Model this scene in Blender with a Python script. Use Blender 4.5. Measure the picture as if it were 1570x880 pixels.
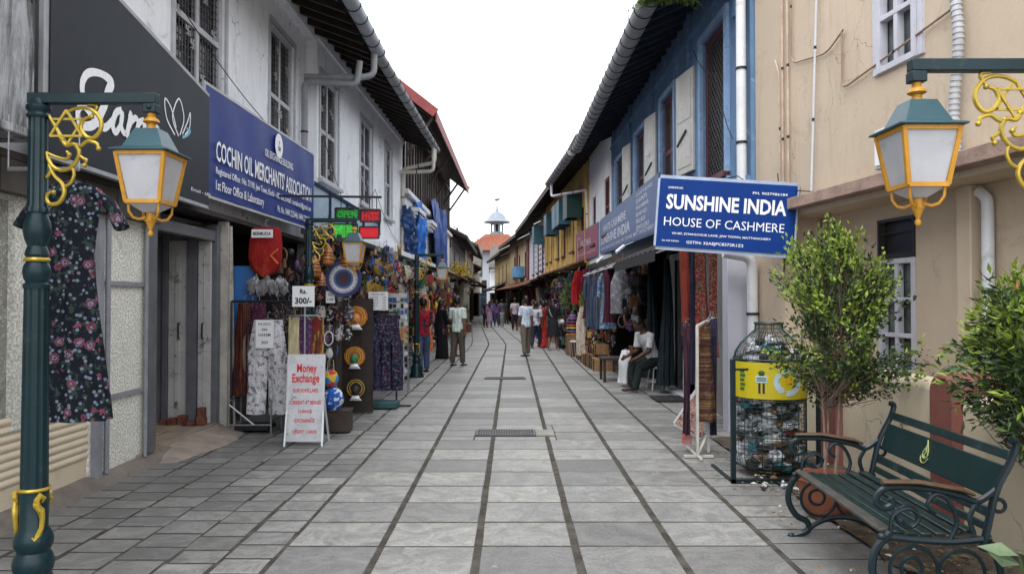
import bpy, bmesh, math, random
from mathutils import Vector, Matrix, Euler, noise
R = math.radians
rnd = random.Random(7)
for o in list(bpy.data.objects): bpy.data.objects.remove(o)
SC = bpy.context.scene
COL = SC.collection
# ------------------------------------------------------------------ camera
cam = bpy.data.objects.new('camera', bpy.data.cameras.new('camera')); COL.objects.link(cam)
cam.location = (0, 0, 1.58)
cam.rotation_euler = (R(90 + 1.1), 0, 0)
cam.data.sensor_width = 36; cam.data.lens = 36 * 1150 / 1570
cam.data.clip_start = 0.05; cam.data.clip_end = 1500
SC.camera = cam
# ------------------------------------------------------------------ sky, sun, exposure
W = bpy.data.worlds.new('World'); SC.world = W; W.use_nodes = True
nt = W.node_tree; bg = nt.nodes['Background']
sky = nt.nodes.new('ShaderNodeTexSky'); sky.sky_type = 'NISHITA'; sky.sun_disc = False
SUN_EL, SUN_AZ = 62, 200
sky.sun_elevation = R(SUN_EL); sky.sun_rotation = R(SUN_AZ); sky.dust_density = 4; sky.air_density = 1.0; sky.ozone_density = 1.0
hsv = nt.nodes.new('ShaderNodeHueSaturation'); hsv.inputs['Saturation'].default_value = 0.22
# thin broken overcast: brightens and whitens the sky dome
tc = nt.nodes.new('ShaderNodeTexCoord'); nz = nt.nodes.new('ShaderNodeTexNoise'); nz.inputs['Scale'].default_value = 2.2; nz.inputs['Detail'].default_value = 5
mr = nt.nodes.new('ShaderNodeMapRange'); mr.inputs[1].default_value = .3; mr.inputs[2].default_value = .7; mr.inputs[3].default_value = .35; mr.inputs[4].default_value = .8
mx = nt.nodes.new('ShaderNodeMix'); mx.data_type = 'RGBA'; mx.inputs[7].default_value = (9.5, 9.8, 10.2, 1)
nt.links.new(tc.outputs['Generated'], nz.inputs['Vector']); nt.links.new(nz.outputs['Fac'], mr.inputs[0]); nt.links.new(mr.outputs[0], mx.inputs[0])
nt.links.new(sky.outputs[0], hsv.inputs['Color']); nt.links.new(hsv.outputs[0], mx.inputs[6]); nt.links.new(mx.outputs[2], bg.inputs['Color'])
bg.inputs['Strength'].default_value = 0.13
sl = bpy.data.lights.new('sun', 'SUN'); sl.energy = 0.7; sl.angle = R(25); sl.color = (1, .97, .92)
sun = bpy.data.objects.new('sun', sl); COL.objects.link(sun)
sun.rotation_euler = (R(90 - SUN_EL), 0, R(180 - SUN_AZ))
SC.view_settings.view_transform = 'Standard'; SC.view_settings.look = 'None'; SC.view_settings.gamma = 1
SC.view_settings.exposure = 1.3
SC.cycles.max_bounces = 6; SC.cycles.diffuse_bounces = 4; SC.cycles.glossy_bounces = 3; SC.cycles.transparent_max_bounces = 8
# ------------------------------------------------------------------ mesh helpers
BASE = {}
def FR(x0, y0, x1, y1, z=0, roll=0):
    "frame on a vertical plane: x = viewer's right along the wall, y = into the wall, z = up"
    u = Vector((x1 - x0, y1 - y0, 0)).normalized(); v = Vector((-u.y, u.x, 0))
    m = Matrix(((u.x, v.x, 0, x0), (u.y, v.y, 0, y0), (0, 0, 1, z), (0, 0, 0, 1)))
    return m @ Matrix.Rotation(R(roll), 4, 'Y') if roll else m
def AT(x, y, z=0, rz=0): return Matrix.Translation((x, y, z)) @ Matrix.Rotation(R(rz), 4, 'Z')
TXT = {}
def glyphs(s, bold):
    k = (s, bold)
    if k not in TXT:
        c = bpy.data.curves.new('t', 'FONT'); c.body = s; c.size = 1; c.offset = bold; c.resolution_u = 2; c.fill_mode = 'FRONT' if hasattr(c, 'fill_mode') else c.fill_mode
        o = bpy.data.objects.new('t', c); COL.objects.link(o)
        dg = bpy.context.evaluated_depsgraph_get(); me = bpy.data.meshes.new_from_object(o.evaluated_get(dg))
        vs = [(v.co.x, v.co.y) for v in me.vertices]; fs = [tuple(p.vertices) for p in me.polygons]
        bpy.data.objects.remove(o); bpy.data.curves.remove(c); bpy.data.meshes.remove(me)
        TXT[k] = (vs, fs)
    return TXT[k]
class MB:
    def __init__(s, M=None): s.V = []; s.F = []; s.I = []; s.M = M or Matrix()
    def v(s, p): s.V.append(tuple(s.M @ Vector(p))); return len(s.V) - 1
    def f(s, idx, mi=0): s.F.append(tuple(idx)); s.I.append(mi)
    def poly(s, pts, mi=0): s.f([s.v(p) for p in pts], mi)
    def box(s, x0, x1, y0, y1, z0, z1, mi=0):
        a = [s.v(p) for p in ((x0, y0, z0), (x1, y0, z0), (x1, y1, z0), (x0, y1, z0), (x0, y0, z1), (x1, y0, z1), (x1, y1, z1), (x0, y1, z1))]
        for q in ((0, 3, 2, 1), (4, 5, 6, 7), (0, 1, 5, 4), (1, 2, 6, 5), (2, 3, 7, 6), (3, 0, 4, 7)): s.f([a[i] for i in q], mi)
        return s
    def bar(s, p0, p1, w, h, mi=0):
        "rectangular bar from p0 to p1"
        p0 = Vector(p0); p1 = Vector(p1); d = (p1 - p0).normalized()
        up = Vector((0, 0, 1)) if abs(d.z) < .95 else Vector((0, 1, 0))
        a = d.cross(up).normalized() * w / 2; b = a.cross(d).normalized() * h / 2
        q = [s.v(p + i * a + j * b) for p in (p0, p1) for i, j in ((-1, -1), (1, -1), (1, 1), (-1, 1))]
        for k in range(4): s.f((q[k], q[(k + 1) % 4], q[4 + (k + 1) % 4], q[4 + k]), mi)
        s.f(q[3::-1], mi); s.f(q[4:], mi); return s
    def tube(s, pts, r, n=8, mi=0, closed=False, caps=True, ell=None):
        pts = [Vector(p) for p in pts]; m = len(pts)
        if not isinstance(r, (list, tuple)): r = [r] * m
        rings = []; a = None
        for i, p in enumerate(pts):
            if closed: d = pts[(i + 1) % m] - pts[i - 1]
            else: d = pts[min(i + 1, m - 1)] - pts[max(i - 1, 0)]
            if d.length < 1e-9: d = Vector((0, 0, 1))
            d.normalize()
            if a is None:
                up = Vector((0, 0, 1)) if abs(d.z) < .9 else Vector((0, 1, 0)); a = d.cross(up).normalized()
            else:
                a = (a - d * a.dot(d)); a = a.normalized() if a.length > 1e-6 else d.orthogonal().normalized()
            b = a.cross(d)
            e = ell or (1, 1)
            rings.append([s.v(p + r[i] * (math.cos(t) * a * e[0] + math.sin(t) * b * e[1])) for t in [2 * math.pi * k / n for k in range(n)]])
        for i in range(m if closed else m - 1):
            A, B = rings[i], rings[(i + 1) % m]
            for k in range(n): s.f((A[k], A[(k + 1) % n], B[(k + 1) % n], B[k]), mi)
        if caps and not closed: s.f(rings[0][::-1], mi); s.f(rings[-1], mi)
        return s
    def cyl(s, p0, p1, r0, r1=None, n=12, mi=0): return s.tube([p0, p1], [r0, r0 if r1 is None else r1], n, mi)
    def loft(s, rings, n=16, mi=0, caps=True):
        "rings: (cx,cy,cz,rx,ry[,fold amplitude, fold count, phase])"
        RR = []
        for q in rings:
            cx, cy, cz, rx, ry = q[:5]; fa, fc, ph = (q[5:] + (0, 0, 0))[:3] if len(q) > 5 else (0, 0, 0)
            RR.append([s.v((cx + rx * math.cos(t) * (1 + fa * math.sin(fc * t + ph)), cy + ry * math.sin(t) * (1 + fa * math.sin(fc * t + ph)), cz)) for t in [2 * math.pi * k / n for k in range(n)]])
        for A, B in zip(RR, RR[1:]):
            for k in range(n): s.f((A[k], A[(k + 1) % n], B[(k + 1) % n], B[k]), mi)
        if caps: s.f(RR[0][::-1], mi); s.f(RR[-1], mi)
        return s
    def lathe(s, prof, n=20, mi=0, c=(0, 0, 0), flute=0, caps=True):
        return s.loft([(c[0], c[1], c[2] + z, r, r) + ((flute, n // 2, math.pi / 2) if flute else ()) for r, z in prof], n, mi, caps)
    def ball(s, c, r, n=12, m=8, mi=0):
        r = (r, r, r) if not isinstance(r, (tuple, list)) else r
        return s.loft([(c[0], c[1], c[2] + r[2] * math.cos(math.pi * (1 - (j + .02) / (m + .04))), max(1e-4, r[0] * math.sin(math.pi * (j + .02) / (m + .04))), max(1e-4, r[1] * math.sin(math.pi * (j + .02) / (m + .04)))) for j in range(m + 1)], n, mi)
    def prism(s, pts, y0, y1, mi=0):
        "pts in (x,z), extruded y0..y1"
        A = [s.v((x, y0, z)) for x, z in pts]; B = [s.v((x, y1, z)) for x, z in pts]; n = len(pts)
        s.f(A, mi); s.f(B[::-1], mi)
        for k in range(n): s.f((A[k], B[k], B[(k + 1) % n], A[(k + 1) % n]), mi)
        return s
    def grid(s, fn, nu, nv, mi=0):
        g = [[s.v(fn(i / nu, j / nv)) for j in range(nv + 1)] for i in range(nu + 1)]
        for i in range(nu):
            for j in range(nv): s.f((g[i][j], g[i + 1][j], g[i + 1][j + 1], g[i][j + 1]), mi)
        return s
    def text(s, t, x, z, size, mi=1, y=-.004, width=None, bold=0.0, align='l', M=None):
        vs, fs = glyphs(t, bold)
        if not vs: return s
        x0 = min(v[0] for v in vs); x1 = max(v[0] for v in vs); kx = width / (x1 - x0) if width else size
        w = (x1 - x0) * kx; ox = x - (0 if align == 'l' else w / 2 if align == 'c' else w)
        M = M or Matrix(); b = len(s.V)
        for vx, vy in vs: s.v(M @ Vector((ox + (vx - x0) * kx, y, z + vy * size)))
        for q in fs: s.f([b + i for i in q], mi)
        return s
    def mesh(s, off=Vector((0, 0, 0))):
        me = bpy.data.meshes.new('m')
        me.from_pydata([(a - off.x, b - off.y, c - off.z) for a, b, c in s.V], [], s.F)
        me.polygons.foreach_set('material_index', s.I); me.update(); return me
    def build(s, name, mats, parent=None, smooth=True, label=None, cat=None, group=None, kind=None, bevel=0, solid=0, recalc=True, ang=38):
        if not isinstance(mats, (list, tuple)): mats = [mats]
        if parent is not None: off = BASE[parent.name]
        elif label and s.V:
            xs, ys, zs = zip(*s.V); off = Vector(((min(xs) + max(xs)) / 2, (min(ys) + max(ys)) / 2, min(zs)))
        else: off = Vector((0, 0, 0))
        me = s.mesh(off); me.name = name
        for m in mats: me.materials.append(m)
        if recalc:
            bm = bmesh.new(); bm.from_mesh(me); bmesh.ops.recalc_face_normals(bm, faces=bm.faces); bm.to_mesh(me); bm.free()
        if smooth:
            me.polygons.foreach_set('use_smooth', [True] * len(me.polygons)); me.set_sharp_from_angle(angle=R(ang))
        o = bpy.data.objects.new(name, me); COL.objects.link(o)
        if parent is not None: o.parent = parent
        else: o.location = off
        BASE[o.name] = off
        tag(o, label, cat, group, kind)
        if bevel:
            b = o.modifiers.new('b', 'BEVEL'); b.width = bevel; b.segments = 2; b.limit_method = 'ANGLE'; b.angle_limit = R(40)
        return o
def tag(o, label=None, cat=None, group=None, kind=None):
    for k, v in (('label', label), ('category', cat), ('group', group), ('kind', kind)):
        if v: o[k] = v
    return o
def thing(name, label, cat, loc=(0, 0, 0), group=None):
    o = bpy.data.objects.new(name, None); COL.objects.link(o); o.location = loc; o.empty_display_size = .1
    BASE[o.name] = Vector(loc); return tag(o, label, cat, group)
def kids(o): return [c for c in bpy.data.objects if c.parent == o]
def dup(root, loc, rz=0, label=None, group=None, scale=None):
    def cp(o, par):
        c = o.copy(); COL.objects.link(c); c.parent = par; BASE[c.name] = BASE[o.name]
        for k in kids(o): cp(k, c)
        return c
    r = cp(root, None); r.location = loc; r.rotation_euler = (0, 0, R(rz))
    if scale: r.scale = scale if isinstance(scale, tuple) else (scale,) * 3
    if label: r['label'] = label
    if group: r['group'] = group
    return r
# ------------------------------------------------------------------ materials
MC = {}
def _n(nt, t, **kw):
    n = nt.nodes.new(t)
    for k, v in kw.items():
        if k in n.inputs: n.inputs[k].default_value = v
        else: setattr(n, k, v)
    return n
def _mix(nt, fac, a, b, blend='MIX'):
    m = nt.nodes.new('ShaderNodeMix'); m.data_type = 'RGBA'; m.blend_type = blend
    for i, x in ((0, fac), (6, a), (7, b)):
        if hasattr(x, 'links'): nt.links.new(x, m.inputs[i])
        else: m.inputs[i].default_value = x if i == 0 else (*x[:3], 1)
    return m.outputs[2]
def _ramp(nt, x, a, b):
    m = nt.nodes.new('ShaderNodeMapRange'); m.inputs[1].default_value = a; m.inputs[2].default_value = b; m.interpolation_type = 'SMOOTHSTEP'
    nt.links.new(x, m.inputs[0]); return m.outputs[0]
def sc(c, k): return tuple(min(1, max(0, x * k)) for x in c[:3])
def mat(name, base, rough=.7, var=.18, scale=4, bump=0, bscale=40, metal=0, spec=.4, streak=None, streak_amt=.5, spots=None, spot_amt=.4, spot_scale=3, fine=0, trans=0, emit=None, slo=.5, shi=.78, crack=None):
    if name in MC: return MC[name]
    m = bpy.data.materials.new(name); m.use_nodes = True; nt = m.node_tree; P = nt.nodes['Principled BSDF']; MC[name] = m
    tc = nt.nodes.new('ShaderNodeTexCoord'); oc = tc.outputs['Object']
    n1 = _n(nt, 'ShaderNodeTexNoise', Scale=scale, Detail=6, Roughness=.65); nt.links.new(oc, n1.inputs['Vector'])
    c = _mix(nt, _ramp(nt, n1.outputs['Fac'], .3, .7), sc(base, 1 - var), sc(base, 1 + var))
    if fine:
        n2 = _n(nt, 'ShaderNodeTexNoise', Scale=bscale, Detail=3); nt.links.new(oc, n2.inputs['Vector'])
        c = _mix(nt, _ramp(nt, n2.outputs['Fac'], .35, .65), sc(base, 1 - fine), c)
    if streak:
        mp = _n(nt, 'ShaderNodeMapping'); mp.inputs['Scale'].default_value = (3.2, 3.2, .5); nt.links.new(oc, mp.inputs['Vector'])
        n3 = _n(nt, 'ShaderNodeTexNoise', Scale=1.3, Detail=9, Roughness=.72, Distortion=.8); nt.links.new(mp.outputs[0], n3.inputs['Vector'])
        f = _ramp(nt, n3.outputs['Fac'], slo, shi); ml = _n(nt, 'ShaderNodeMath', operation='MULTIPLY'); ml.inputs[1].default_value = streak_amt
        nt.links.new(f, ml.inputs[0]); c = _mix(nt, ml.outputs[0], c, streak)
    if spots:
        n4 = _n(nt, 'ShaderNodeTexNoise', Scale=spot_scale, Detail=9, Roughness=.75, Distortion=.6); nt.links.new(oc, n4.inputs['Vector'])
        f = _ramp(nt, n4.outputs['Fac'], .56, .66); ml = _n(nt, 'ShaderNodeMath', operation='MULTIPLY'); ml.inputs[1].default_value = spot_amt
        nt.links.new(f, ml.inputs[0]); c = _mix(nt, ml.outputs[0], c, spots)
    if crack:
        nd = _n(nt, 'ShaderNodeTexNoise', Scale=2.5, Detail=5); nt.links.new(oc, nd.inputs['Vector'])
        va = _n(nt, 'ShaderNodeVectorMath', operation='MULTIPLY_ADD'); nt.links.new(nd.outputs['Color'], va.inputs[0]); va.inputs[1].default_value = (.5, .5, .5); nt.links.new(oc, va.inputs[2])
        vo = _n(nt, 'ShaderNodeTexVoronoi', Scale=1.1); vo.feature = 'DISTANCE_TO_EDGE'; nt.links.new(va.outputs[0], vo.inputs['Vector'])
        lt = _n(nt, 'ShaderNodeMath', operation='LESS_THAN'); lt.inputs[1].default_value = .0035; nt.links.new(vo.outputs['Distance'], lt.inputs[0])
        nm = _n(nt, 'ShaderNodeTexNoise', Scale=.9, Detail=3); nt.links.new(oc, nm.inputs['Vector'])
        mu = _n(nt, 'ShaderNodeMath', operation='MULTIPLY'); nt.links.new(lt.outputs[0], mu.inputs[0]); nt.links.new(_ramp(nt, nm.outputs['Fac'], .48, .6), mu.inputs[1])
        c = _mix(nt, mu.outputs[0], c, crack)
    nt.links.new(c, P.inputs['Base Color'])
    P.inputs['Roughness'].default_value = rough; P.inputs['Metallic'].default_value = metal; P.inputs['Specular IOR Level'].default_value = spec
    if bump:
        n5 = _n(nt, 'ShaderNodeTexNoise', Scale=bscale, Detail=4); nt.links.new(oc, n5.inputs['Vector'])
        b = _n(nt, 'ShaderNodeBump', Strength=bump, Distance=.01); nt.links.new(n5.outputs['Fac'], b.inputs['Height']); nt.links.new(b.outputs[0], P.inputs['Normal'])
    if emit: P.inputs['Emission Color'].default_value = (*emit[:3], 1); P.inputs['Emission Strength'].default_value = emit[3]
    if trans: P.inputs['Transmission Weight'].default_value = trans
    return m
def cloth_mat(name, cols, kind='floral', scale=9, rough=.85):
    "printed textiles: cols[0] is the ground colour"
    if name in MC: return MC[name]
    m = bpy.data.materials.new(name); m.use_nodes = True; nt = m.node_tree; P = nt.nodes['Principled BSDF']; MC[name] = m
    tc = nt.nodes.new('ShaderNodeTexCoord'); oc = tc.outputs['Object']; c = None
    def vor(s, seed=0, rot=0):
        mp = _n(nt, 'ShaderNodeMapping'); mp.inputs['Location'].default_value = (seed, seed * .7, seed * 1.3); nt.links.new(oc, mp.inputs['Vector'])
        v = _n(nt, 'ShaderNodeTexVoronoi', Scale=s); nt.links.new(mp.outputs[0], v.inputs['Vector']); return v
    def noi(s, seed=0, stretch=(1, 1, 1)):
        mp = _n(nt, 'ShaderNodeMapping'); mp.inputs['Location'].default_value = (seed, seed, seed); mp.inputs['Scale'].default_value = stretch; nt.links.new(oc, mp.inputs['Vector'])
        v = _n(nt, 'ShaderNodeTexNoise', Scale=s, Detail=4); nt.links.new(mp.outputs[0], v.inputs['Vector']); return v.outputs['Fac']
    c = cols[0]
    if kind == 'floral':
        c = _mix(nt, _ramp(nt, noi(scale * 2.2, 3), .54, .60), c, cols[3])
        v2 = vor(scale * 2.6, 5); f = _n(nt, 'ShaderNodeMath', operation='LESS_THAN'); f.inputs[1].default_value = .30; nt.links.new(v2.outputs['Distance'], f.inputs[0]); c = _mix(nt, f.outputs[0], c, cols[2])
        v = vor(scale, 1)
        ad = _n(nt, 'ShaderNodeMath', operation='MULTIPLY_ADD'); nt.links.new(noi(scale * 5, 2), ad.inputs[0]); ad.inputs[1].default_value = .35; nt.links.new(v.outputs['Distance'], ad.inputs[2])
        for th, cc in ((.50, cols[1]), (.42, sc(cols[1], .45)), (.36, cols[2]), (.27, sc(cols[1], .6))):
            f = _n(nt, 'ShaderNodeMath', operation='LESS_THAN'); f.inputs[1].default_value = th; nt.links.new(ad.outputs[0], f.inputs[0]); c = _mix(nt, f.outputs[0], c, cc)
    elif kind == 'stripe':
        for i, cc in enumerate(cols[1:]):
            c = _mix(nt, _ramp(nt, noi(scale, i * 7.3, (4, 4, .05)), .52, .55), c, cc)
    elif kind == 'band':
        for i, cc in enumerate(cols[1:]):
            c = _mix(nt, _ramp(nt, noi(scale, i * 7.3, (.05, .05, 4)), .52, .55), c, cc)
        c = _mix(nt, _ramp(nt, noi(scale * 9, 4), .55, .62), c, sc(cols[-1], .6))
    elif kind == 'print':
        for i, cc in enumerate(cols[1:]):
            c = _mix(nt, _ramp(nt, noi(scale * (2 + i), i * 5.1 + 1), .54, .58), c, cc)
    elif kind == 'dots':
        for i, cc in enumerate(cols[1:]):
            v = vor(scale * (1.5 + i), i * 3.1); f = _n(nt, 'ShaderNodeMath', operation='LESS_THAN'); f.inputs[1].default_value = .33; nt.links.new(v.outputs['Distance'], f.inputs[0]); c = _mix(nt, f.outputs[0], c, cc)
    elif kind == 'patch':
        v = vor(scale, 2); sep = _n(nt, 'ShaderNodeSeparateColor'); nt.links.new(v.outputs['Color'], sep.inputs[0])
        for i, cc in enumerate(cols[1:]):
            f = _n(nt, 'ShaderNodeMath', operation='GREATER_THAN'); f.inputs[1].default_value = (i + 1) / len(cols); nt.links.new(sep.outputs[0], f.inputs[0]); c = _mix(nt, f.outputs[0], c, cc)
    if hasattr(c, 'links'): nt.links.new(c, P.inputs['Base Color'])
    else: P.inputs['Base Color'].default_value = (*c[:3], 1)
    P.inputs['Roughness'].default_value = rough; P.inputs['Specular IOR Level'].default_value = .2
    b = _n(nt, 'ShaderNodeBump', Strength=.25, Distance=.01); nt.links.new(noi(60, 0), b.inputs['Height'])
    b2 = _n(nt, 'ShaderNodeBump', Strength=.9, Distance=.05); nt.links.new(noi(9, 4, (1.6, 1.6, .7)), b2.inputs['Height']); nt.links.new(b.outputs[0], b2.inputs['Normal']); nt.links.new(b2.outputs[0], P.inputs['Normal'])
    return m
def tile_mat(name, a, b, freq=22, ang=0):
    if name in MC: return MC[name]
    m = mat(name, a, .8, .25, 3, spots=b, spot_amt=.7, spot_scale=2.5); nt = m.node_tree; P = nt.nodes['Principled BSDF']
    tc = nt.nodes.new('ShaderNodeTexCoord')
    mp = _n(nt, 'ShaderNodeMapping'); mp.inputs['Rotation'].default_value = (0, 0, R(ang)); nt.links.new(tc.outputs['Object'], mp.inputs['Vector'])
    br = _n(nt, 'ShaderNodeTexBrick', Scale=1.0); br.inputs['Brick Width'].default_value = 6 / freq; br.inputs['Row Height'].default_value = 7 / freq; br.inputs['Mortar Size'].default_value = .02
    nt.links.new(mp.outputs[0], br.inputs['Vector']); bp = _n(nt, 'ShaderNodeBump', Strength=.9, Distance=.04); nt.links.new(br.outputs['Fac'], bp.inputs['Height']); bp.invert = True
    nt.links.new(bp.outputs[0], P.inputs['Normal']); return m
WHITEW = mat('white_plaster', (.82, .84, .88), .85, .04, 1.2, bump=.25, bscale=25, streak=(.22, .23, .24), streak_amt=.38, slo=.48, shi=.8, spots=(.36, .37, .38), spot_amt=.5, spot_scale=1.6, crack=(.3, .3, .3))
WHITE2 = mat('white_plaster_aged', (.70, .71, .73), .85, .06, 1.2, bump=.25, bscale=25, streak=(.25, .26, .28), streak_amt=.5, spots=(.4, .41, .42), spot_amt=.3)
BEIGE = mat('beige_plaster', (.54, .44, .335), .85, .06, .8, bump=.25, bscale=20, streak=(.27, .20, .15), streak_amt=.42, slo=.48, shi=.8, spots=(.34, .26, .19), spot_amt=.45, spot_scale=1.7, crack=(.34, .25, .19))
CREAM = mat('cream_plaster', (.60, .52, .39), .85, .05, 1, bump=.2, bscale=20, streak=(.25, .2, .15), streak_amt=.4, spots=(.3, .23, .17), spot_amt=.4, spot_scale=5, crack=(.2, .15, .12))
REDW = mat('oxide_red_plaster', (.21, .075, .062), .8, .12, 3, bump=.2, bscale=25, spots=(.15, .07, .06), spot_amt=.5)
BLUEW = mat('blue_paint_wall', (.115, .205, .35), .75, .16, 1.5, bump=.3, bscale=20, streak=(.05, .08, .14), streak_amt=.5, spots=(.30, .42, .58), spot_amt=.6)
YELW = mat('yellow_paint_wall', (.62, .42, .14), .8, .12, 1.5, streak=(.2, .13, .06), streak_amt=.5)
LILW = mat('lilac_white_wall', (.58, .56, .64), .8, .08, 1.5, streak=(.25, .24, .28), streak_amt=.4)
TANW = mat('tan_wall', (.46, .36, .22), .8, .15, 1.5, streak=(.12, .09, .06), streak_amt=.6)
GREYW = mat('weathered_grey_wall', (.33, .34, .35), .85, .2, 1.5, streak=(.08, .08, .08), streak_amt=.6)
CONC = mat('stained_concrete', (.40, .42, .45), .9, .2, 3, bump=.5, bscale=30, streak=(.035, .03, .027), streak_amt=.92, slo=.40, shi=.62, spots=(.1, .1, .09), spot_amt=.5)
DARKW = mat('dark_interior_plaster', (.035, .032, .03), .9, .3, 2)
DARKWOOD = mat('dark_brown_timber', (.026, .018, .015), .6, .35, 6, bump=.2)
MAROON = mat('maroon_paint', (.09, .025, .025), .55, .2, 5)
GREYFR = mat('grey_window_paint', (.42, .43, .46), .55, .12, 5)
WHITEP = mat('white_paint_wood', (.56, .58, .62), .5, .08, 4, spots=(.25, .24, .23), spot_amt=.3, spot_scale=8)
GLASSD = mat('dark_window_glass', (.02, .022, .026), .08, .3, 2, spec=.8)
PVC = mat('white_pvc_pipe', (.66, .68, .70), .35, .08, 3, spots=(.3, .29, .27), spot_amt=.4)
PVCG = mat('grey_gutter_metal', (.27, .28, .295), .5, .15, 3, spots=(.14, .14, .13), spot_amt=.6)
TILEG = tile_mat('old_grey_tiles', (.10, .085, .075), (.035, .03, .028))
TILER = tile_mat('red_clay_tiles', (.42, .09, .045), (.22, .06, .04))
TILEO = tile_mat('orange_clay_tiles', (.27, .095, .055), (.16, .07, .05))
GREENP = mat('dark_green_enamel', (.004, .020, .026), .34, .2, 5, spec=.3, bump=.12, bscale=18, spots=(.05, .055, .045), spot_amt=.45, spot_scale=11)
YELP = mat('ochre_yellow_enamel', (.47, .225, .018), .4, .15, 6, spots=(.20, .11, .03), spot_amt=.6, spot_scale=12, bump=.15, bscale=22)
GOLD = mat('gold_paint', (.42, .30, .04), .30, .2, 9, metal=.45, spots=(.2, .14, .03), spot_amt=.5, spot_scale=14)
STEEL = mat('dull_steel', (.30, .31, .33), .4, .15, 6, metal=.6)
BLACKM = mat('black_metal', (.012, .014, .018), .45, .2, 5)
IRON = mat('dark_blue_green_iron', (.004, .013, .018), .42, .2, 6)
ROPE = mat('cord', (.35, .30, .22), .8)
WIREB = mat('black_cable', (.01, .01, .01), .6)
WHT = mat('sign_white', (.80, .82, .85), .5, .02)
PAPER = mat('white_paper', (.72, .73, .75), .8, .03)
BLK = mat('sign_black', (.012, .012, .014), .6)
REDL = mat('sign_red', (.62, .03, .04), .5, .05)
WOODL = mat('brown_timber', (.16, .09, .05), .6, .3, 8, bump=.15)
# ------------------------------------------------------------------ ground and pavement
def interp(T, x):
    if x <= T[0][0]: return T[0][1]
    for (a, b), (c, d) in zip(T, T[1:]):
        if x <= c: return b + (d - b) * (x - a) / (c - a)
    return T[-1][1]
RFAC = [(9, 2.88), (20.5, 2.74), (25, 2.58), (29, 2.38), (40, 1.65), (50, 1.0), (62, -.4), (76, -1.75), (130, -5)]
LFAC = [(0, -3.55), (12.85, -3.55), (12.9, -3.35), (22, -3.15), (37, -3.05), (65, -3.2), (76, -3.9), (130, -8)]
SHIFT = [(0, 0), (27, 0), (30, -.12), (34, -.35), (44, -.9), (52, -1.3), (62, -1.9), (76, -2.7), (130, -6)]
bm_ = MB(); bm_.box(-160, 160, -40, 400, -.6, 0); bm_.build('ground', mat('bare_earth', (.13, .105, .08), .95, .3, 1.5, bump=.4), kind='structure', smooth=False)
m_ = MB()
ys = [-3 + i for i in range(140)]
for a, b in zip(ys, ys[1:]):
    m_.poly([(-4.2 + interp(SHIFT, a), a, .007), (4.2 + interp(SHIFT, a), a, .007), (4.2 + interp(SHIFT, b), b, .006), (-4.2 + interp(SHIFT, b), b, .006)])
m_.build('paving_bed', mat('joint_filling', (.050, .045, .038), .95, .5, 6, bump=.6, bscale=60, spots=(.13, .12, .095), spot_amt=.8, spot_scale=1.2), kind='structure', smooth=False)
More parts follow.
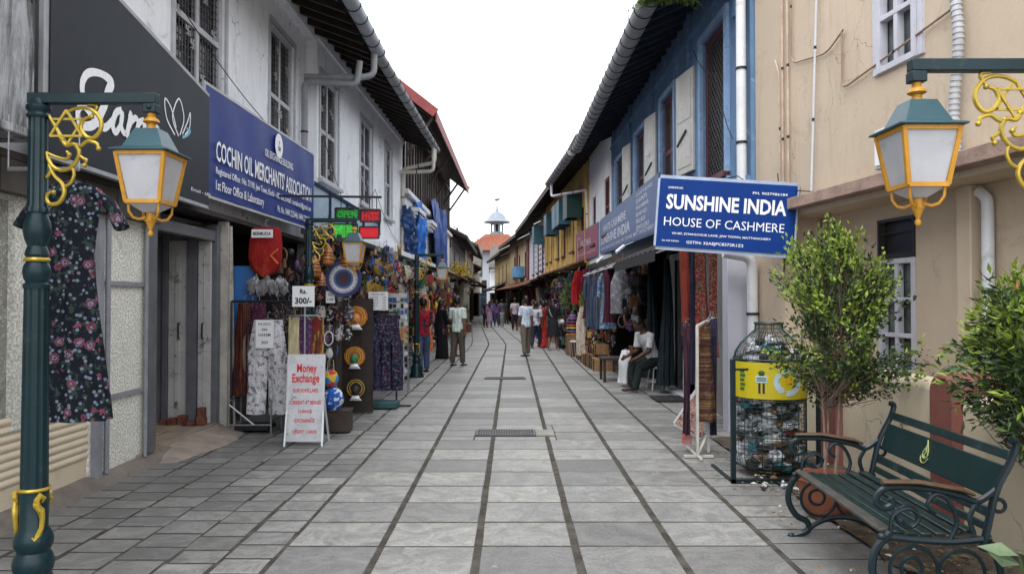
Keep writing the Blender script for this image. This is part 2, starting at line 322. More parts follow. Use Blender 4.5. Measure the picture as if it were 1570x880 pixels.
def slab_mat():
    m = bpy.data.materials.new('grey_stone_slabs'); m.use_nodes = True; nt = m.node_tree; P = nt.nodes['Principled BSDF']
    tc = nt.nodes.new('ShaderNodeTexCoord'); oc = tc.outputs['Object']
    at = _n(nt, 'ShaderNodeAttribute', attribute_name='tone'); sp = nt.nodes.new('ShaderNodeSeparateColor'); nt.links.new(at.outputs['Color'], sp.inputs[0])
    ad = _n(nt, 'ShaderNodeVectorMath', operation='MULTIPLY_ADD'); nt.links.new(at.outputs['Color'], ad.inputs[0]); ad.inputs[1].default_value = (9, 9, 9); nt.links.new(oc, ad.inputs[2])
    n1 = _n(nt, 'ShaderNodeTexNoise', Scale=3.6, Detail=10, Roughness=.78, Distortion=1.6); nt.links.new(ad.outputs[0], n1.inputs['Vector'])
    n2 = _n(nt, 'ShaderNodeTexNoise', Scale=45, Detail=3); nt.links.new(oc, n2.inputs['Vector'])
    n3 = _n(nt, 'ShaderNodeTexNoise', Scale=.55, Detail=5, Roughness=.7); nt.links.new(oc, n3.inputs['Vector'])
    c = _mix(nt, _ramp(nt, n1.outputs['Fac'], .3, .72), (.135, .136, .137), (.275, .274, .268))
    c = _mix(nt, sp.outputs[0], c, _mix(nt, _ramp(nt, n1.outputs['Fac'], .35, .65), (.175, .176, .17), (.345, .34, .32)))
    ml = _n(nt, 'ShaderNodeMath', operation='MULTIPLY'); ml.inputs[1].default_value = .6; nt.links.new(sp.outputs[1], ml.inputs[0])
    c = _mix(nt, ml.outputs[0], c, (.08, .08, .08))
    f = _ramp(nt, n3.outputs['Fac'], .52, .72); ml = _n(nt, 'ShaderNodeMath', operation='MULTIPLY'); ml.inputs[1].default_value = .4; nt.links.new(f, ml.inputs[0]); c = _mix(nt, ml.outputs[0], c, (.075, .07, .063))
    f = _ramp(nt, n2.outputs['Fac'], .58, .7); ml = _n(nt, 'ShaderNodeMath', operation='MULTIPLY'); ml.inputs[1].default_value = .5; nt.links.new(f, ml.inputs[0]); c = _mix(nt, ml.outputs[0], c, (.09, .09, .085))
    n6 = _n(nt, 'ShaderNodeTexNoise', Scale=7, Detail=8, Roughness=.8); nt.links.new(oc, n6.inputs['Vector']); f = _ramp(nt, n6.outputs['Fac'], .6, .72); ml = _n(nt, 'ShaderNodeMath', operation='MULTIPLY'); ml.inputs[1].default_value = .55; nt.links.new(f, ml.inputs[0]); c = _mix(nt, ml.outputs[0], c, (.42, .41, .38))
    nt.links.new(c, P.inputs['Base Color'])
    r = nt.nodes.new('ShaderNodeMapRange'); r.inputs[1].default_value = .3; r.inputs[2].default_value = .7; r.inputs[3].default_value = .38; r.inputs[4].default_value = .72; nt.links.new(n1.outputs['Fac'], r.inputs[0]); nt.links.new(r.outputs[0], P.inputs['Roughness'])
    h = _n(nt, 'ShaderNodeMath', operation='ADD'); nt.links.new(n1.outputs['Fac'], h.inputs[0]); nt.links.new(n2.outputs['Fac'], h.inputs[1])
    b = _n(nt, 'ShaderNodeBump', Strength=.6, Distance=.015); nt.links.new(h.outputs[0], b.inputs['Height']); nt.links.new(b.outputs[0], P.inputs['Normal'])
    return m
pv = MB(); tones = []
BIG = [(-1.44, -.86), (-.82, -.24), (-.195, .385), (.43, 1.01), (1.055, 1.66), (1.70, 2.28), (2.31, 2.95)]
SMALL = [(-1.76, -1.47), (-2.08, -1.79), (-2.42, -2.10), (-2.78, -2.44), (-3.14, -2.80), (-3.6, -3.16)]
def slab(x0, x1, y0, y1, tone):
    g = .0135; y0 += g; y1 -= g; j = lambda: rnd.uniform(-.003, .003); dz = rnd.uniform(-.0015, .0015)
    sa, sb = interp(SHIFT, y0), interp(SHIFT, y1); z = .0095 + dz * .3
    q = [(x0 + sa + j(), y0 + j()), (x1 + sa + j(), y0 + j()), (x1 + sb + j(), y1 + j()), (x0 + sb + j(), y1 + j())]
    cx = sum(p[0] for p in q) / 4; cy = sum(p[1] for p in q) / 4
    top = [pv.v((cx + (p[0] - cx) * (1 - .006 / max(.05, abs(p[0] - cx))), cy + (p[1] - cy) * (1 - .006 / max(.05, abs(p[1] - cy))), z + j() * .15)) for p in q]
    bot = [pv.v((p[0], p[1], .004)) for p in q]; n0 = len(pv.F)
    pv.f(top)
    for k in range(4): pv.f((bot[k], bot[(k + 1) % 4], top[(k + 1) % 4], top[k]))
    tones.extend([tone] * (len(pv.F) - n0))
GRATES = [(-.44, .50, 8.72, 9.22), (-.56, .28, 15.1, 15.55)]
def grated(x0, x1, y0, y1):
    return any(x0 < b - .02 and x1 > a + .02 and y0 < d - .02 and y1 > c + .02 for a, b, c, d in GRATES)
for x0, x1 in BIG:
    y = -2.0 + rnd.uniform(0, .02); 
    while y < 78:
        L = .527 if x1 < 2 else .30
        d = 1 if rnd.random() < .12 else 0
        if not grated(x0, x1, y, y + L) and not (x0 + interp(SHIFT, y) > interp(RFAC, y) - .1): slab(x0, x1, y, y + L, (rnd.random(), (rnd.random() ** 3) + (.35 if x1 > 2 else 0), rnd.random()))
        y += L
for k, (x0, x1) in enumerate(SMALL):
    y = -2.0
    while y < 60:
        L = rnd.choice([.24, .26, .28, .30]) if k else .265
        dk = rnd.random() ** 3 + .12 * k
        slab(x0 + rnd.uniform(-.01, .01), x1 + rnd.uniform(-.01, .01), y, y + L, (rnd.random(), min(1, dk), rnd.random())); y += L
# stone pieces beside the drain covers
for x0, x1, y0, y1 in ((-.82, -.44, 8.54, 8.76), (-.82, -.44, 8.77, 9.17), (-.82, -.24, 9.18, 9.60), (-.195, .385, 9.18, 9.60), (.43, .50, 9.18, 9.60), (.51, 1.01, 8.54, 9.07), (.51, 1.01, 9.08, 9.60), (-.195, .385, 8.54, 8.77), (-.43, -.24, 8.54, 8.77), (.43, .505, 8.54, 8.77), (-.82, -.56, 14.87, 15.5), (-.82, -.24, 15.52, 15.92), (-.195, .385, 15.52, 15.92), (-.195, .385, 14.87, 15.13), (-.82, -.24, 14.87, 15.13) , (.28, .385, 15.14, 15.51)): slab(x0, x1, y0, y1, (rnd.random(), rnd.random() ** 3, rnd.random()))
po = pv.build('pavement', slab_mat(), kind='structure', smooth=False)
ca = po.data.color_attributes.new('tone', 'FLOAT_COLOR', 'CORNER')
i = 0
for p, t in zip(po.data.polygons, tones):
    for _ in p.vertices: ca.data[i].color = (*t, 1); i += 1
def drain(x0, x1, y0, y1, label, plate=None):
    t = thing('drain_cover', label, 'drain cover', (x0, y0, 0), 'drain covers in the paving')
    f = MB(); f.box(x0, x1, y0, y1, .005, .012, 1)
    for a, b, c, d in ((x0, x1, y0, y0 + .03), (x0, x1, y1 - .03, y1), (x0, x0 + .03, y0 + .031, y1 - .031), (x1 - .03, x1, y0 + .031, y1 - .031)): f.box(a, b, c, d, .013, .028)
    f.build('frame', [mat('dark_iron_frame', (.09, .09, .088), .6), BLACKM], t)
    g = MB(); n = int((x1 - x0 - .08) / .03)
    for k in range(n): g.box(x0 + .045 + k * .03, x0 + .06 + k * .03, y0 + .04, y1 - .04, .013, .025)
    for k in range(5): y = y0 + .06 + k * (y1 - y0 - .12) / 4; g.box(x0 + .035, x1 - .035, y - .008, y + .008, .0135, .027)
    g.build('grating', mat('dull_iron_grate', (.07, .07, .07), .5, .2, 6), t)
    if plate: q = MB(); q.box(plate[0], plate[1], y0, y1, .006, .026); q.build('plate', mat('concrete_plate', (.24, .235, .21), .9, .2, 6, bump=.3), t, bevel=.004)
drain(-.43, .28, 8.78, 9.16, 'wide iron drain grate set between the slabs in the foreground', (.285, .50))
drain(-.55, .27, 15.15, 15.5, 'second iron drain grate, further down the lane')
# worn concrete step strip along the left wall and dirt by the boundary wall
k_ = MB()
prof = [(-3.6, .0), (-3.6, .12), (-3.49, .09), (-3.44, .03), (-3.42, .0)]
for a, b in zip(prof, prof[1:]): k_.grid(lambda u, v, a=a, b=b: (a[0] + (b[0] - a[0]) * v + .02 * noise.noise((u * 30, 0, a[1])), 2.5 + 6.8 * u, a[1] + (b[1] - a[1]) * v), 60, 2)
k_.build('kerb_strip', mat('worn_concrete', (.16, .14, .12), .9, .25, 3, bump=.5, spots=(.09, .075, .06), spot_amt=.6), kind='structure')
k_ = MB(AT(-3.35, 8.3)); k_.grid(lambda u, v: (-.25 + .50 * u * (1 - .35 * abs(2 * v - 1)) + .04 * noise.noise((u * 3, v * 9, 2)), -1.0 + 2.1 * v, .012 + .12 * (1 - u) ** .8 * (1 - abs(2 * v - 1) ** 4)), 12, 24)
k_.build('ramp', mat('pinkish_worn_concrete', (.27, .225, .19), .9, .25, 3, bump=.5, bscale=20, spots=(.14, .12, .10), spot_amt=.6), kind='structure')
d_ = MB(); d_.grid(lambda u, v: (2.28 + .9 * u + .06 * noise.noise((u, v * 20, 0)), 2.6 + 6 * v, .026 + .03 * noise.noise((u * 4, v * 30, 1)) + .04 * u * u), 10, 60)
d_.build('soil', mat('damp_soil', (.06, .047, .035), .95, .5, 8, bump=.9, bscale=30, spots=(.16, .13, .09), spot_amt=.6, spot_scale=20), kind='structure')
lf = MB()
for k in range(620):
    x, y = rnd.uniform(2.2, 3.0), rnd.uniform(3.2, 7.6)
    if rnd.random() < .3: x -= rnd.random() * .5
    a = rnd.random() * 6.3; s = rnd.uniform(.012, .035); z = .04 + rnd.random() * .03
    lf.poly([(x + s * math.cos(a), y + s * math.sin(a), z), (x + .4 * s * math.cos(a + 1.5), y + .4 * s * math.sin(a + 1.5), z + .012), (x - s * math.cos(a), y - s * math.sin(a), z + .004), (x + .4 * s * math.cos(a - 1.5), y + .4 * s * math.sin(a - 1.5), z + .006)], rnd.choice((0, 0, 0, 1, 1, 0, 2)))
lf.build('leaf_litter', [mat('dry_leaf', (.17, .10, .045), .8), mat('green_fallen_leaf', (.08, .10, .03), .8), mat('pale_litter', (.5, .5, .48), .8)], kind='stuff', label='dry leaves and small litter on the soil under the green bench', cat='litter', smooth=False, recalc=False)

# ------------------------------------------------------------------ facade helpers
def wallmesh(mb, x0, x1, z0, z1, holes, th=.22, mi=0, y=0):
    xs = sorted({x0, x1} | {h[0] for h in holes} | {h[1] for h in holes}); zs = sorted({z0, z1} | {h[2] for h in holes} | {h[3] for h in holes})
    inh = lambda cx, cz: any(h[0] < cx < h[1] and h[2] < cz < h[3] for h in holes)
    for a, b in zip(xs, xs[1:]):
        for c, d in zip(zs, zs[1:]):
            if not inh((a + b) / 2, (c + d) / 2): mb.poly([(a, y, c), (b, y, c), (b, y, d), (a, y, d)], mi)
    for a, b, c, d in holes:
        for q in ([(a, y, c), (a, y + th, c), (a, y + th, d), (a, y, d)], [(b, y, c), (b, y, d), (b, y + th, d), (b, y + th, c)], [(a, y, d), (a, y + th, d), (b, y + th, d), (b, y, d)], [(a, y, c), (b, y, c), (b, y + th, c), (a, y + th, c)]): mb.poly(q, mi)
    # side and top returns, so that the wall has depth from the side
    for q in ([(x0, y, z0), (x0, y, z1), (x0, y + 5, z1), (x0, y + 5, z0)], [(x1, y, z0), (x1, y + 5, z0), (x1, y + 5, z1), (x1, y, z1)], [(x0, y, z1), (x1, y, z1), (x1, y + 5, z1), (x0, y + 5, z1)], [(x0, y + 5, z0), (x1, y + 5, z0), (x1, y + 5, z1), (x0, y + 5, z1)]): mb.poly(q, mi)
def window(root, F, a, b, c, d, fm, cols=2, rows=2, grille=None, y=.07, fw=.07, sill=True, pane=GLASSD, casing=True, gm=None, label=None):
    f = MB(F)
    if casing: # proud casing around the opening
        f.box(a - .07, b + .07, -.03, .02, d, d + .07); f.box(a - .07, a - .002, -.025, .02, c, d - .002); f.box(b + .002, b + .07, -.025, .02, c, d - .002)
    if sill: f.box(a - .12, b + .12, -.09, .05, c - .07, c - .003)
    f.box(a, a + fw, y - .04, y + .04, c, d); f.box(b - fw, b, y - .04, y + .04, c, d)
    f.box(a + fw, b - fw, y - .038, y + .038, c, c + fw); f.box(a + fw, b - fw, y - .038, y + .038, d - fw, d)
    w = (b - a - 2 * fw); h = (d - c - 2 * fw)
    for k in range(1, cols): x = a + fw + w * k / cols; f.box(x - fw * .45, x + fw * .45, y - .033, y + .033, c + fw, d - fw)
    rr = [k / rows for k in range(1, rows)] if isinstance(rows, int) else rows
    for q in rr: z = c + fw + h * q; f.box(a + fw, b - fw, y - .036, y + .03, z - fw * .4, z + fw * .4)
    o = f.build('window', fm, root, bevel=.004)
    if label: o['label'] = label
    p = MB(F); p.box(a + .02, b - .02, y + .05, y + .06, c + .02, d - .02); p.build('pane', pane, o)
    if grille:
        g = MB(F); gy = y - .02
        if grille == 'grid':
            n = int((b - a) / .075)
            for k in range(1, n): x = a + (b - a) * k / n; g.bar((x, gy, c), (x, gy, d), .012, .009)
            n = int((d - c) / .085)
            for k in range(1, n): z = c + (d - c) * k / n; g.bar((a, gy + .01, z), (b, gy + .01, z), .011, .008)
            for k in range(10): # square motifs welded into the bars
                x = a + .14 + rnd.random() * (b - a - .28); z = c + .15 + rnd.random() * (d - c - .3); s = .05
                for q in (((x - s, z), (x, z)), ((x, z - s), (x, z)), ((x, z + s), (x + s, z + s)), ((x, z + s), (x, z)), ((x, z), (x + s, z)), ((x - s, z - s), (x, z - s)), ((x + s, z), (x + s, z - s)), ((x - s, z), (x - s, z + s))): g.bar((q[0][0], gy - .012, q[0][1]), (q[1][0], gy - .012, q[1][1]), .022, .014, 1)
        elif grille == 'diamond':
            s = .12; n = int((d - c + b - a) / s) + 1
            for k in range(n):
                for sg in (1, -1):
                    q0 = k * s; x0, z0 = (a, c + q0) if sg == 1 else (b, c + q0)
                    x1, z1 = (x0 + sg * (b - a), z0 - (b - a))
                    if z0 > d: t = (z0 - d); x0 += sg * t; z0 = d
                    if z1 < c: t = c - z1; x1 -= sg * t; z1 = c
                    if z0 > z1: g.bar((x0, gy, z0), (x1, gy, z1), .012, .012)
        elif grille == 'bars':
            n = max(3, int((b - a) / .1))
            for k in range(1, n): x = a + (b - a) * k / n; g.bar((x, gy, c), (x, gy, d), .014, .014)
            for k in range(1, 4): z = c + (d - c) * k / 4; g.bar((a, gy + .01, z), (b, gy + .01, z), .012, .02)
        g.build('grille', [gm or mat('dark_grille_iron', (.06, .06, .065), .5), mat('pale_grille_iron', (.32, .31, .30), .5)], o)
    return o
def roof(root, F, x0, x1, oh, z, run=5.5, pitch=24, tm=TILEG, raft=.45, fascia=DARKWOOD, rm=DARKWOOD, under=None):
    "tiled slope from the eave (y=-oh, z) up into the building, with rafters below"
    t = math.tan(R(pitch)); r = MB(F); Z = lambda y: z + (y + oh) * t
    r.box(x0, x1, -oh, -oh + .001, z, z + .001) if 0 else None
    A = [(x0, -oh, z + .07), (x1, -oh, z + .07), (x1, run, Z(run) + .07), (x0, run, Z(run) + .07)]; B = [(p[0], p[1], p[2] - .05) for p in A]
    a = [r.v(p) for p in A]; b = [r.v(p) for p in B]; r.f(a); r.f(b[::-1], 1)
    for k in range(4): r.f((a[k], b[k], b[(k + 1) % 4], a[(k + 1) % 4]))
    # tile ends along the eave
    n = int(abs(x1 - x0) / .22)
    for k in range(n):
        x = x0 + (k + .5) * (x1 - x0) / n
        r.tube([(x, -oh - .03, z + .075), (x, -oh + .9, z + .075 + .93 * t)], .055, 6)
    # gable sides closing the roof space
    for x in (x0 + .02, x1 - .02): r.poly([(x, 0, Z(0)), (x, run, Z(run)), (x, run, z - .5), (x, 0, z - .5)], 1)
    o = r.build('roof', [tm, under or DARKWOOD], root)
    k = MB(F); n = max(2, int(abs(x1 - x0) / raft))
    for i in range(n + 1):
        x = x0 + .08 + (x1 - x0 - .16) * i / n; k.bar((x, -oh + .02, z - .04), (x, .1, Z(.1) - .045), .07, .11)
    for y in (-oh + .25, -oh + .55): k.bar((x0, y, Z(y) + .018), (x1, y, Z(y) + .018), .06, .02)
    k.build('rafters', rm, o)
    f = MB(F); f.box(x0, x1, -oh - .03, -oh - .002, z - .08, z + .03); f.build('fascia', fascia, o)
    return o
def gutter(root, F, x0, x1, y, z, r=.09, m=PVCG, strap=.5, drop=0):
    g = MB(F); n = 9; N = 6
    for (ra, s) in ((r, 1), (r - .008, -1)):
        g.grid(lambda u, v, ra=ra: (x0 + (x1 - x0) * u, y + ra * math.cos(math.pi * (1 + v)), z - drop * u + ra * math.sin(math.pi * (1 + v)) * 1.0), N, n)
    for xe, u in ((x0, 0), (x1, 1)): g.poly([(xe, y + r * math.cos(math.pi * (1 + k / n)), z - drop * u + r * math.sin(math.pi * (1 + k / n))) for k in range(n + 1)])
    o = g.build('gutter', m, root, recalc=False)
    n = int(abs(x1 - x0) / strap)
    for k in range(n + 1):
        s = MB(F); x = x0 + (x1 - x0) * (k + .2) / (n + .4); zz = z - drop * (x - x0) / (x1 - x0)
        s.tube([(x, y + (r + .008) * math.cos(math.pi * (1 + j / 8)), zz + (r + .008) * math.sin(math.pi * (1 + j / 8))) for j in range(9)] , .008, 5)
        s.tube([(x, y - r - .006, zz), (x, y - r - .012, zz + .07)], .006, 5)
        s.bar((x, y + r, zz), (x, y + r + .12, zz + .05), .02, .01)
        s.build('gutter_strap', BLACKM, o)
    return o
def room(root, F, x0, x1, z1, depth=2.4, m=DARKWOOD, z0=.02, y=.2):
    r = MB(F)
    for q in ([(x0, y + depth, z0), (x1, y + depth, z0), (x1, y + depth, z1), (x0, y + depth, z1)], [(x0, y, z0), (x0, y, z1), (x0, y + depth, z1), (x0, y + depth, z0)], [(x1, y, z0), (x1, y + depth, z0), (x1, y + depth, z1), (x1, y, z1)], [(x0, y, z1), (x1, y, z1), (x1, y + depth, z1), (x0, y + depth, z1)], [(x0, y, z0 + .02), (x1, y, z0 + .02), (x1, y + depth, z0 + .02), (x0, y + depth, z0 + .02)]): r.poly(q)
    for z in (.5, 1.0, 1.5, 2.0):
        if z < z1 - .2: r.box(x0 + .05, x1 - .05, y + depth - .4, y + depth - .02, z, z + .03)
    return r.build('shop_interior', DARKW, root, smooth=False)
def pipe(root, pts, r=.05, m=PVC, name='downpipe', clamps=True, n=10):
    # rounded elbows
    P = [Vector(p) for p in pts]; out = [P[0]]
    for a, b, c in zip(P, P[1:], P[2:]):
        d1 = (a - b).normalized(); d2 = (c - b).normalized(); k = min(.12, (a - b).length / 2.1, (c - b).length / 2.1)
        for t in (0, .25, .5, .75, 1): out.append((1 - t) ** 2 * (b + d1 * k) + 2 * t * (1 - t) * b + t * t * (b + d2 * k))
    out.append(P[-1]); g = MB(); g.tube(out, r, n)
    if clamps:
        for a, b in zip(P, P[1:]):
            L = (b - a).length
            for k in range(1, int(L / .9) + 1):
                q = a + (b - a) * k / (int(L / .9) + 1); d = (b - a).normalized() * .015; g.cyl(q - d, q + d, r * 1.18, n=n, mi=1)
    return g.build(name, [m, BLACKM], root)
# ================================================================== LEFT SIDE BUILDINGS
# --- white building with the shutter, the door and the two big sign boards
A = thing('white_building', 'white plastered building with tall grey grilled windows behind the two large sign boards', 'building', (-3.55, 2, 0))
FA = FR(-3.55, 0, -3.55, 10)
w = MB(FA); wallmesh(w, 1.0, 12.84, 2.62, 6.35, [(3.55, 4.75, 3.6, 5.7), (7.82, 9.2, 3.45, 5.85), (10.92, 12.12, 3.55, 5.7)])
w.box(1.0, 12.84, -.16, -.002, 6.1, 6.3)  # cornice under the eaves
w.build('wall', WHITEW, A)
for a, b, c, d in ((3.55, 4.75, 3.6, 5.7), (7.82, 9.2, 3.45, 5.85), (10.92, 12.12, 3.55, 5.7)):
    window(A, FA, a, b, c, d, GREYFR, 2, [.52], 'grid', fw=.09, pane=mat('dusty_dark_glass', (.022, .022, .026), .25, .4, 3))
w = MB(FA)  # ground-floor wall pieces
wallmesh(w, 1.0, 7.28, 0, 2.62, [(3.1, 6.32, .05, .66), (3.1, 5.35, .67, 2.3)], th=.15)
w.build('lower_wall', mat('rough_cast_white', (.78, .78, .72), .95, .10, 6, bump=1.0, bscale=48, fine=.42, spots=(.25, .24, .2), spot_amt=.4), A)
w = MB(FA); w.box(3.1, 5.35, .05, .1, .67, 2.3); w.build('patterned_panel', cloth_mat('patterned_frosted_panel', [(.30, .30, .27), (.46, .46, .42), (.20, .19, .17)], 'dots', 22), A)
sh = MB(FA)
z = .02
while z < .70:
    h = .062 if z > .14 else .12
    sh.grid(lambda u, v, z=z, h=h: (3.1 + 3.22 * u, .02 - (.016 * math.sin(math.pi * v) if h < .1 else 0), z + h * v), 1, 6); z += h
sh.build('roller_shutter', mat('cream_metal_shutter', (.58, .50, .38), .5, .06, 2, spots=(.35, .27, .17), spot_amt=.3), A, recalc=False, ang=60)
w = MB(FA); w.box(6.34, 6.42, -.06, .04, .0, 2.3); w.cyl((6.5, -.05, .1), (6.5, -.05, 2.4), .022); w.cyl((7.2, -.04, .1), (7.2, -.04, 2.5), .02)
w.box(6.42, 7.26, -.03, .0, 1.72, 1.76); w.box(6.42, 7.26, -.03, .0, .72, .76)
w.build('pipe_trim', mat('grey_painted_pipe', (.22, .23, .26), .5), A)
# door frame and passage
df = MB(FA); df.box(7.24, 7.4, -.05, .1, .12, 2.5); df.box(7.42, 7.5, .0, .12, .12, 2.45); df.box(8.98, 9.08, -.02, .12, .12, 2.5); df.box(7.5, 8.98, .0, .1, 2.3, 2.42)
df.build('door_frame', mat('grey_steel_frame', (.11, .115, .13), .4, .15, 5, spots=(.12, .08, .06), spot_amt=.4), A, bevel=.004)
pas = MB(FA)
pas.poly([(7.4, .12, .12), (7.4, 2.6, .12), (7.4, 2.6, 2.5), (7.4, .12, 2.5)]); pas.poly([(9.05, .12, .12), (9.05, .12, 2.5), (9.05, 2.6, 2.5), (9.05, 2.6, .12)])
pas.poly([(7.4, 2.6, .12), (9.05, 2.6, .12), (9.05, 2.6, 2.5), (7.4, 2.6, 2.5)]); pas.poly([(7.4, .1, 2.5), (9.05, .1, 2.5), (9.05, 2.6, 2.5), (7.4, 2.6, 2.5)])
pas.build('passage', mat('grimy_passage_wall', (.20, .20, .205), .8, .3, 2, spots=(.03, .03, .03), spot_amt=.7), A, smooth=False)
pf = MB(FA); pf.box(7.1, 9.1, -.02, 2.6, .02, .13); pf.box(7.5, 9.0, .3, 2.55, .13, .14); pf.build('doorstep', mat('worn_stone_step', (.25, .2, .15), .8, .2, 4, bump=.3), A, bevel=.015)
def leaf(F, a, b, y, c, d, name, m, ang=0):
    g = MB(F @ AT(a, y, 0, ang)); W_ = b - a; g.box(0, W_, -.02, .02, c, d)
    for q in (.08, .55): g.box(.08, W_ - .08, -.03, -.021, c + (d - c) * q, c + (d - c) * (q + .37))
    o = g.build(name, m, A, bevel=.006); h = MB(F @ AT(a, y, 0, ang)); h.tube([(W_ - .08, -.03, c + 1.0), (W_ - .08, -.07, c + 1.0), (W_ - .08, -.07, c + 1.18), (W_ - .08, -.03, c + 1.18)], .01, 6); h.build('handle', BLACKM, o); return o
DOORW = mat('grimy_white_door', (.38, .375, .37), .6, .12, 3, spots=(.05, .045, .04), spot_amt=.85, spot_scale=4)
FPD = FR(-4.6, 8.93, -3.6, 8.93)
leaf(FPD, .52, .74, 0, .14, 2.3, 'passage_door', DOORW)
g = MB(FPD); g.box(.75, .86, -.05, .03, .14, 2.42); g.box(.46, .515, -.05, .03, .14, 2.42); g.build('inner_door_frame', mat('grey_steel_frame', (.2, .2, .2)), A)
leaf(FPD, .87, 1.02, 0, .14, 2.3, 'passage_door', DOORW)
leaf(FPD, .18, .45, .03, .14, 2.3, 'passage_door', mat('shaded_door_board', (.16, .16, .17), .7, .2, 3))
g = MB(FPD); [g.box(.48 + k * .11, .57 + k * .11, -.16 - .02 * (k % 2), -.07, .14, .19 + .03 * (k % 3)) for k in range(5)]; g.box(.93, 1.0, -.16, -.07, .221, .34); g.build('brick_rubble', mat('broken_red_brick', (.14, .05, .035), .9, .4, 8, bump=.6), A)

w = MB(FA); w.box(9.1, 9.14, -.10, .02, .05, 2.55); w.cyl((9.18, -.1, 0), (9.18, -.1, 2.5), .022); w.cyl((9.24, -.14, 0), (9.2, -.1, 2.5), .016); w.build('post', mat('pale_grubby_post', (.36, .34, .31), .7, .2, 5, spots=(.1, .08, .06), spot_amt=.6), A)
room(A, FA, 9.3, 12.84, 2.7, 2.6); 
w = MB(FA); w.box(3.0, 12.84, -.12, .3, 2.56, 2.615, 0); w.build('canopy', mat('dark_canopy_board', (.035, .03, .028), .8, .3, 4), A)
# shutter box boards hanging below the canopy
w = MB(FA); w.box(3.0, 7.3, -.12, -.02, 2.33, 2.555)
for k in range(9): w.box(3.0 + k * .5, 3.02 + k * .5, -.135, -.121, 2.34, 2.55)
w.build('shutter_box', mat('brown_grey_tin', (.05, .043, .037), .7, .3, 4, spots=(.05, .035, .025), spot_amt=.7), A)
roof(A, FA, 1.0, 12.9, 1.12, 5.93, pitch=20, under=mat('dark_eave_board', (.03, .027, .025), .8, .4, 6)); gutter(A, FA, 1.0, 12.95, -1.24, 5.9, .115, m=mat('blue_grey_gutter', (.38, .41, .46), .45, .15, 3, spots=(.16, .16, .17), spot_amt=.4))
pipe(A, [(-3.50, 12.55, 5.35), (-2.62, 12.6, 5.35), (-2.35, 12.7, 5.42), (-2.35, 12.7, 5.8)], .055, PVCG)
pipe(A, [(-3.46, 12.45, 2.7), (-3.46, 12.45, 5.25), (-2.6, 12.5, 5.2), (-2.55, 12.5, 5.6)], .055, PVCG)
# stained concrete balcony at the far left
c_ = MB(FA); c_.box(2.2, 5.08, -.30, -.003, 2.72, 3.60); c_.box(2.15, 5.10, -.36, -.0035, 2.66, 2.72); co = c_.build('balcony', CONC, A, bevel=.01)
b_ = MB(FA); b_.box(4.45, 4.68, -.318, -.301, 2.95, 3.25); b_.build('vent_panel', mat('blue_grey_plate', (.18, .22, .3), .5), A)
g_ = MB(FA)
for k in range(30): g_.bar((2.3 + k * .1, -.2, 3.6), (2.3 + k * .1, -.2, 4.6), .012, .012)
for k in range(9): g_.bar((2.2, -.2, 3.68 + k * .11), (5.05, -.2, 3.68 + k * .11), .01, .01)
g_.build('balcony_grille', BLACKM, A)
p_ = MB(FA); p_.box(4.72, 4.78, -.1, -.003, 3.6, 6.0); p_.cyl((6.35, -.05, 2.9), (6.35, -.05, 6.1), .05); p_.build('wall_pipe', WHITEP, A)

# --- the black script sign
S = thing('black_shop_sign', 'large charcoal sign board with white script lettering and lotus emblem', 'shop sign', (-3.3, 5.3, 2.6))
FS = FR(-3.36, 0, -3.36, 10)
CHAR = mat('charcoal_vinyl', (.022, .026, .034), .55, .12, 1.5, spec=.15, spots=(.03, .033, .04), spot_amt=.3)
m_ = MB(FS); m_.prism([(5.33, 2.64), (8.14, 2.62), (8.14, 3.80), (5.33, 4.25)], -.06, 0)
def stroke(mb, pts, w, mi=1, y=-.066, k=6):
    "smooth flat brush stroke; pts (x,z,weight)"
    P = []
    n = len(pts)
    for i in range(n - 1):
        p0, p1, p2, p3 = pts[max(0, i - 1)], pts[i], pts[i + 1], pts[min(n - 1, i + 2)]
        for j in range(k):
            t = j / k; P.append([.5 * ((2 * b) + (-a + c) * t + (2 * a - 5 * b + 4 * c - d) * t * t + (-a + 3 * b - 3 * c + d) * t ** 3) for a, b, c, d in zip(p0, p1, p2, p3)])
    P.append(list(pts[-1])); L = []
    for i, p in enumerate(P):
        q0, q1 = P[max(0, i - 1)], P[min(len(P) - 1, i + 1)]; d = Vector((q1[0] - q0[0], q1[1] - q0[1])); d = d.normalized() if d.length else Vector((1, 0)); h = w * (p[2] if len(p) > 2 else 1) / 2
        L.append(((p[0] - d.y * h, y, p[1] + d.x * h), (p[0] + d.y * h, y, p[1] - d.x * h)))
    for i, (a, b) in enumerate(zip(L, L[1:])):
        dy = -.00035 * (i % 3) - .00002 * i; mb.poly([(a[0][0], y + dy, a[0][2]), (a[1][0], y + dy, a[1][2]), (b[1][0], y + dy, b[1][2]), (b[0][0], y + dy, b[0][2])], mi)
# script letters: L, a, r, a, a
def sx(px): return 3.36 * 1150 / (785 - px)
def sz(px, py): return 1.58 - (py - 462) / 1150 * sx(px)
def S_(pts): return [(sx(a), sz(a, b), c) for a, b, c in pts]
stroke(m_, S_([(111, 150, 1), (110, 125, 1.1), (120, 110, 1.1), (140, 112, 1), (155, 125, 1.5), (150, 140, 1.5), (143, 165, 1.4), (128, 190, 1.3), (108, 190, 1.1), (103, 170, 1), (112, 162, .9), (128, 180, 1), (145, 195, 1.1), (160, 180, .9)]), .06, y=-.064)
stroke(m_, S_([(172, 168, 1), (163, 172, 1.1), (158, 190, 1.1), (163, 202, 1), (172, 186, .8), (173, 170, .8), (171, 192, 1), (178, 204, .9), (186, 190, .7)]), .058, y=-.065)
stroke(m_, S_([(184, 180, 1), (187, 172, 1), (183, 190, 1), (180, 208, 1), (185, 190, .8), (193, 180, 1), (198, 186, .8)]), .058, y=-.066)
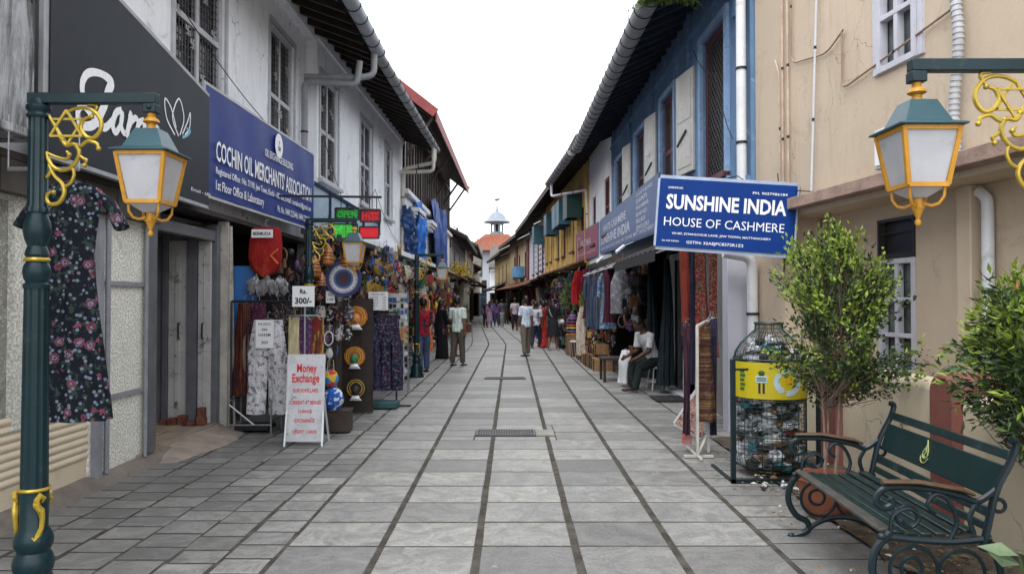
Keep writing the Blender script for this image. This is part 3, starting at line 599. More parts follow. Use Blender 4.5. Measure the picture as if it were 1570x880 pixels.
stroke(m_, S_([(207, 184, 1), (199, 188, 1.1), (196, 203, 1.1), (201, 210, 1), (208, 198, .8), (208, 186, .8), (207, 203, 1), (213, 212, .9), (219, 202, .7)]), .058, y=-.067)
stroke(m_, S_([(228, 192, 1), (221, 196, 1.1), (218, 210, 1.1), (223, 217, 1), (229, 206, .8), (229, 194, .8), (228, 210, 1), (236, 214, .9)]), .058, y=-.068)
for pts in ([(262, 208), (252, 178), (262, 150), (270, 180), (264, 206)], [(256, 206), (243, 180), (240, 150), (250, 165), (258, 195)], [(268, 205), (276, 185), (280, 172), (279, 195), (272, 206)]):
    stroke(m_, S_([(a, b, 1) for a, b in pts]), .018, y=-.063)
stroke(m_, S_([(268, 210, 1), (276, 206, 1), (280, 200, 1), (274, 196, .8)]), .03, 2, y=-.0635)
m_.text('E', sx(166), sz(166, 233), .06, 1, y=-.066); m_.text('Email - 682', sx(284) - .03, 2.72, .05, 1, y=-.066, width=.5)
m_.build('panel', [CHAR, WHT, mat('sign_pale_blue', (.15, .42, .6), .5)], S, smooth=False)
f_ = MB(FS)
for p0, p1 in (((5.30, -.03, 2.55), (5.30, -.03, 4.3)), ((5.33, -.03, 4.27), (8.14, -.03, 3.82)), ((5.33, -.03, 2.62), (8.14, -.03, 2.60))): f_.bar(p0, p1, .06, .035)
for x in (5.8, 7.6): f_.bar((x, .18, 3.2), (x, 0, 3.2), .03, .03)
f_.build('frame', mat('grey_edge_metal', (.30, .31, .33), .5), S)
# --- blue merchants' association sign
S = thing('blue_association_sign', 'large royal blue board with white oil merchants association lettering', 'shop sign', (-3.25, 8.2, 2.75))
FS = FR(-3.38, 8.2, -3.26, 12.2)
SB = mat('royal_blue_vinyl', (.020, .040, .20), .5, .10, 1.2, spec=.15, spots=(.04, .065, .26), spot_amt=.4, spot_scale=1.2)
m_ = MB(FS); L = 4.02
def rp(u, v): return (u * L, -.02 + .012 * math.sin(u * 22) * math.sin(v * 3 + u * 5), 2.76 + 1.2 * v)
m_.grid(rp, 40, 8); m_.box(0, L, .01, .05, 2.76, 3.96)
T = dict(y=-.042, mi=1)
m_.text("COCHIN OIL MERCHANTS' ASSOCIATION", .22, 3.17, .32, width=3.6, bold=.016, **T)
m_.text('OIL EXCHANGE BUILDING', 1.75, 3.52, .14, width=1.15, bold=.01, **T)
m_.text('Registered Office : No. 7/190, Jew Town, Kochi - 682 002, E-mail : comakochi@gmail.com', .22, 3.02, .11, width=3.58, bold=.012, **T)
m_.text('1st Floor Office & Laboratory', .22, 2.84, .155, width=1.5, bold=.012, **T)
m_.text('Ph. No. 0484 2225446, 0484 2228186', 2.25, 2.83, .13, width=1.5, bold=.01, **T)
cx, cz = 2.3, 3.76; m_.poly([(cx + .16 * math.cos(t), -.040, cz + .17 * math.sin(t)) for t in [k * math.pi / 14 for k in range(28)]], 1)
m_.text('OM', cx, cz - .07, .09, 2, y=-.044, width=.11, bold=.02, align='c'); m_.text('Y', cx, cz + .01, .08, 2, y=-.044, width=.06, bold=.02, align='c')
m_.build('panel', [SB, WHT, SB], S, ang=60)
f_ = MB(FS)
for p0, p1 in (((0, 0, 2.74), (L, 0, 2.74)), ((0, 0, 3.98), (L, 0, 3.98)), ((-.01, 0, 2.72), (-.01, 0, 4.0)), ((L + .01, 0, 2.72), (L + .01, 0, 4.0))): f_.bar(p0, p1, .04, .03)
for x in (.6, 3.4): f_.bar((x, .2, 3.5), (x, 0, 3.5), .03, .03)
f_.build('frame', GREYFR, S)

# --- second white building with projecting upper storey
B = thing('long_white_building', 'long white plastered upper storey with four tall grey windows beyond the blue board', 'building', (-3.35, 12.9, 0))
FB = FR(-3.36, 12.86, -3.16, 21.6); LB = 8.7
ws = [(.18, 1.4), (3.3, 4.5), (6.05, 7.0)]
w = MB(FB); hl = [(a, b, 3.72, 5.6) for a, b in ws]; wallmesh(w, 0, LB, 2.86, 6.55, hl); w.box(-.0, LB, -.35, -.002, 2.78, 2.9); w.box(0, LB, -.04, -.0025, 6.1, 6.3)
w.build('wall', WHITEW, B)
for a, b, c, d in hl: window(B, FB, a, b, c, d, GREYFR, 2, [.47], 'grid', fw=.09, pane=mat('dusty_dark_glass', (.022, .022, .026), .25, .4, 3))
for x0, x1 in ((.05, 4.2), (4.45, 8.6)): room(B, FB, x0, x1, 2.78, 2.6)
w = MB(FB)
for x in (0, 4.32, 8.66): w.box(x - .1, x + .1, -.02, .3, 0, 2.8)
w.build('pillar', mat('grubby_pillar', (.20, .19, .18), .8, .3, 3), B)
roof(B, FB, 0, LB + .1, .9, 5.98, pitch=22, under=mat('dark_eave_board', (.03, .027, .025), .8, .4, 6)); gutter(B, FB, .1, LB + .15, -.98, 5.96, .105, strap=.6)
a_ = FB @ Vector((8.45, -.06, 0)); b_ = FB @ Vector((8.3, -.98, 0))
pipe(B, [(a_.x, a_.y, 2.9), (a_.x, a_.y, 5.35), (b_.x, b_.y, 5.5), (b_.x, b_.y, 5.9)], .055, mat('cream_pvc', (.5, .48, .42), .5)); 
pipe(B, [(a_.x - .02, a_.y - .3, 5.2), (b_.x, b_.y - .3, 5.2), (b_.x, b_.y - .3, 5.85)], .05, mat('cream_pvc', (.5, .48, .42), .5))
# --- red tiled building with timber posts
C = thing('red_roof_building', 'building with a bright red roof and a slatted open timber gallery', 'building', (-3.1, 22, 0))
FC = FR(-3.14, 21.7, -3.06, 37); LC = 15
w = MB(FC); wallmesh(w, 0, LC, 2.9, 4.85, [(3.0, 4.0, 3.4, 4.5), (8, 9, 3.4, 4.5)]); w.box(0, LC, -.3, -.002, 2.82, 2.94); w.box(0, LC, -.14, -.002, 4.72, 4.85); w.build('wall', WHITE2, C)
w = MB(FC)
for q, (x, b) in enumerate(((0.9, .25), (4.4, .25))): w = MB(FC); w.box(x, x + 1.6, -.34, -.003, 4.3, 4.42); w.box(x + .04, x + 1.56, -.28, -.003, 4.2, 4.295); w.box(x + .08, x + 1.5, -.22, -.003, 4.1, 4.195); w.build('window_hood', WHITE2, C)
for a in (3.0, 8): window(C, FC, a, a + 1, 3.4, 4.5, GREYFR, 2, 2)
w = MB(FC); w.box(0, LC, 1.2, 1.3, 4.85, 7.4); w.build('gallery_back', DARKWOOD, C)
pm = MB(FC)
n = 24
for k in range(n):
    x = .1 + (LC - .2) * k / (n - 1); pm.box(x - .07, x + .07, -.02, .1, 4.86, 7.0)
pm.box(0, LC, -.05, .12, 6.9, 7.05); pm.build('gallery_posts', [mat('red_brown_timber', (.028, .015, .012), .6, .3, 3)], C)
for k in range(0, n, 3):
    x = .1 + (LC - .2) * k / (n - 1) + .22; g = MB(FC); g.box(x - .035, x + .035, .0, .08, 4.86, 6.9); g.build('slat', WHITE2, C)
rt = TILER
g = MB(FC); g.box(.3, LC + .3, -.92, -.885, 6.86, 7.2); g.build('eave_board', mat('red_fascia', (.19, .032, .03), .6), C)
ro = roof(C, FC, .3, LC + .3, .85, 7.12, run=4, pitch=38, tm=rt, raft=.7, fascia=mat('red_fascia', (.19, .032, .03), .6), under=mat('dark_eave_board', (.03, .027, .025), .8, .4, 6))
g = MB(FC)
for k in range(6): x = .5 + k * 2.8; g = MB(FC); g.bar((x, 0, 5.9), (x, -.8, 7.05), .08, .08); g.build('bracket', DARKWOOD, C)
g = MB(FC); t = math.tan(R(38)); g.prism([(0, 0)], 0, 0) if 0 else None
for x in (.22, LC + .35): g = MB(FC); g.bar((x, -.9, 7.10), (x, 3.5, 7.10 + 4.4 * t), .06, .27); g.build('bargeboard', mat('red_fascia', (.19, .032, .03), .6), C)
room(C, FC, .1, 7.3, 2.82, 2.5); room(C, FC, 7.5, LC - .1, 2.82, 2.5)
# --- further left houses
def simple_house(label, F, L, wm, z0, z1, wins, oh, ez, fm=DARKWOOD, tm=TILEG, pitch=26, shutters=None, raft=.7, name='house', base=None, rm=2.7, win_kw={}):
    p = F @ Vector((0, 0, 0)); T_ = thing(name, label, 'building', (p.x, p.y, 0))
    w = MB(F); wallmesh(w, 0, L, z0, z1, wins); w.build('wall', wm, T_)
    for h in wins: window(T_, F, *h, fm, **{**dict(cols=2, rows=2, casing=False), **win_kw})
    roof(T_, F, -.1, L + .1, oh, ez, pitch=pitch, tm=tm, raft=raft)
    room(T_, F, .05, L - .05, z0, 2.4)
    k = MB(F); n = max(2, int(L / 3))
    for i in range(n + 1): x = .1 + (L - .2) * i / n; k.box(x - .09, x + .09, -.02, .2, 0, z0 - .003)
    k.box(0, L, -.03, .2, z0 - .12, z0 - .002)
    k.build('timber_front', DARKWOOD, T_)
    return T_
D1 = simple_house('grey weathered house after the red roofed building', FR(-3.02, 37.3, -3.1, 50), 12.6, GREYW, 2.7, 4.7, [(2, 3, 3.1, 4.2), (6, 7, 3.1, 4.2)], .75, 4.75)
D2 = simple_house('low dark roofed house near the end of the lane with a brown eave', FR(-3.12, 50.3, -3.4, 66), 15.5, mat('cream_far_wall', (.42, .40, .34), .85, .15, 2, streak=(.12, .1, .08)), 2.7, 5.1, [(3, 4.2, 3.2, 4.5), (9, 10.2, 3.2, 4.5)], .8, 5.3)
D3 = simple_house('last small white house on the tarpaulin side of the lane', FR(-3.5, 66.5, -5.2, 84), 17, WHITE2, 2.7, 4.4, [(3, 4.2, 3, 4.2)], .8, 4.5)
# lean-to roofs of the far left shops
def leanto(label, F, x0, x1, z, out, drop, m, th=.03):
    k = MB(F); A_ = [(x0, .05, z), (x1, .05, z), (x1, -out, z - drop), (x0, -out, z - drop)]
    a = [k.v(p) for p in A_]; b = [k.v((p[0], p[1], p[2] - th)) for p in A_]; k.f(a); k.f(b[::-1])
    for i in range(4): k.f((a[i], b[i], b[(i + 1) % 4], a[(i + 1) % 4]))
    n = int(abs(x1 - x0) / .16)
    for i in range(n): x = x0 + (i + .5) * (x1 - x0) / n; k.tube([(x, .05, z + .005), (x, -out - .02, z - drop + .005)], .028, 6)
    p = F @ Vector(((x0 + x1) / 2, -out / 2, z)); T_ = thing('awning', label, 'awning', (p.x, p.y, p.z)); k.build('canopy', m, T_)
    for i in range(max(2, int(abs(x1 - x0) / 2)) + 1): s = MB(F); x = x0 + .05 + (x1 - x0 - .1) * i / max(2, int(abs(x1 - x0) / 2)); s.bar((x, 0, z - .5), (x, -out + .05, z - drop - .05), .04, .04); s.bar((x, 0, z - .05), (x, -out + .02, z - drop - .05), .04, .05); s.build('bracket', DARKWOOD, T_)
    return T_
RUSTY = mat('rusty_corrugated', (.16, .07, .045), .8, .35, 3, spots=(.06, .03, .025), spot_amt=.7)
TINB = mat('dark_tin', (.06, .062, .07), .6, .35, 3, spots=(.03, .025, .022), spot_amt=.7)
leanto('dark sagging awning under the grey weathered house', FR(-3.02, 37.3, -3.1, 50), .3, 6, 3.2, 1.0, .5, TINB)
leanto('rusty brown awning of the far shop with the yellow flowers', FR(-3.05, 31, -3.05, 38), .3, 6, 3.0, .9, .4, RUSTY)
leanto('small brown awning below the low dark roofed house', FR(-3.12, 50.3, -3.4, 66), .5, 9, 3.3, 1.3, .6, RUSTY)
leanto('narrow dark awning shading the magnet rack and the stool', FB, 4.0, 8.6, 2.72, .75, .3, TINB)

simple_house('narrow cream house with a dark roof just left of the tower foot', FR(-4.9, 79, -3.35, 79), 1.5, MC['cream_far_wall'], 2.5, 4.6, [(.4, 1.0, 3.0, 4.0)], .7, 4.8)
# --- clock tower at the end of the lane
T_ = thing('clock_tower', 'white tower with an orange tiled roof and a grey cupola with weather vane', 'tower', (-1.9, 100, 0))
w = MB(AT(-2.0, 100)); w.box(-3.1, 3.1, -3, 3, 0, 8.2); w.box(-3.25, 3.25, -3.15, 3.15, 7.9, 8.1, 0); w.build('wall', mat('tower_hazed_white', (.42, .44, .48), .85, .05, .3, streak=(.3, .3, .33), streak_amt=.3), T_)  # white wall greyed a little, distance haze put into its colour
r_ = MB(AT(-2.0, 100)); a, b = 4.2, 1.5
q = [r_.v(p) for p in ((-a, -a, 8.1), (a, -a, 8.1), (a, a, 8.1), (-a, a, 8.1), (-b, -b, 10.35), (b, -b, 10.35), (b, b, 10.35), (-b, b, 10.35))]
for k in range(4): r_.f((q[k], q[(k + 1) % 4], q[4 + (k + 1) % 4], q[4 + k]))
r_.f(q[4:]); r_.f(q[3::-1])
for k in range(24): t = -1 + (k + .5) / 12; r_.tube([(a * t, -a, 8.14), (b * t, -b, 10.38)], .07, 6)
r_.build('roof', TILEO, T_)
c_ = MB(AT(-2.0, 100)); c_.lathe([(.95, 10.3), (1.0, 10.6), (.85, 10.7), (.85, 10.8)], 8); c_.lathe([(.9, 11.85), (1.05, 12.0), (1.1, 12.1)], 8)
for k in range(8): an = (k + .5) * math.pi / 4; c_.bar((.78 * math.cos(an), .78 * math.sin(an), 10.7), (.78 * math.cos(an), .78 * math.sin(an), 12), .22, .22)
c_.lathe([(.45, 10.7), (.45, 11.9)], 8, 1); c_.build('lantern_stage', [mat('tower_grey_blue', (.20, .24, .29), .6), BLACKM], T_)
c_ = MB(AT(-2.0, 100)); c_.lathe([(.9, 12.05), (1.8, 12.08), (1.8, 12.18), (1.3, 12.5), (1.05, 12.95), (.65, 13.35), (.2, 13.6), (.12, 13.9), (.1, 14.3)], 16); c_.build('dome', mat('dome_lead', (.19, .22, .26), .5), T_)
v_ = MB(AT(-2.0, 100)); v_.cyl((0, 0, 13.4), (0, 0, 15.3), .055); v_.prism([(-.1, 15.0), (.25, 15.08), (.5, 15.28), (.2, 15.3), (-.2, 15.22), (-.4, 15.28), (-.3, 15.08)], -.04, .04); v_.build('weather_vane', BLACKM, T_)
w = MB(AT(-2.0, 100)); w.box(1.5, 2.3, -3.06, -3.005, 4.2, 5.6); w.build('window', GLASSD, T_)
simple_house('small white house tucked under the tower with a dark roof', FR(-2.6, 88, 1.5, 88), 4.1, WHITE2, 2.6, 5.2, [(.6, 1.3, 3.2, 4.4)], .8, 5.4)
w = thing('blue_gate', 'dark blue gate leaf at the foot of the tower', 'gate', (-3.4, 86, 0)); g = MB(FR(-4.2, 86, -2.9, 86)); g.box(0, 1.2, 0, .06, 2.1, 3.9); g.box(-.05, 1.25, -.03, .0, 3.9, 4.0); [g.box(.1 + k * .22, .14 + k * .22, -.02, 0, 2.1, 3.9) for k in range(5)]; g.box(-.1, 0, 0, .08, 0, 4); g.box(1.2, 1.3, 0, .08, 0, 4); g.box(0, 1.2, .01, .05, 0, 2.09); g.build('leaf', mat('navy_gate', (.02, .035, .06), .5), w)
# ================================================================== RIGHT SIDE BUILDINGS
def far_frame(Y1, Y0): return FR(interp(RFAC, Y1), Y1, interp(RFAC, Y0), Y0)
# --- blue house
E = thing('blue_house', 'blue painted upper storey with maroon window frames and white wooden shutters', 'building', (2.85, 9, 0))
FE = far_frame(20.5, 9.0); sE = lambda Y: 20.5 - Y
hol = [(sE(11.15), sE(9.95), 3.3, 5.42), (sE(14.0), sE(12.95), 3.3, 5.3), (sE(16.7), sE(15.6), 3.3, 5.25), (sE(19.6), sE(18.4), 3.3, 5.2)]
w = MB(FE); wallmesh(w, 0, 11.5, 2.8, 6.3, hol); 
for Y in (9.5, 11.9, 14.8, 17.4, 20): w.box(sE(Y) - .05, sE(Y) + .05, -.06, -.002, 5.2, 6.15)
w.build('wall', BLUEW, E)
w = MB(FE); w.box(0, 11.5, -.10, -.003, 2.95, 3.1); w.box(0, 11.5, -.05, -.0025, 5.72, 5.8); w.build('moulding', BLUEW, E)
for i, h in enumerate(hol):
    window(E, FE, *h, MAROON, 2 if i else 1, 1 if i == 0 else [.5], 'diamond' if i == 0 else 'bars', fw=.1, casing=False, y=.08)
    k = MB(FE); k.box(h[0] - .12, h[0] - .002, -.05, .04, h[2] - .1, h[3] + .1); k.box(h[1] + .002, h[1] + .12, -.05, .04, h[2] - .1, h[3] + .1); k.box(h[0], h[1], -.05, .04, h[3] + .002, h[3] + .1); k.build('surround', mat('pale_blue_paint', (.25, .38, .58), .7, .15, 3, spots=(.10, .17, .3), spot_amt=.5), E)
SHW = mat('weathered_white_shutter', (.56, .55, .52), .7, .1, 3, spots=(.22, .20, .18), spot_amt=.55, spot_scale=6)
for Y, wd in ((11.95, .72), (14.75, .62), (17.6, .6)):
    g = MB(FE @ AT(sE(Y + wd / 2), -.12, 0, 8)); g.box(0, wd, -.02, .02, 3.62, 5.24)
    for q in (.06, .52): g.box(.08, wd - .08, -.03, -.021, 3.62 + 1.62 * q, 3.62 + 1.62 * (q + .40))
    o = g.build('shutter', SHW, E, bevel=.006); h = MB(FE @ AT(sE(Y + wd / 2), -.12, 0, 8)); h.bar((.1, -.04, 4.1), (.5, -.05, 4.28), .02, .03); h.build('bolt', BLACKM, o)
roof(E, FE, -.1, 11.6, .88, 5.82, pitch=24, raft=.42, rm=mat('blue_black_rafter', (.02, .03, .05), .7, .3, 5), under=mat('blue_black_board', (.014, .02, .035), .8, .4, 6)); gutter(E, FE, -.05, 11.6, -.96, 5.78, .15, strap=.42, m=PVCG)
pipe(E, [(2.78, 9.05, 2.6), (2.78, 9.05, 6.2)], .06); pipe(E, [(2.84, 8.86, .1), (2.84, 8.86, 2.1), (2.5, 8.86, 2.16)], .065)
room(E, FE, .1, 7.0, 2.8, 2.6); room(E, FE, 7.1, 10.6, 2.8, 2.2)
g = MB(FE); g.box(0, 11.5, -.03, .2, 2.6, 2.8)
for x in (.05, 3.6, 7.0): g.box(x - .08, x + .1, -.02, .22, 0, 2.6)
g.build('timber_front', DARKWOOD, E)
# white pilaster, metal frame of the shop front
g = MB(FE); g.box(11.2, 11.42, -.27, .1, .0, 2.25); g.build('pilaster', mat('white_boxed_panel', (.50, .51, .58), .5, .05, 3, spots=(.3, .3, .33), spot_amt=.3), E, bevel=.006)
g = MB(FE); g.box(9.0, 9.35, -.05, .1, .02, 2.3); g.box(8.1, 8.16, -.02, .06, .02, 2.4); g.box(7.12, 7.2, -.02, .06, .02, 2.4); g.box(7.2, 9.0, -.02, .06, 2.3, 2.4); g.box(7.12, 9.35, -.1, .1, .0, .06); g.build('shopfront_frame', WHITEP, E, bevel=.004)
g = MB(FE); g.box(7.2, 8.1, .08, .085, .06, 2.3); g.build('glass_door', mat('dark_shop_glass', (.012, .014, .016), .1, spec=.7), E)
g = MB(FE); g.box(9.35, 11.0, .02, .1, 0, 2.5); g.build('lower_wall', mat('dim_shop_wall', (.18, .17, .17), .8, .2, 2), E)
# awning with dark fabric ribs
k = MB(FE); n = 14
k.grid(lambda u, v: (5.8 + 3.9 * u, -.05 - .75 * v, 2.62 - .30 * v ** 1.4 - .02 * math.sin(u * 60)), 80, 8)
k.grid(lambda u, v: (5.8 + 3.9 * u, -.8, 2.32 - .16 * v), 20, 1)
kk = thing('awning', 'black ribbed fabric awning under the faded blue sign', 'awning', (2.4, 12.5, 2.3)); k.build('canopy', mat('black_awning_cloth', (.014, .014, .017), .8, .3, 9), kk, solid=.01)
s = MB(FE)
for i in range(5): x = 5.85 + i * .95; s.bar((x, -.02, 2.56), (x, -.78, 2.28), .025, .025)
s.build('rib', STEEL, kk)
kk = thing('awning', 'pale sagging plastic awning above the hanging dresses', 'awning', (2.4, 17, 2.5)); k = MB(FE); k.grid(lambda u, v: (.4 + 5.2 * u, -.02 - .8 * v, 2.62 - .33 * v + .03 * math.sin(u * 25) * v), 30, 4); k.build('canopy', mat('translucent_grey_sheet', (.12, .115, .11), .6, .25, 3, spots=(.07, .07, .065), spot_amt=.6), kk)
s = MB(FE)
for i in range(5): x = .5 + i * 1.2; s.bar((x, 0, 2.58), (x, -.8, 2.27), .03, .03)
s.bar((.4, -.82, 2.27), (5.6, -.82, 2.27), .03, .03); s.build('rib', WHITEP, kk)
# --- white house with two windows
G = thing('narrow_white_house', 'narrow grey white house between the blue and the yellow house', 'building', (2.7, 22, 0))
FG = far_frame(25, 20.55); hol = [(3.2, 4.1, 3.5, 5.1), (.8, 1.5, 3.4, 4.9)]
w = MB(FG); wallmesh(w, 0, 4.4, 2.8, 6.4, hol); w.build('wall', WHITE2, G)
for h in hol: window(G, FG, *h, MAROON, 2, [.5], casing=False)
roof(G, FG, -.1, 4.45, .95, 6.05, pitch=24); room(G, FG, .05, 4.3, 2.75, 2.4)
g = MB(FG); g.box(0, 4.4, -.03, .2, 2.62, 2.8); g.box(0, .2, -.02, .2, 0, 2.6); g.box(4.2, 4.38, -.02, .2, 0, 2.6); g.build('timber_front', DARKWOOD, G)
# --- yellow house
FH = far_frame(38.5, 25.1); LH = 13.4
H = thing('yellow_house', 'long ochre yellow house with green and blue top hung shutters', 'building', (2.2, 26, 0))
hol = [(a, a + .8, 3.5, 4.9) for a in (11.6, 9.2, 6.8, 4.6, 2.2, .5)]
w = MB(FH); wallmesh(w, 0, LH, 2.8, 6.5, hol)
for i in range(9): x = .2 + i * 1.6; w.box(x - .06, x + .06, -.08, -.002, 2.9, 5.9)
w.build('wall', YELW, H)
for h in hol: window(H, FH, *h, MAROON if h[0] > 5 else DARKWOOD, 2, [.5], casing=False, fw=.06)
for i, (x, col) in enumerate(((11.0, (.015, .06, .055)), (8.7, (.04, .13, .20)), (7.4, (.05, .16, .24)), (4.2, (.03, .10, .15)))):
    g = MB(FH); g.box(x - .1, x + 1.0, -.55, -.5, 4.55, 5.45); g.box(x - .1, x - .06, -.5, -.0, 4.55, 5.45); g.box(x + .96, x + 1.0, -.5, -.0, 4.55, 5.45); g.box(x - .1, x + 1.0, -.55, 0, 5.452, 5.48)
    g.build('shutter_hood', mat('shutter_paint_%d' % i, col, .5, .2, 3, streak=(.02, .02, .02)), H)
roof(H, FH, -.05, LH + .05, .9, 6.0, pitch=26, raft=.6); gutter(H, FH, 10.5, LH + 3.2, -1.02, 5.98, .15, strap=.6)
a_ = FH @ Vector((11.2, -1.0, 0)); b_ = FH @ Vector((13.2, -.05, 0)); pipe(H, [(a_.x, a_.y, 5.85), (a_.x, a_.y, 5.4), (b_.x, b_.y, 5.35), (b_.x + .1, b_.y, 2.9)], .05)
room(H, FH, .1, LH - .1, 2.7, 2.4)
g = MB(FH); g.box(0, LH, -.03, .2, 2.5, 2.8)
for i in range(6): x = .1 + i * 2.6; g.box(x - .08, x + .08, -.02, .2, 0, 2.5)
g.build('timber_front', DARKWOOD, H)
leanto('reddish tin awning running below the yellow house', FH, 5.5, 13.0, 3.05, 1.0, .4, RUSTY)
leanto('second lower rusty awning below the yellow house', FH, -.4, 5.3, 3.0, .8, .35, RUSTY)
# --- lilac house with dotted shutters
FJ = far_frame(48, 38.6); LJ = 9.3
J = simple_house('lilac white house with tall studded shutters after the yellow house', FJ, LJ, LILW, 2.8, 6.0, [(7.4, 8.2, 3.2, 5.2), (5.0, 5.8, 3.2, 5.2), (2.4, 3.2, 3.2, 5.2)], .9, 5.95, name='lilac_house')
for x in (6.2, 6.9, 4.2, 8.5):
    for k in range(7): g = MB(FJ); g.box(x, x + .14, -.03, -.003, 3.2 + k * .3, 3.32 + k * .3); g.build('hinge_stud', BLACKM, J)
g = MB(FJ); g.box(8.2, 9.2, -.6, -.05, 4.6, 5.5); g.build('shutter_hood', mat('teal_paint', (.04, .13, .18), .5), J)
# --- maroon / tan house with blue balcony
FK = far_frame(60, 48.1); LK = 11.9
K = simple_house('tan house with a small blue balcony box and maroon posts', FK, LK, TANW, 2.8, 5.8, [(9.5, 10.4, 3.3, 4.9), (6, 6.9, 3.3, 4.9), (3, 3.9, 3.3, 4.9)], .9, 5.8, name='tan_house')
g = MB(FK); g.box(7.2, 9.3, -.6, -.01, 3.3, 3.95); g.box(7.1, 9.4, -.65, -.01, 3.2, 3.28); g.build('balcony', mat('sky_blue_panel', (.10, .28, .5), .5, .15, 4, streak=(.5, .5, .55)), K)
g = MB(FK); g.box(10.8, 11.8, -.08, -.003, 2.9, 5.6); g.box(4.6, 5.6, -.08, -.003, 2.9, 5.6); g.build('maroon_panel', mat('maroon_panel', (.16, .05, .05), .7), K)
FL = far_frame(76, 60.1); LL = 15.9
simple_house('ochre house with narrow openings nearest the tower', FL, LL, mat('far_ochre', (.5, .36, .17), .8, .15, 2, streak=(.12, .09, .05)), 2.8, 5.5, [(12.5, 13.3, 3.3, 4.8), (9, 9.8, 3.3, 4.8), (5, 5.8, 3.3, 4.8)], .8, 5.5, name='ochre_house')
leanto('dark awning of the shop before the ochre house', FL, 1, 12, 3.2, 1.4, .6, TINB)
leanto('brown awning under the blue balcony box', FK, 1, 11, 2.95, 1.2, .5, RUSTY)
leanto('rust red awning under the lilac house', FJ, .2, 9, 2.95, 1.1, .5, RUSTY)

# --- beige building on the right
Q = thing('beige_building', 'peach beige plastered building with a projecting ledge and slim grey casement windows', 'building', (3.3, 6, 0))
# wall direction converges slightly towards the lane: from (2.95, 9.0) to (3.86, 1.5)
FQ = FR(2.93, 8.98, 2.93 + .122 * 8.98, 0); sQ = lambda Y: (8.98 - Y) * math.sqrt(1 + .122 ** 2)
hol = [(sQ(6.54), sQ(6.02), 3.56, 4.9), (sQ(3.3), sQ(2.5), 3.56, 4.9)]
w = MB(FQ); wallmesh(w, 0, sQ(.5), 2.66, 6.8, hol); w.build('wall', BEIGE, Q)
for h in hol: window(Q, FQ, *h, mat('pale_grey_casement', (.50, .50, .56), .5, .08, 4), 2, 3, fw=.055, y=.0, casing=True, pane=mat('window_glass', (.09, .10, .10), .12, .5, 2, spec=.8), sill=False)
w = MB(FQ); w.box(0.7, sQ(.5), -.14, -.002, 2.55, 2.67); w.build('ledge', mat('stained_ledge', (.30, .21, .17), .9, .3, 4, bump=.4, spots=(.09, .06, .05), spot_amt=.7), Q, bevel=.01)
w = MB(FQ); w.box(0.0, sQ(.5), .0, .55, 2.5, 2.552); w.build('soffit', BEIGE, Q)
FQ2 = FQ @ AT(0, .42)
hol = [(sQ(7.22), sQ(6.68), .55, 2.36), (sQ(4.95), sQ(4.4), .55, 2.36)]
w = MB(FQ2); wallmesh(w, 0, sQ(.5), 0, 2.5, hol, th=.15); w.build('lower_wall', BEIGE, Q)
w = MB(FQ); w.box(-.02, .75, -.02, .4, 0, 2.5); w.build('end_pier', BEIGE, Q)
for h in hol:
    window(Q, FQ2, h[0], h[1], .55, 1.98, mat('pale_grey_casement', (.50, .50, .56), .5, .08, 4), 2, 4, fw=.05, y=.02, sill=False, pane=mat('window_glass', (.09, .10, .10), .12, .5, 2, spec=.8), casing=False)
    g = MB(FQ2); g.box(h[0], h[1], .06, .07, 2.03, 2.36); g.box(h[0], h[1], -.02, .05, 1.98, 2.03); g.box(h[0], h[1], -.02, .05, 2.33, 2.36); g.box(h[0], h[0] + .03, -.018, .05, 2.031, 2.329); g.box(h[1] - .03, h[1], -.018, .05, 2.031, 2.329); g.bar((h[0], 0, 2.22), (h[1], 0, 2.24), .01, .01); g.build('transom', [mat('dark_transom', (.03, .028, .026), .3)], Q)
g = MB(FQ2); g.box(sQ(6.02), sQ(5.86), -.12, -.002, 0, 2.5); g.build('pilaster', BEIGE, Q, bevel=.01)
p = lambda s, y, z: tuple((FQ @ Vector((s, y, z))))
def qpipe(pts, r, m, name='downpipe'): return pipe(Q, [p(*q) for q in pts], r, m, name)
qpipe([(sQ(5.75), .36, .2), (sQ(5.75), .36, 2.38), (sQ(5.84), .36, 2.44)], .045, PVC)
FLEX = mat('grey_flexible_duct', (.42, .43, .45), .5)
g = MB(); pts = [p(sQ(5.52) + .03 * math.sin(k * .9), -.07, 6.2 - k * .17) for k in range(22)]; g.tube(pts, .035, 10)
for a in range(0, 21):
    v0, v1 = Vector(pts[a]), Vector(pts[a + 1])
    for k in range(4): c = v0.lerp(v1, k / 4); g.cyl(c, c + (v1 - v0) * .1, .041, n=10)
g.build('flexible_duct', FLEX, Q)
CPIPE = mat('beige_conduit', (.50, .38, .29), .7, .2, 5, spots=(.3, .2, .15), spot_amt=.4); DPIPE = mat('stained_conduit', (.30, .21, .16), .8)
qpipe([(sQ(8.25), -.03, 1.8), (sQ(8.25), -.03, 6.5)], .013, CPIPE, 'conduit'); qpipe([(sQ(8.13), -.03, 1.8), (sQ(8.13), -.03, 6.5)], .013, CPIPE, 'conduit')
qpipe([(sQ(8.42), -.03, 4.3), (sQ(8.32), -.03, 4.1), (sQ(8.32), -.03, 2.9)], .009, CPIPE, 'conduit')
qpipe([(sQ(8.05), -.03, 6), (sQ(8.05), -.03, 4.14), (sQ(7.35), -.03, 4.02), (sQ(7.05), -.03, 4.15)], .009, DPIPE, 'conduit')
qpipe([(sQ(7.08), -.03, 4.14), (sQ(7.08), -.03, 3.62), (sQ(7.0), -.03, 3.6), (sQ(5.6), -.03, 3.78)], .010, DPIPE, 'conduit')
qpipe([(sQ(7.4), -.04, 6.3), (sQ(7.62), -.05, 2.7)], .012, WHITEP, 'conduit')
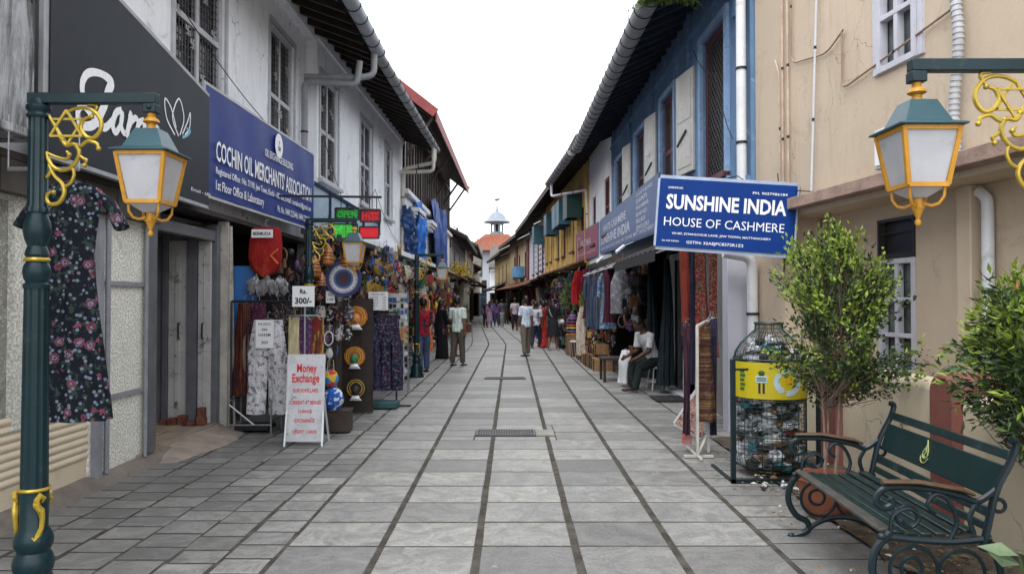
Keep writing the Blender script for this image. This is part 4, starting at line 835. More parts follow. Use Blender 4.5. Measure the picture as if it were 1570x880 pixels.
qpipe([(sQ(5.35), -.03, 3.82), (sQ(5.12), -.03, 3.95), (sQ(5.12), -.03, 5.5)], .010, DPIPE, 'conduit')
ac = thing('meter_box', 'white meter cabinet on the beige wall partly behind the hanging lantern', 'meter box', p(sQ(6.33), -.1, 2.70))
g = MB(FQ); g.box(sQ(6.42), sQ(6.24), -.14, -.003, 2.70, 3.04); g.build('case', WHITEP, ac, bevel=.01); g = MB(FQ); g.box(sQ(6.40), sQ(6.26), -.15, -.141, 2.73, 3.01); g.build('door', WHT, ac)
# small blue tiled strip above the sign
g = MB(FQ); g.box(.05, .66, -.05, -.003, 2.72, 2.9)
for k in range(6): g.box(.08 + k * .1, .15 + k * .1, -.056, -.0505, 2.75, 2.87, 1)
g.build('name_board', [mat('pale_blue_plate', (.22, .35, .55), .6), mat('mid_blue_plate', (.08, .2, .45), .6)], Q)
# --- boundary wall
BW = thing('boundary_wall', 'low cream wall with a rounded top and oxide red piers behind the bench', 'wall', (3.15, 5, 0))
def cap(mb, y0, y1, r, z, x=3.17, n=12, mi=0):
    mb.grid(lambda u, v: (x + r * math.cos(math.pi * v) , y0 + (y1 - y0) * u, z + r * .8 * math.sin(math.pi * v)), max(2, int((y1 - y0) / .3)), n, mi)
g = MB()
for a, b in ((1.0, 5.12), (5.42, 6.98), (7.36, 8.5)):
    zt = .86 if a < 5 else .93
    g.box(3.07, 3.27, a, b, 0, zt); cap(g, a, b, .1, zt)
g.build('wall', CREAM, BW)
for a, b in ((5.12, 5.42), (6.98, 7.36)):
    g = MB(FR(3.0, b, 3.0, a)); L = b - a; g.prism([(0, 0), (L, 0)] + [(L / 2 + L / 2 * math.cos(t), .93 + L * .48 * math.sin(t)) for t in [k * math.pi / 12 for k in range(13)]], 0, .36); g.build('pier', REDW, BW, bevel=.02)
# ------------------------------------------------------------------ signs on the right
S = thing('sunshine_sign', 'tilted bright blue board with bold white lettering about cashmere', 'shop sign', (2.3, 8.1, 2.2))
FS = FR(1.545, 8.05, 3.0, 7.92, 0, 4.2) if 0 else FR(1.545, 8.06, 2.99, 7.93) @ Matrix.Translation((0, 0, 2.18)) @ Matrix.Rotation(R(4.3), 4, 'Y')
BB = mat('bright_blue_vinyl', (.003, .035, .20), .5, .08, 1.5, spec=.15)
m_ = MB(FS); wS, hS = 1.44, .73; m_.box(0, wS, 0, .05, 0, hS)
T = dict(y=-.004, mi=1)
m_.text('SUNSHINE INDIA', .08, .41, .215, width=1.26, bold=.03, **T)
m_.text('HOUSE OF CASHMERE', .07, .225, .135, width=1.26, bold=.0, **T)
m_.text('PH. 9037986184', .98, .615, .038, width=.36, bold=.01, **T); m_.text('SUNSHINE INC.', .09, .625, .03, width=.16, bold=.01, **T)
m_.text('VI/187, SYNAGOGUE LANE, JEW TOWN, MATTANCHERY', .16, .135, .032, width=1.04, bold=.012, **T)
m_.text('GSTIN: 32AEJPC8372R1Z2', .32, .045, .042, width=.6, bold=.01, **T); m_.text('ALL FOR INDIAN', .06, .055, .024, width=.18, bold=.01, **T)
m_.build('panel', [BB, WHT], S, smooth=False)
g = MB(FS)
for q in (((-.01, .025, 0), (-.01, .025, hS)), ((wS + .01, .025, 0), (wS + .01, .025, hS)), ((0, .025, -.01), (wS, .025, -.01)), ((0, .025, hS + .01), (wS, .025, hS + .01))): g.bar(*q, .02, .055)
g.box(.1, .14, .06, 1.0, .3, .34); g.box(1.2, 1.24, .06, .9, .3, .34); g.build('frame', mat('thin_pale_trim', (.35, .42, .55), .5), S)
def rsign(name, label, Ya, Yb, xa, xb, za, zb, h, m, words, tm):
    F = FR(xb, Yb, xa, Ya); L = math.hypot(xb - xa, Yb - Ya); F = F @ Matrix.Translation((0, 0, zb)) @ Matrix.Rotation(math.atan((zb - za) / L), 4, 'Y')
    S = thing(name, label, 'shop sign', ((xa + xb) / 2, (Ya + Yb) / 2, za)); m_ = MB(F); m_.box(0, L, 0, .05, 0, h)
    for t, x, z, s, wd, b in words: m_.text(t, x * L, z * h, s * h, 1, y=-.006, width=wd * L, bold=b)
    m_.build('panel', [m, tm], S, smooth=False); g = MB(F)
    for q in (((0, .02, -.012), (L, .02, -.012)), ((0, .02, h + .012), (L, .02, h + .012)), ((L + .01, .02, 0), (L + .01, .02, h)), ((-.01, .02, 0), (-.01, .02, h))): g.bar(*q, .025, .05)
    g.box(L * .3, L * .3 + .04, .05, .35, h * .5, h * .5 + .04); g.box(L * .8, L * .8 + .04, .05, .35, h * .5, h * .5 + .04)
    g.build('frame', mat('dull_sign_trim', (.10, .12, .2), .5), S); return S
SW2 = mat('faded_lettering', (.62, .65, .74), .6)
rsign('faded_blue_sign', 'long faded slate blue sign running along the blue house front', 13.2, 22.7, 2.58, 2.66, 2.84, 3.02, .98, mat('faded_blue_vinyl', (.09, .14, .29), .5, .12, 1),
      [('SUNSHINE INDIA', .03, .24, .34, .62, .03), ('WHITE CASHMERE', .10, .58, .27, .48, .02), ('VI/187, SYNAGOGUE LANE, JEW TOWN, MATTANCHERY', .04, .07, .12, .92, .01), ('CARPETS', .74, .74, .12, .14, .02), ('PASHMINA', .74, .60, .12, .16, .02), ('SHAWLS', .74, .46, .12, .14, .02), ('SILKS', .74, .32, .12, .12, .02), ('JEWELLERY', .74, .18, .12, .17, .02), ('COTTONS', .74, .88, .09, .2, .02)], SW2)
rsign('maroon_sign', 'faded maroon pink sign hanging after the long slate blue one', 22.9, 27.6, 2.62, 2.36, 3.0, 3.05, .97, mat('faded_maroon_vinyl', (.28, .055, .10), .55, .15, 1.5), [('FATIMA', .25, .42, .36, .5, .02), ('HANDICRAFTS', .1, .14, .12, .8, .01), ('NEW', .05, .75, .12, .2, .02)], mat('pinkish_lettering', (.55, .42, .50), .6))
# ================================================================== STREET LAMPS
LSC = Matrix.Diagonal((.87, .87, 1, 1))
def lamp_proto():
    T_ = thing('street_lamp', 'tall fluted green lamp post beside the hanging floral dress, gold star scrollwork and amber lantern', 'street lamp', (0, 0, 0), 'lantern posts along the lane')
    g = MB(); pr = [(.15, 0), (.15, .06), (.125, .10), (.12, .22), (.09, .27), (.075, .30), (.085, .33), (.088, .36), (.08, .39), (.068, .41), (.082, .44), (.084, .47), (.072, .50), (.06, .52), (.062, .70)]
    g.lathe(pr, 24); g.lathe([(.056, .70), (.050, 1.64)], 28, flute=.05); g.lathe([(.056, 1.64), (.058, 1.66), (.046, 1.67), (.055, 1.69), (.060, 1.72), (.055, 1.75), (.045, 1.765), (.045, 1.79), (.052, 1.80), (.048, 1.82), (.040, 1.84), (.052, 1.87), (.060, 1.91), (.056, 1.95), (.045, 1.985), (.042, 2.0)], 24)
    g.lathe([(.050, 2.0), (.050, 2.02), (.042, 2.03), (.040, 2.45)], 28, flute=.05); g.lathe([(.05, 2.45), (.053, 2.46), (.044, 2.475), (.053, 2.49), (.053, 2.505), (.04, 2.515), (.03, 2.54)], 24)
    g.build('post', GREENP, T_)
    g = MB(); g.tube([(.048 * math.cos(t), .048 * math.sin(t), 1.777) for t in [k * math.pi / 12 for k in range(24)]], .010, 6, closed=True)
    for k in range(14): t = k * math.pi / 7; g.ball((.05 * math.cos(t), .05 * math.sin(t), 1.777), .008, 6, 4)
    g.tube([(.062 * math.cos(t), .062 * math.sin(t), .70) for t in [k * math.pi / 12 for k in range(24)]], .009, 6, closed=True)
    g.build('gold_band', GOLD, T_)
    for a in (8, 128, 248):
        g = MB(Matrix.Rotation(R(a - 48), 4, 'Z')); g.tube([(.066, .012, .645), (.074, .016, .665), (.078, .0, .68), (.078, -.014, .66), (.076, -.010, .635), (.074, .006, .61), (.072, .012, .57), (.070, .010, .53), (.068, -.004, .495), (.068, -.022, .475), (.066, -.03, .49)], [.006, .012, .015, .014, .012, .016, .012, .011, .013, .011, .005], 8); g.tube([(.066, -.02, .65), (.08, -.02, .64), (.082, -.005, .61), (.07, 0, .59)], [.006, .011, .010, .005], 6); g.build('acanthus_ornament', GOLD, T_)
    g = MB(); g.box(-.045, .565, -.024, .024, 2.517, 2.567); g.build('arm', GREENP, T_, bevel=.004)
    g = MB(); g.box(.505, .567, -.028, .028, 2.472, 2.516); g.ball((.536, -.028, 2.495), .012, 8, 5); g.build('coupling', GREENP, T_, bevel=.004)
    # scrollwork
    g = MB(); q = lambda a, b: ((a - 44) * .000913, 0, 2.54 - (b - 300) * .000913)
    def sp(pts, r=.0075, k=5):
        P = [Vector(q(*p)) for p in pts]; O = []
        for i in range(len(P) - 1):
            a, b, c, d = P[max(0, i - 1)], P[i], P[i + 1], P[min(len(P) - 1, i + 2)]
            for j in range(k): t = j / k; O.append(.5 * (2 * b + (c - a) * t + (2 * a - 5 * b + 4 * c - d) * t * t + (3 * b - a - 3 * c + d) * t ** 3))
        O.append(P[-1]); n = len(O); g.tube(O, [r * (.55 + .45 * math.sin(math.pi * min(1, .12 + .8 * i / n))) for i in range(n)], 7)
    sp([(180, 375), (230, 350), (290, 345), (340, 370), (370, 420), (362, 470), (330, 502), (290, 492), (265, 450), (282, 405), (320, 392)], .010)
    sp([(300, 328), (345, 335), (335, 365), (310, 400)], .008); sp([(95, 385), (130, 440), (150, 480), (165, 510), (190, 540), (230, 535), (255, 570), (250, 610), (220, 652), (170, 672), (120, 650), (95, 610), (85, 578), (60, 575)], .010)
    sp([(230, 535), (262, 545), (300, 520), (345, 530), (357, 558)], .009); sp([(300, 522), (315, 505), (345, 500)], .006); sp([(255, 590), (280, 610), (295, 618), (285, 645)], .008); sp([(85, 578), (140, 602), (190, 612), (205, 592), (190, 572)], .008)
    sp([(100, 640), (130, 700), (170, 742), (182, 790), (155, 838), (112, 848), (88, 822), (98, 792), (125, 785)], .010); sp([(218, 652), (232, 690), (215, 735), (180, 758)], .008); sp([(60, 720), (95, 700), (115, 665)], .008)
    for p_ in ((357, 558), (285, 645), (125, 785), (320, 392), (205, 590), (170, 510), (240, 540)): g.ball(q(*p_), .012, 8, 5)
    g.build('scrollwork', GOLD, T_)
    g = MB(); c = q(190, 448)
    for s in (1, -1):
        tri = [(c[0] + .088 * math.sin(t), -.004 * s, c[2] + s * .082 * math.cos(t)) for t in (0, 2.0944, 4.1888)]
        for i in range(3): g.bar(tri[i], tri[(i + 1) % 3], .009, .010)
    g.build('star_ornament', GOLD, T_)
    # lantern
    L = MB(AT(.536, 0) @ LSC); L.lathe([(.018, 2.475), (.022, 2.47), (.02, 2.455), (.04, 2.44), (.043, 2.43), (.022, 2.42), (.024, 2.405), (.034, 2.392), (.036, 2.385)], 16); L.build('neck', YELP, T_)
    def fr(mb, z0, a, z1, b, mi=0, cap=True):
        v = [mb.v(p) for p in ((-a, -a, z0), (a, -a, z0), (a, a, z0), (-a, a, z0), (-b, -b, z1), (b, -b, z1), (b, b, z1), (-b, b, z1))]
        for k in range(4): mb.f((v[k], v[(k + 1) % 4], v[4 + (k + 1) % 4], v[4 + k]), mi)
        if cap: mb.f(v[3::-1], mi); mb.f(v[4:], mi)
    L = MB(AT(.536, 0) @ LSC); fr(L, 2.298, .108, 2.392, .062); fr(L, 2.276, .155, 2.284, .155); fr(L, 2.284, .153, 2.299, .11); ro = L.build('lantern_roof', mat('blue_green_lamp_roof', (.018, .065, .085), .4, .15, 6), T_, bevel=.002)
    L = MB(AT(.536, 0) @ LSC); zt, zb, a, b = 2.272, 2.045, .128, .090
    for sx_, sy_ in ((1, 1), (1, -1), (-1, 1), (-1, -1)): L.bar((sx_ * a, sy_ * a, zt), (sx_ * b, sy_ * b, zb), .019, .019)
    for z, w_, t in ((zt - .006, a, .014), (zb, b, .02)):
        for s in (1, -1): L.box(-w_, w_, s * w_ - t / 2, s * w_ + t / 2, z - .009, z + .009); L.box(s * w_ - t / 2 + .001, s * w_ + t / 2 - .001, -w_ + .001, w_ - .001, z - .0085, z + .0085)
    lf_ = L.build('lantern_frame', YELP, T_)
    for s, ax in ((1, 0), (-1, 0), (1, 1), (-1, 1)):
        L = MB(AT(.536, 0) @ LSC); P4 = [(-a + .01, s * a * .985, zt - .01), (a - .01, s * a * .985, zt - .01), (b - .01, s * b * .98, zb + .01), (-b + .01, s * b * .98, zb + .01)]
        if ax: P4 = [(p[1], p[0], p[2]) for p in P4]
        L.poly(P4); L.build('pane', mat('frosted_lamp_glass', (.40, .41, .44), .3, .08, 6, spots=(.26, .26, .28), spot_amt=.5, spot_scale=7, spec=.5), T_)
    L = MB(AT(.536, 0) @ LSC); fr(L, 2.036, .082, 2.0, .03); L.build('lantern_floor', mat('frosted_lamp_glass', (.6, .6, .6)), T_)
    L = MB(AT(.536, 0) @ LSC); L.lathe([(.008, 1.888), (.014, 1.895), (.014, 1.905), (.007, 1.915), (.012, 1.925), (.02, 1.945), (.026, 1.955), (.03, 1.96), (.026, 1.968), (.022, 1.975), (.024, 2.03)], 14)
    L.build('finial', YELP, T_)
    for k in range(4):
        L = MB(AT(.536, 0, 0, 45 + 90 * k) @ LSC); L.tube([(.115, 0, 2.04), (.112, 0, 2.0), (.09, 0, 1.972), (.06, 0, 1.965), (.028, 0, 1.975)], .007, 6); L.build('curled_bracket', YELP, T_)
    return T_
LP = lamp_proto(); LP.location = (-2.25, 3.55, 0)
dup(LP, (2.19, 3.05, 0), 180, 'amber lantern reaching in front of the beige wall on its green arm')
dup(LP, (-2.41, 8.9, 0), 0, 'green lamp post standing just behind the money exchange board')
dup(LP, (-1.98, 15.6, 0), 0, 'green lamp post in front of the crumpled bright blue tarpaulin')
dup(LP, (-2.68, 36, 0), 0, 'far lamp post beside the potted plant at the cream pillars')
dup(LP, (-3.0, 43, 0), 0, 'farthest visible lamp post near the yellow flowers')

# ================================================================== BENCH
BN = thing('park_bench', 'dark green slatted bench with cast iron scroll ends and a gold emblem on its backboard', 'bench', (1.88, 3.72, 0))
MBn = AT(1.85, 3.73, 0, -3.2); LBn = 1.33
BW_ = mat('worn_green_bench_wood', (.003, .017, .018), .38, .25, 9, spots=(.06, .075, .07), spot_amt=.5, spot_scale=14, spec=.6); BWF = mat('faded_brown_slat', (.055, .052, .046), .55, .25, 9, spots=(.2, .18, .15), spot_amt=.5, spot_scale=12)
ARMW = mat('varnished_brown_arm', (.075, .045, .026), .45, .25, 8)
def ends(y):
    T = MB(MBn); P = lambda *a: [(x, y, z) for x, z in a]
    def cr(pts, r, k=5):
        V_ = [Vector(p) for p in P(*pts)]; O = []
        for i in range(len(V_) - 1):
            a, b, c, d = V_[max(0, i - 1)], V_[i], V_[i + 1], V_[min(len(V_) - 1, i + 2)]
            for j in range(k): t = j / k; O.append(.5 * (2 * b + (c - a) * t + (2 * a - 5 * b + 4 * c - d) * t * t + (3 * b - a - 3 * c + d) * t ** 3))
        O.append(V_[-1]); T.tube(O, r, 7, ell=(1, 1.3))
    cr([(.02, .44), (-.05, .36), (-.07, .25), (-.02, .15), (.05, .11), (.06, .05), (-.03, .01), (-.05, .012)], .016)      # front leg
    cr([(.0, .012), (.12, .10), (.25, .14), (.40, .12), (.52, .05), (.60, .012), (.63, .012)], .014)
    cr([(.50, .40), (.54, .28), (.56, .15), (.60, .03)], .016); cr([(.0, .42), (.15, .405), (.32, .40), (.50, .42)], .014)
    cr([(.46, .36), (.49, .50), (.53, .66), (.60, .80), (.625, .885), (.60, .90)], .017)
    cr([(.53, .66), (.44, .60), (.36, .625), (.22, .655), (.04, .665), (-.03, .64), (-.05, .59), (-.01, .56), (.03, .58), (.02, .61)], .013)
    cr([(.30, .40), (.34, .50), (.30, .60), (.24, .63), (.20, .58), (.24, .54)], .009); cr([(.02, .44), (.03, .52), (.10, .56), (.16, .52), (.12, .47), (.07, .50)], .010); cr([(.44, .60), (.40, .52), (.42, .44)], .010)
    for cx, cz, r in ((.13, .26, .115), (.36, .25, .11), (.10, .52, .05), (.12, .27, .05), (.54, .58, .03)):
        T.tube([(cx + r * math.cos(t), y, cz + r * math.sin(t)) for t in [k * math.pi / 12 for k in range(24)]], .010, 6, closed=True)
    for cx, cz in ((-.05, .012), (.62, .012), (-.02, .42)): T.ball(MBn.inverted() @ MBn @ Vector((cx, y, cz)), (.028, .02, .02), 8, 6)
    T.build('end_frame', IRON, BN)
    a = MB(MBn); a.tube([(-.02, y, .688), (.15, y, .69), (.36, y, .655), (.42, y, .632)], [.022, .026, .026, .018], 8, ell=(1.1, .5)); a.build('armrest', ARMW, BN)
ends(0); ends(LBn)
for k in range(7):
    x = .0 + k * .068; g = MB(MBn); z = .435 - .02 * math.sin(math.pi * k / 6); g.box(x - .026 if k else x - .03, x + .026, .02, LBn - .02, z, z + .02); g.build('seat_slat', BWF if k == 0 else BW_, BN, bevel=.005)
tb = R(-17)
def bslat(z0, z1, m, nm='back_slat'):
    g = MB(MBn @ Matrix.Translation((.485, 0, .44)) @ Matrix.Rotation(R(18), 4, 'Y')); g.box(-.012, .012, .02, LBn - .02, z0, z1); return g.build(nm, m, BN, bevel=.005)
bslat(.01, .05, BW_); bslat(.075, .125, BW_); bslat(.165, .345, mat('green_backboard', (.003, .018, .019), .42, .2, 6, spots=(.01, .04, .04), spot_amt=.4), 'backboard'); bslat(.375, .425, BW_)
g = MB(MBn @ Matrix.Translation((.485, 0, .44)) @ Matrix.Rotation(R(18), 4, 'Y') @ Matrix.Translation((-.016, LBn * .56, .25)))
for pts in ([(.012, .065), (.0, .045), (-.018, .02), (-.024, -.005), (-.012, -.022), (.008, -.022), (.022, -.008), (.022, .008), (.008, .03), (.004, .045)], [(-.034, -.018), (-.018, -.04), (.004, -.046), (.024, -.036), (.034, -.016)], [(.004, .03), (-.004, .008), (.006, -.008), (.0, -.02)]):
    g.tube([(0, a * 1.25, b * 1.25) for a, b in pts], .004, 6)
g.build('emblem', mat('pale_green_gold', (.30, .34, .14), .4), BN)

# ================================================================== WIRE LITTER BIN
WB = thing('litter_bin', 'bottle shaped wire litter cage with a yellow band, full of plastic waste', 'litter bin', (2.36, 6.9, 0))
M0 = AT(2.36, 6.9); g = MB(M0); pf_ = [(.20, .05), (.30, .10), (.32, .2), (.32, 1.04), (.30, 1.12), (.25, 1.2), (.17, 1.28), (.125, 1.32), (.12, 1.38)]
for k in range(48):
    t = 2 * math.pi * k / 48; g.tube([(r * math.cos(t), r * math.sin(t), z) for r, z in pf_], .0022 if k % 4 else .005, 4, caps=False)
def rad(z): return interp([(b, a) for a, b in pf_], z)
z = .07
while z < 1.38:
    r = rad(z); g.tube([(r * math.cos(t), r * math.sin(t), z) for t in [k * math.pi / 16 for k in range(32)]], .002, 4, closed=True); z += .036
for z, r_ in ((.06, .008), (.38, .006), (.70, .006), (1.06, .008), (1.38, .011)):
    r = rad(z) + .003; g.tube([(r * math.cos(t), r * math.sin(t), z) for t in [k * math.pi / 16 for k in range(32)]], r_, 6, closed=True)
g.build('wire_cage', mat('dark_green_wire', (.012, .03, .03), .45), WB)
g = MB(M0); 
g.grid(lambda u, v: (.328 * math.cos(u * 2 * math.pi), .328 * math.sin(u * 2 * math.pi), .72 + .32 * v), 64, 1)
def curved(mb, a0, pts, mi, y=.331):
    mb.poly([(y * math.cos(R(a0) + x / .33), y * math.sin(R(a0) + x / .33), z) for x, z in pts], mi)
# figure with a placard, the recycling loop and block lettering, printed on the band
def pr(a0, x0, x1, z0, z1, mi, y=.331): n = 5; [curved(g, a0, [(x0 + (x1 - x0) * i / n, z0), (x0 + (x1 - x0) * (i + 1) / n, z0), (x0 + (x1 - x0) * (i + 1) / n, z1), (x0 + (x1 - x0) * i / n, z1)], mi, y) for i in range(n)]
A0 = 240
pr(A0, -.05, .05, .865, .925, 2, .3315); curved(g, A0, [(.032 * math.cos(t) , .945 + .026 * math.sin(t)) for t in [k * math.pi / 8 for k in range(9)]], 3, .332)
pr(A0, -.028, -.008, .77, .864, 4); pr(A0, .008, .028, .77, .864, 4); pr(A0, -.022, .022, .925, .945, 4)
for z in (.905, .885): pr(A0, -.04, .04, z - .006, z + .005, 3, .333)
for (zz, ww) in ((.955, .05), (.92, .06), (.88, .05), (.84, .06), (.80, .05)): pr(208, -.03, -.03 + ww, zz - .013, zz + .012, 3)
for k in range(3):
    a = k * 2.0944 + .3
    for j in range(7):
        t0 = a + j * .22; t1 = a + (j + 1) * .22; q = lambda t, r: (.02 + r * math.cos(t) * 1.05, .875 + r * math.sin(t)); curved(g, 277, [q(t0, .075), q(t1, .075), q(t1, .125), q(t0, .125)], 2)
    curved(g, 277, [q(a + 1.54, .06), q(a + 1.54, .14), q(a + 1.95, .1)], 2)
curved(g, 277, [(.02 + .03 * math.cos(t), .875 + .03 * math.sin(t)) for t in [k * math.pi / 5 for k in range(10)]], 5)
g.build('printed_band', [mat('yellow_band', (.48, .40, .010), .45, .1, 4, spots=(.35, .27, .03), spot_amt=.3), BLK, mat('pale_blue_print', (.40, .50, .56), .5), mat('green_print', (.02, .13, .03), .5), mat('dark_print', (.03, .02, .02), .5), mat('orange_print', (.6, .3, .02), .5)], WB, recalc=False)
g = MB(); g.box(1.895, 1.935, 6.5, 6.54, .0, 1.08); g.box(1.9, 1.93, 6.5, 7.2, .0, .03); g.box(1.895, 2.5, 6.5, 6.54, .001, .05); g.box(1.936, 2.05, 6.51, 6.53, .98, 1.0); g.box(2.72, 2.75, 6.7, 6.74, 0, 1.1); g.build('stand', IRON, WB, bevel=.003)
# rubbish
g = MB(M0); rs = random.Random(3)
def crumple(mb, c, s, mi, seed):
    b0 = len(mb.V); mb.ball((0, 0, 0), 1, 12, 8, mi)
    Mi = mb.M
    for i in range(b0, len(mb.V)):
        p = Mi.inverted() @ Vector(mb.V[i]); d = 1 + .9 * noise.noise(p * 3.1 + Vector((seed, seed * 2, 0)))
        p = Vector((p.x * s[0] * d, p.y * s[1] * d, p.z * s[2] * d)) + Vector(c); mb.V[i] = tuple(Mi @ p)
for k in range(420):
    z = .1 + rs.random() * .64 if k < 350 else .95 + rs.random() * .3
    rr = (rad(z) - .06) * (rs.random() ** .35); t = rs.random() * 6.3; s = rs.uniform(.03, .075)
    crumple(g, (rr * math.cos(t), rr * math.sin(t), z), (s, s * rs.uniform(.5, 1.2), s * rs.uniform(.3, .8)), rs.choice((0, 0, 0, 0, 1, 1, 1, 5, 5, 5, 2, 0, 1, 3, 2, 5, 0, 1, 5, 4)), k)
g.build('rubbish', [mat('white_plastic_waste', (.62, .63, .66), .3, .15, 20), mat('clear_bottle', (.26, .29, .31), .15, .3, 10, spec=.8), mat('brown_carton', (.20, .12, .06), .7), mat('teal_plastic', (.04, .16, .2), .35), mat('red_wrapper', (.3, .04, .03), .35), mat('dark_waste', (.04, .035, .03), .6)], kind='stuff', label='crumpled plastic bottles, bags and cartons filling the wire litter cage', cat='rubbish')
g = MB(); rs = random.Random(5)
for k in range(30): crumple(g, (rs.uniform(2.08, 2.75), rs.uniform(6.15, 6.7), .03), (rs.uniform(.012, .035), rs.uniform(.012, .035), .015), rs.choice((0, 0, 1, 2)), k)
g.build('rubbish', [MC['white_plastic_waste'], MC['brown_carton'], MC['dark_waste']], kind='stuff', label='loose litter scattered on the ground at the foot of the wire cage', cat='rubbish')

# ================================================================== PLANTS
LG = [mat('leaf_mid_green', (.05, .092, .022), .5, .3, 5, spec=.4), mat('leaf_dark_green', (.014, .032, .011), .5, .3, 5, spec=.4), mat('leaf_young_green', (.17, .24, .03), .5, .2, 5, spec=.4), mat('leaf_red_tip', (.30, .09, .035), .5)]
BARK = mat('thin_brown_bark', (.17, .12, .095), .85, .3, 12)
def leafat(mb, p, L, w, mi, rs, dirv=None, droop=.3):
    d = Vector(dirv) if dirv else Vector((rs.gauss(0, 1), rs.gauss(0, 1), rs.gauss(.2, .7)))
    d.normalize(); s = d.cross(Vector((rs.gauss(0, 1), rs.gauss(0, 1), rs.gauss(0, 1))))
    if s.length < 1e-3: return
    s.normalize(); n = s.cross(d); p = Vector(p)
    a = p; b = p + d * L * .45 + s * w / 2 + n * w * .18; c = p + d * L - n * L * .1; e = p + d * L * .45 - s * w / 2 + n * w * .18
    m = p + d * L * .5
    i = [mb.v(q) for q in (a, b, m, c, e)]; mb.f((i[0], i[1], i[2]), mi); mb.f((i[1], i[3], i[2]), mi); mb.f((i[3], i[4], i[2]), mi); mb.f((i[4], i[0], i[2]), mi)
def shrub(T_, base, cc, rx, rz, nb, per, L, w, seed, stems=3, cols=(0, 1, 2), tip=2, low=-.9, dirup=.5):
    rs = random.Random(seed); br = MB(); lv = MB(); cc = Vector(cc); base = Vector(base)
    roots = []
    for k in range(stems):
        t = k * 6.28 / stems + rs.random(); top = cc + Vector((rx * .18 * math.cos(t), rx * .18 * math.sin(t), rz * rs.uniform(.1, .6))); mid = base.lerp(top, .5) + Vector((rs.uniform(-.04, .04), rs.uniform(-.04, .04), 0))
        st = base + Vector((.05 * math.cos(t), .05 * math.sin(t), 0)); pts = [st, st.lerp(mid, .5) + Vector((rs.uniform(-.02, .02), 0, 0)), mid, mid.lerp(top, .5), top]; br.tube(pts, [.010, .008, .007, .005, .0025], 6); roots.append(pts)
    CCs = []
    for k in range(74):
        u = rs.random() * 6.283; h = rs.uniform(low, 1) ; f = rs.uniform(.12, 1.06) ** .62; ring = math.sqrt(max(0, 1 - abs(h) ** 2.2)); CCs.append((u, h, f * (1 + .22 * math.sin(u * 2 + h * 5 + seed))))
    for k in range(nb):
        # clump centre near the crown surface, uneven outline
        u, h, f = CCs[k % len(CCs)]; u += rs.gauss(0, .19); h = max(low, min(1, h + rs.gauss(0, .09))); f *= rs.uniform(.82, 1.08); ring = math.sqrt(max(0, 1 - abs(h) ** 2.2))
        c = cc + Vector((rx * ring * f * math.cos(u), rx * ring * f * math.sin(u), rz * h * (.85 + .15 * f)))
        pts = rs.choice(roots); s = pts[rs.randint(2, 4)] if c.z > cc.z else Vector(pts[1]).lerp(pts[2], rs.uniform(.5, 1))
        m = Vector(s).lerp(c, .5) + Vector((0, 0, -.05)); br.tube([s, m, c], [.004, .0025, .0012], 4, caps=False)
        out = (c - cc).normalized() + Vector((0, 0, dirup)); new = rs.random() < (.7 if c.z > cc.z + rz * .05 else .32)
        for j in range(per):
            t = rs.random(); p = Vector(m).lerp(c, .25 + .95 * t) + Vector((rs.gauss(0, .026), rs.gauss(0, .026), rs.gauss(0, .026)))
            d = out + Vector((rs.gauss(0, .8), rs.gauss(0, .8), rs.gauss(0, .7)))
            mi = (tip if (new and t > .45) else (cols[1] if rs.random() < .4 else cols[0]))
            leafat(lv, p, L * rs.uniform(.6, 1.2), w * rs.uniform(.7, 1.1), mi, rs, d)
    br.build('trunk', BARK, T_); lv.build('crown', LG, T_, smooth=False, recalc=False)
TR = thing('potted_tree', 'airy small leaved tree in a terracotta pot between the wire cage and the bench', 'tree', (2.34, 5.55, 0))
g = MB(AT(2.30, 5.5)); g.lathe([(.13, .02), (.15, .06), (.195, .2), (.205, .28), (.22, .285), (.22, .32), (.195, .32), (.185, .26)], 24); g.build('pot', mat('terracotta', (.22, .075, .04), .75, .15, 5, spots=(.2, .09, .05), spot_amt=.5), TR)
g = MB(AT(2.30, 5.5)); g.lathe([(.001, .28), (.185, .27)], 20, caps=False); g.build('soil', mat('pot_soil', (.05, .035, .025), .95, .4, 20, bump=.8), TR)
shrub(TR, (2.33, 5.5, .27), (2.46, 5.7, 1.42), .50, .66, 360, 32, .050, .024, 11, stems=4, low=-.85)
TR = thing('tree', 'bushy narrow leaved tree with fresh red tips hanging over the near end of the bench', 'tree', (2.95, 4.15, 0))
shrub(TR, (3.0, 4.2, .0), (3.0, 4.2, 1.24),   .46, .48, 230, 34, .08, .024, 23, stems=3, dirup=.2)
rs = random.Random(9); g = MB()
for k in range(22): leafat(g, (3.0 + rs.gauss(0, .2), 4.2 + rs.gauss(0, .2), 1.26 + rs.uniform(.25, .62)), .05, .013, 3, rs, (rs.gauss(0, .3), rs.gauss(0, .3), 1))
g.build('red_shoots', LG, TR, smooth=False, recalc=False)
PL = thing('plant', 'pale broad leaved plant at the foot of the wall near the bench leg', 'plant', (2.45, 3.55, 0)); g = MB(); rs = random.Random(4)
for k in range(16):
    a = rs.random() * 6.28; h = rs.uniform(.12, .38); p = Vector((2.47, 3.5, .02)); q = p + Vector((.1 * math.cos(a), .1 * math.sin(a), h)); g.tube([p, p.lerp(q, .6), q], .004, 4, mi=1)
    leafat(g, q, rs.uniform(.12, .2), .075, 0, rs, (math.cos(a), math.sin(a), .15))
g.build('leaves', [mat('pale_leaf', (.13, .19, .10), .5, .2, 8), LG[0]], PL, smooth=False, recalc=False)
PL = thing('fern', 'fern growing from the grey gutter of the blue house', 'plant', (2.02, 9.9, 5.5)); g = MB()
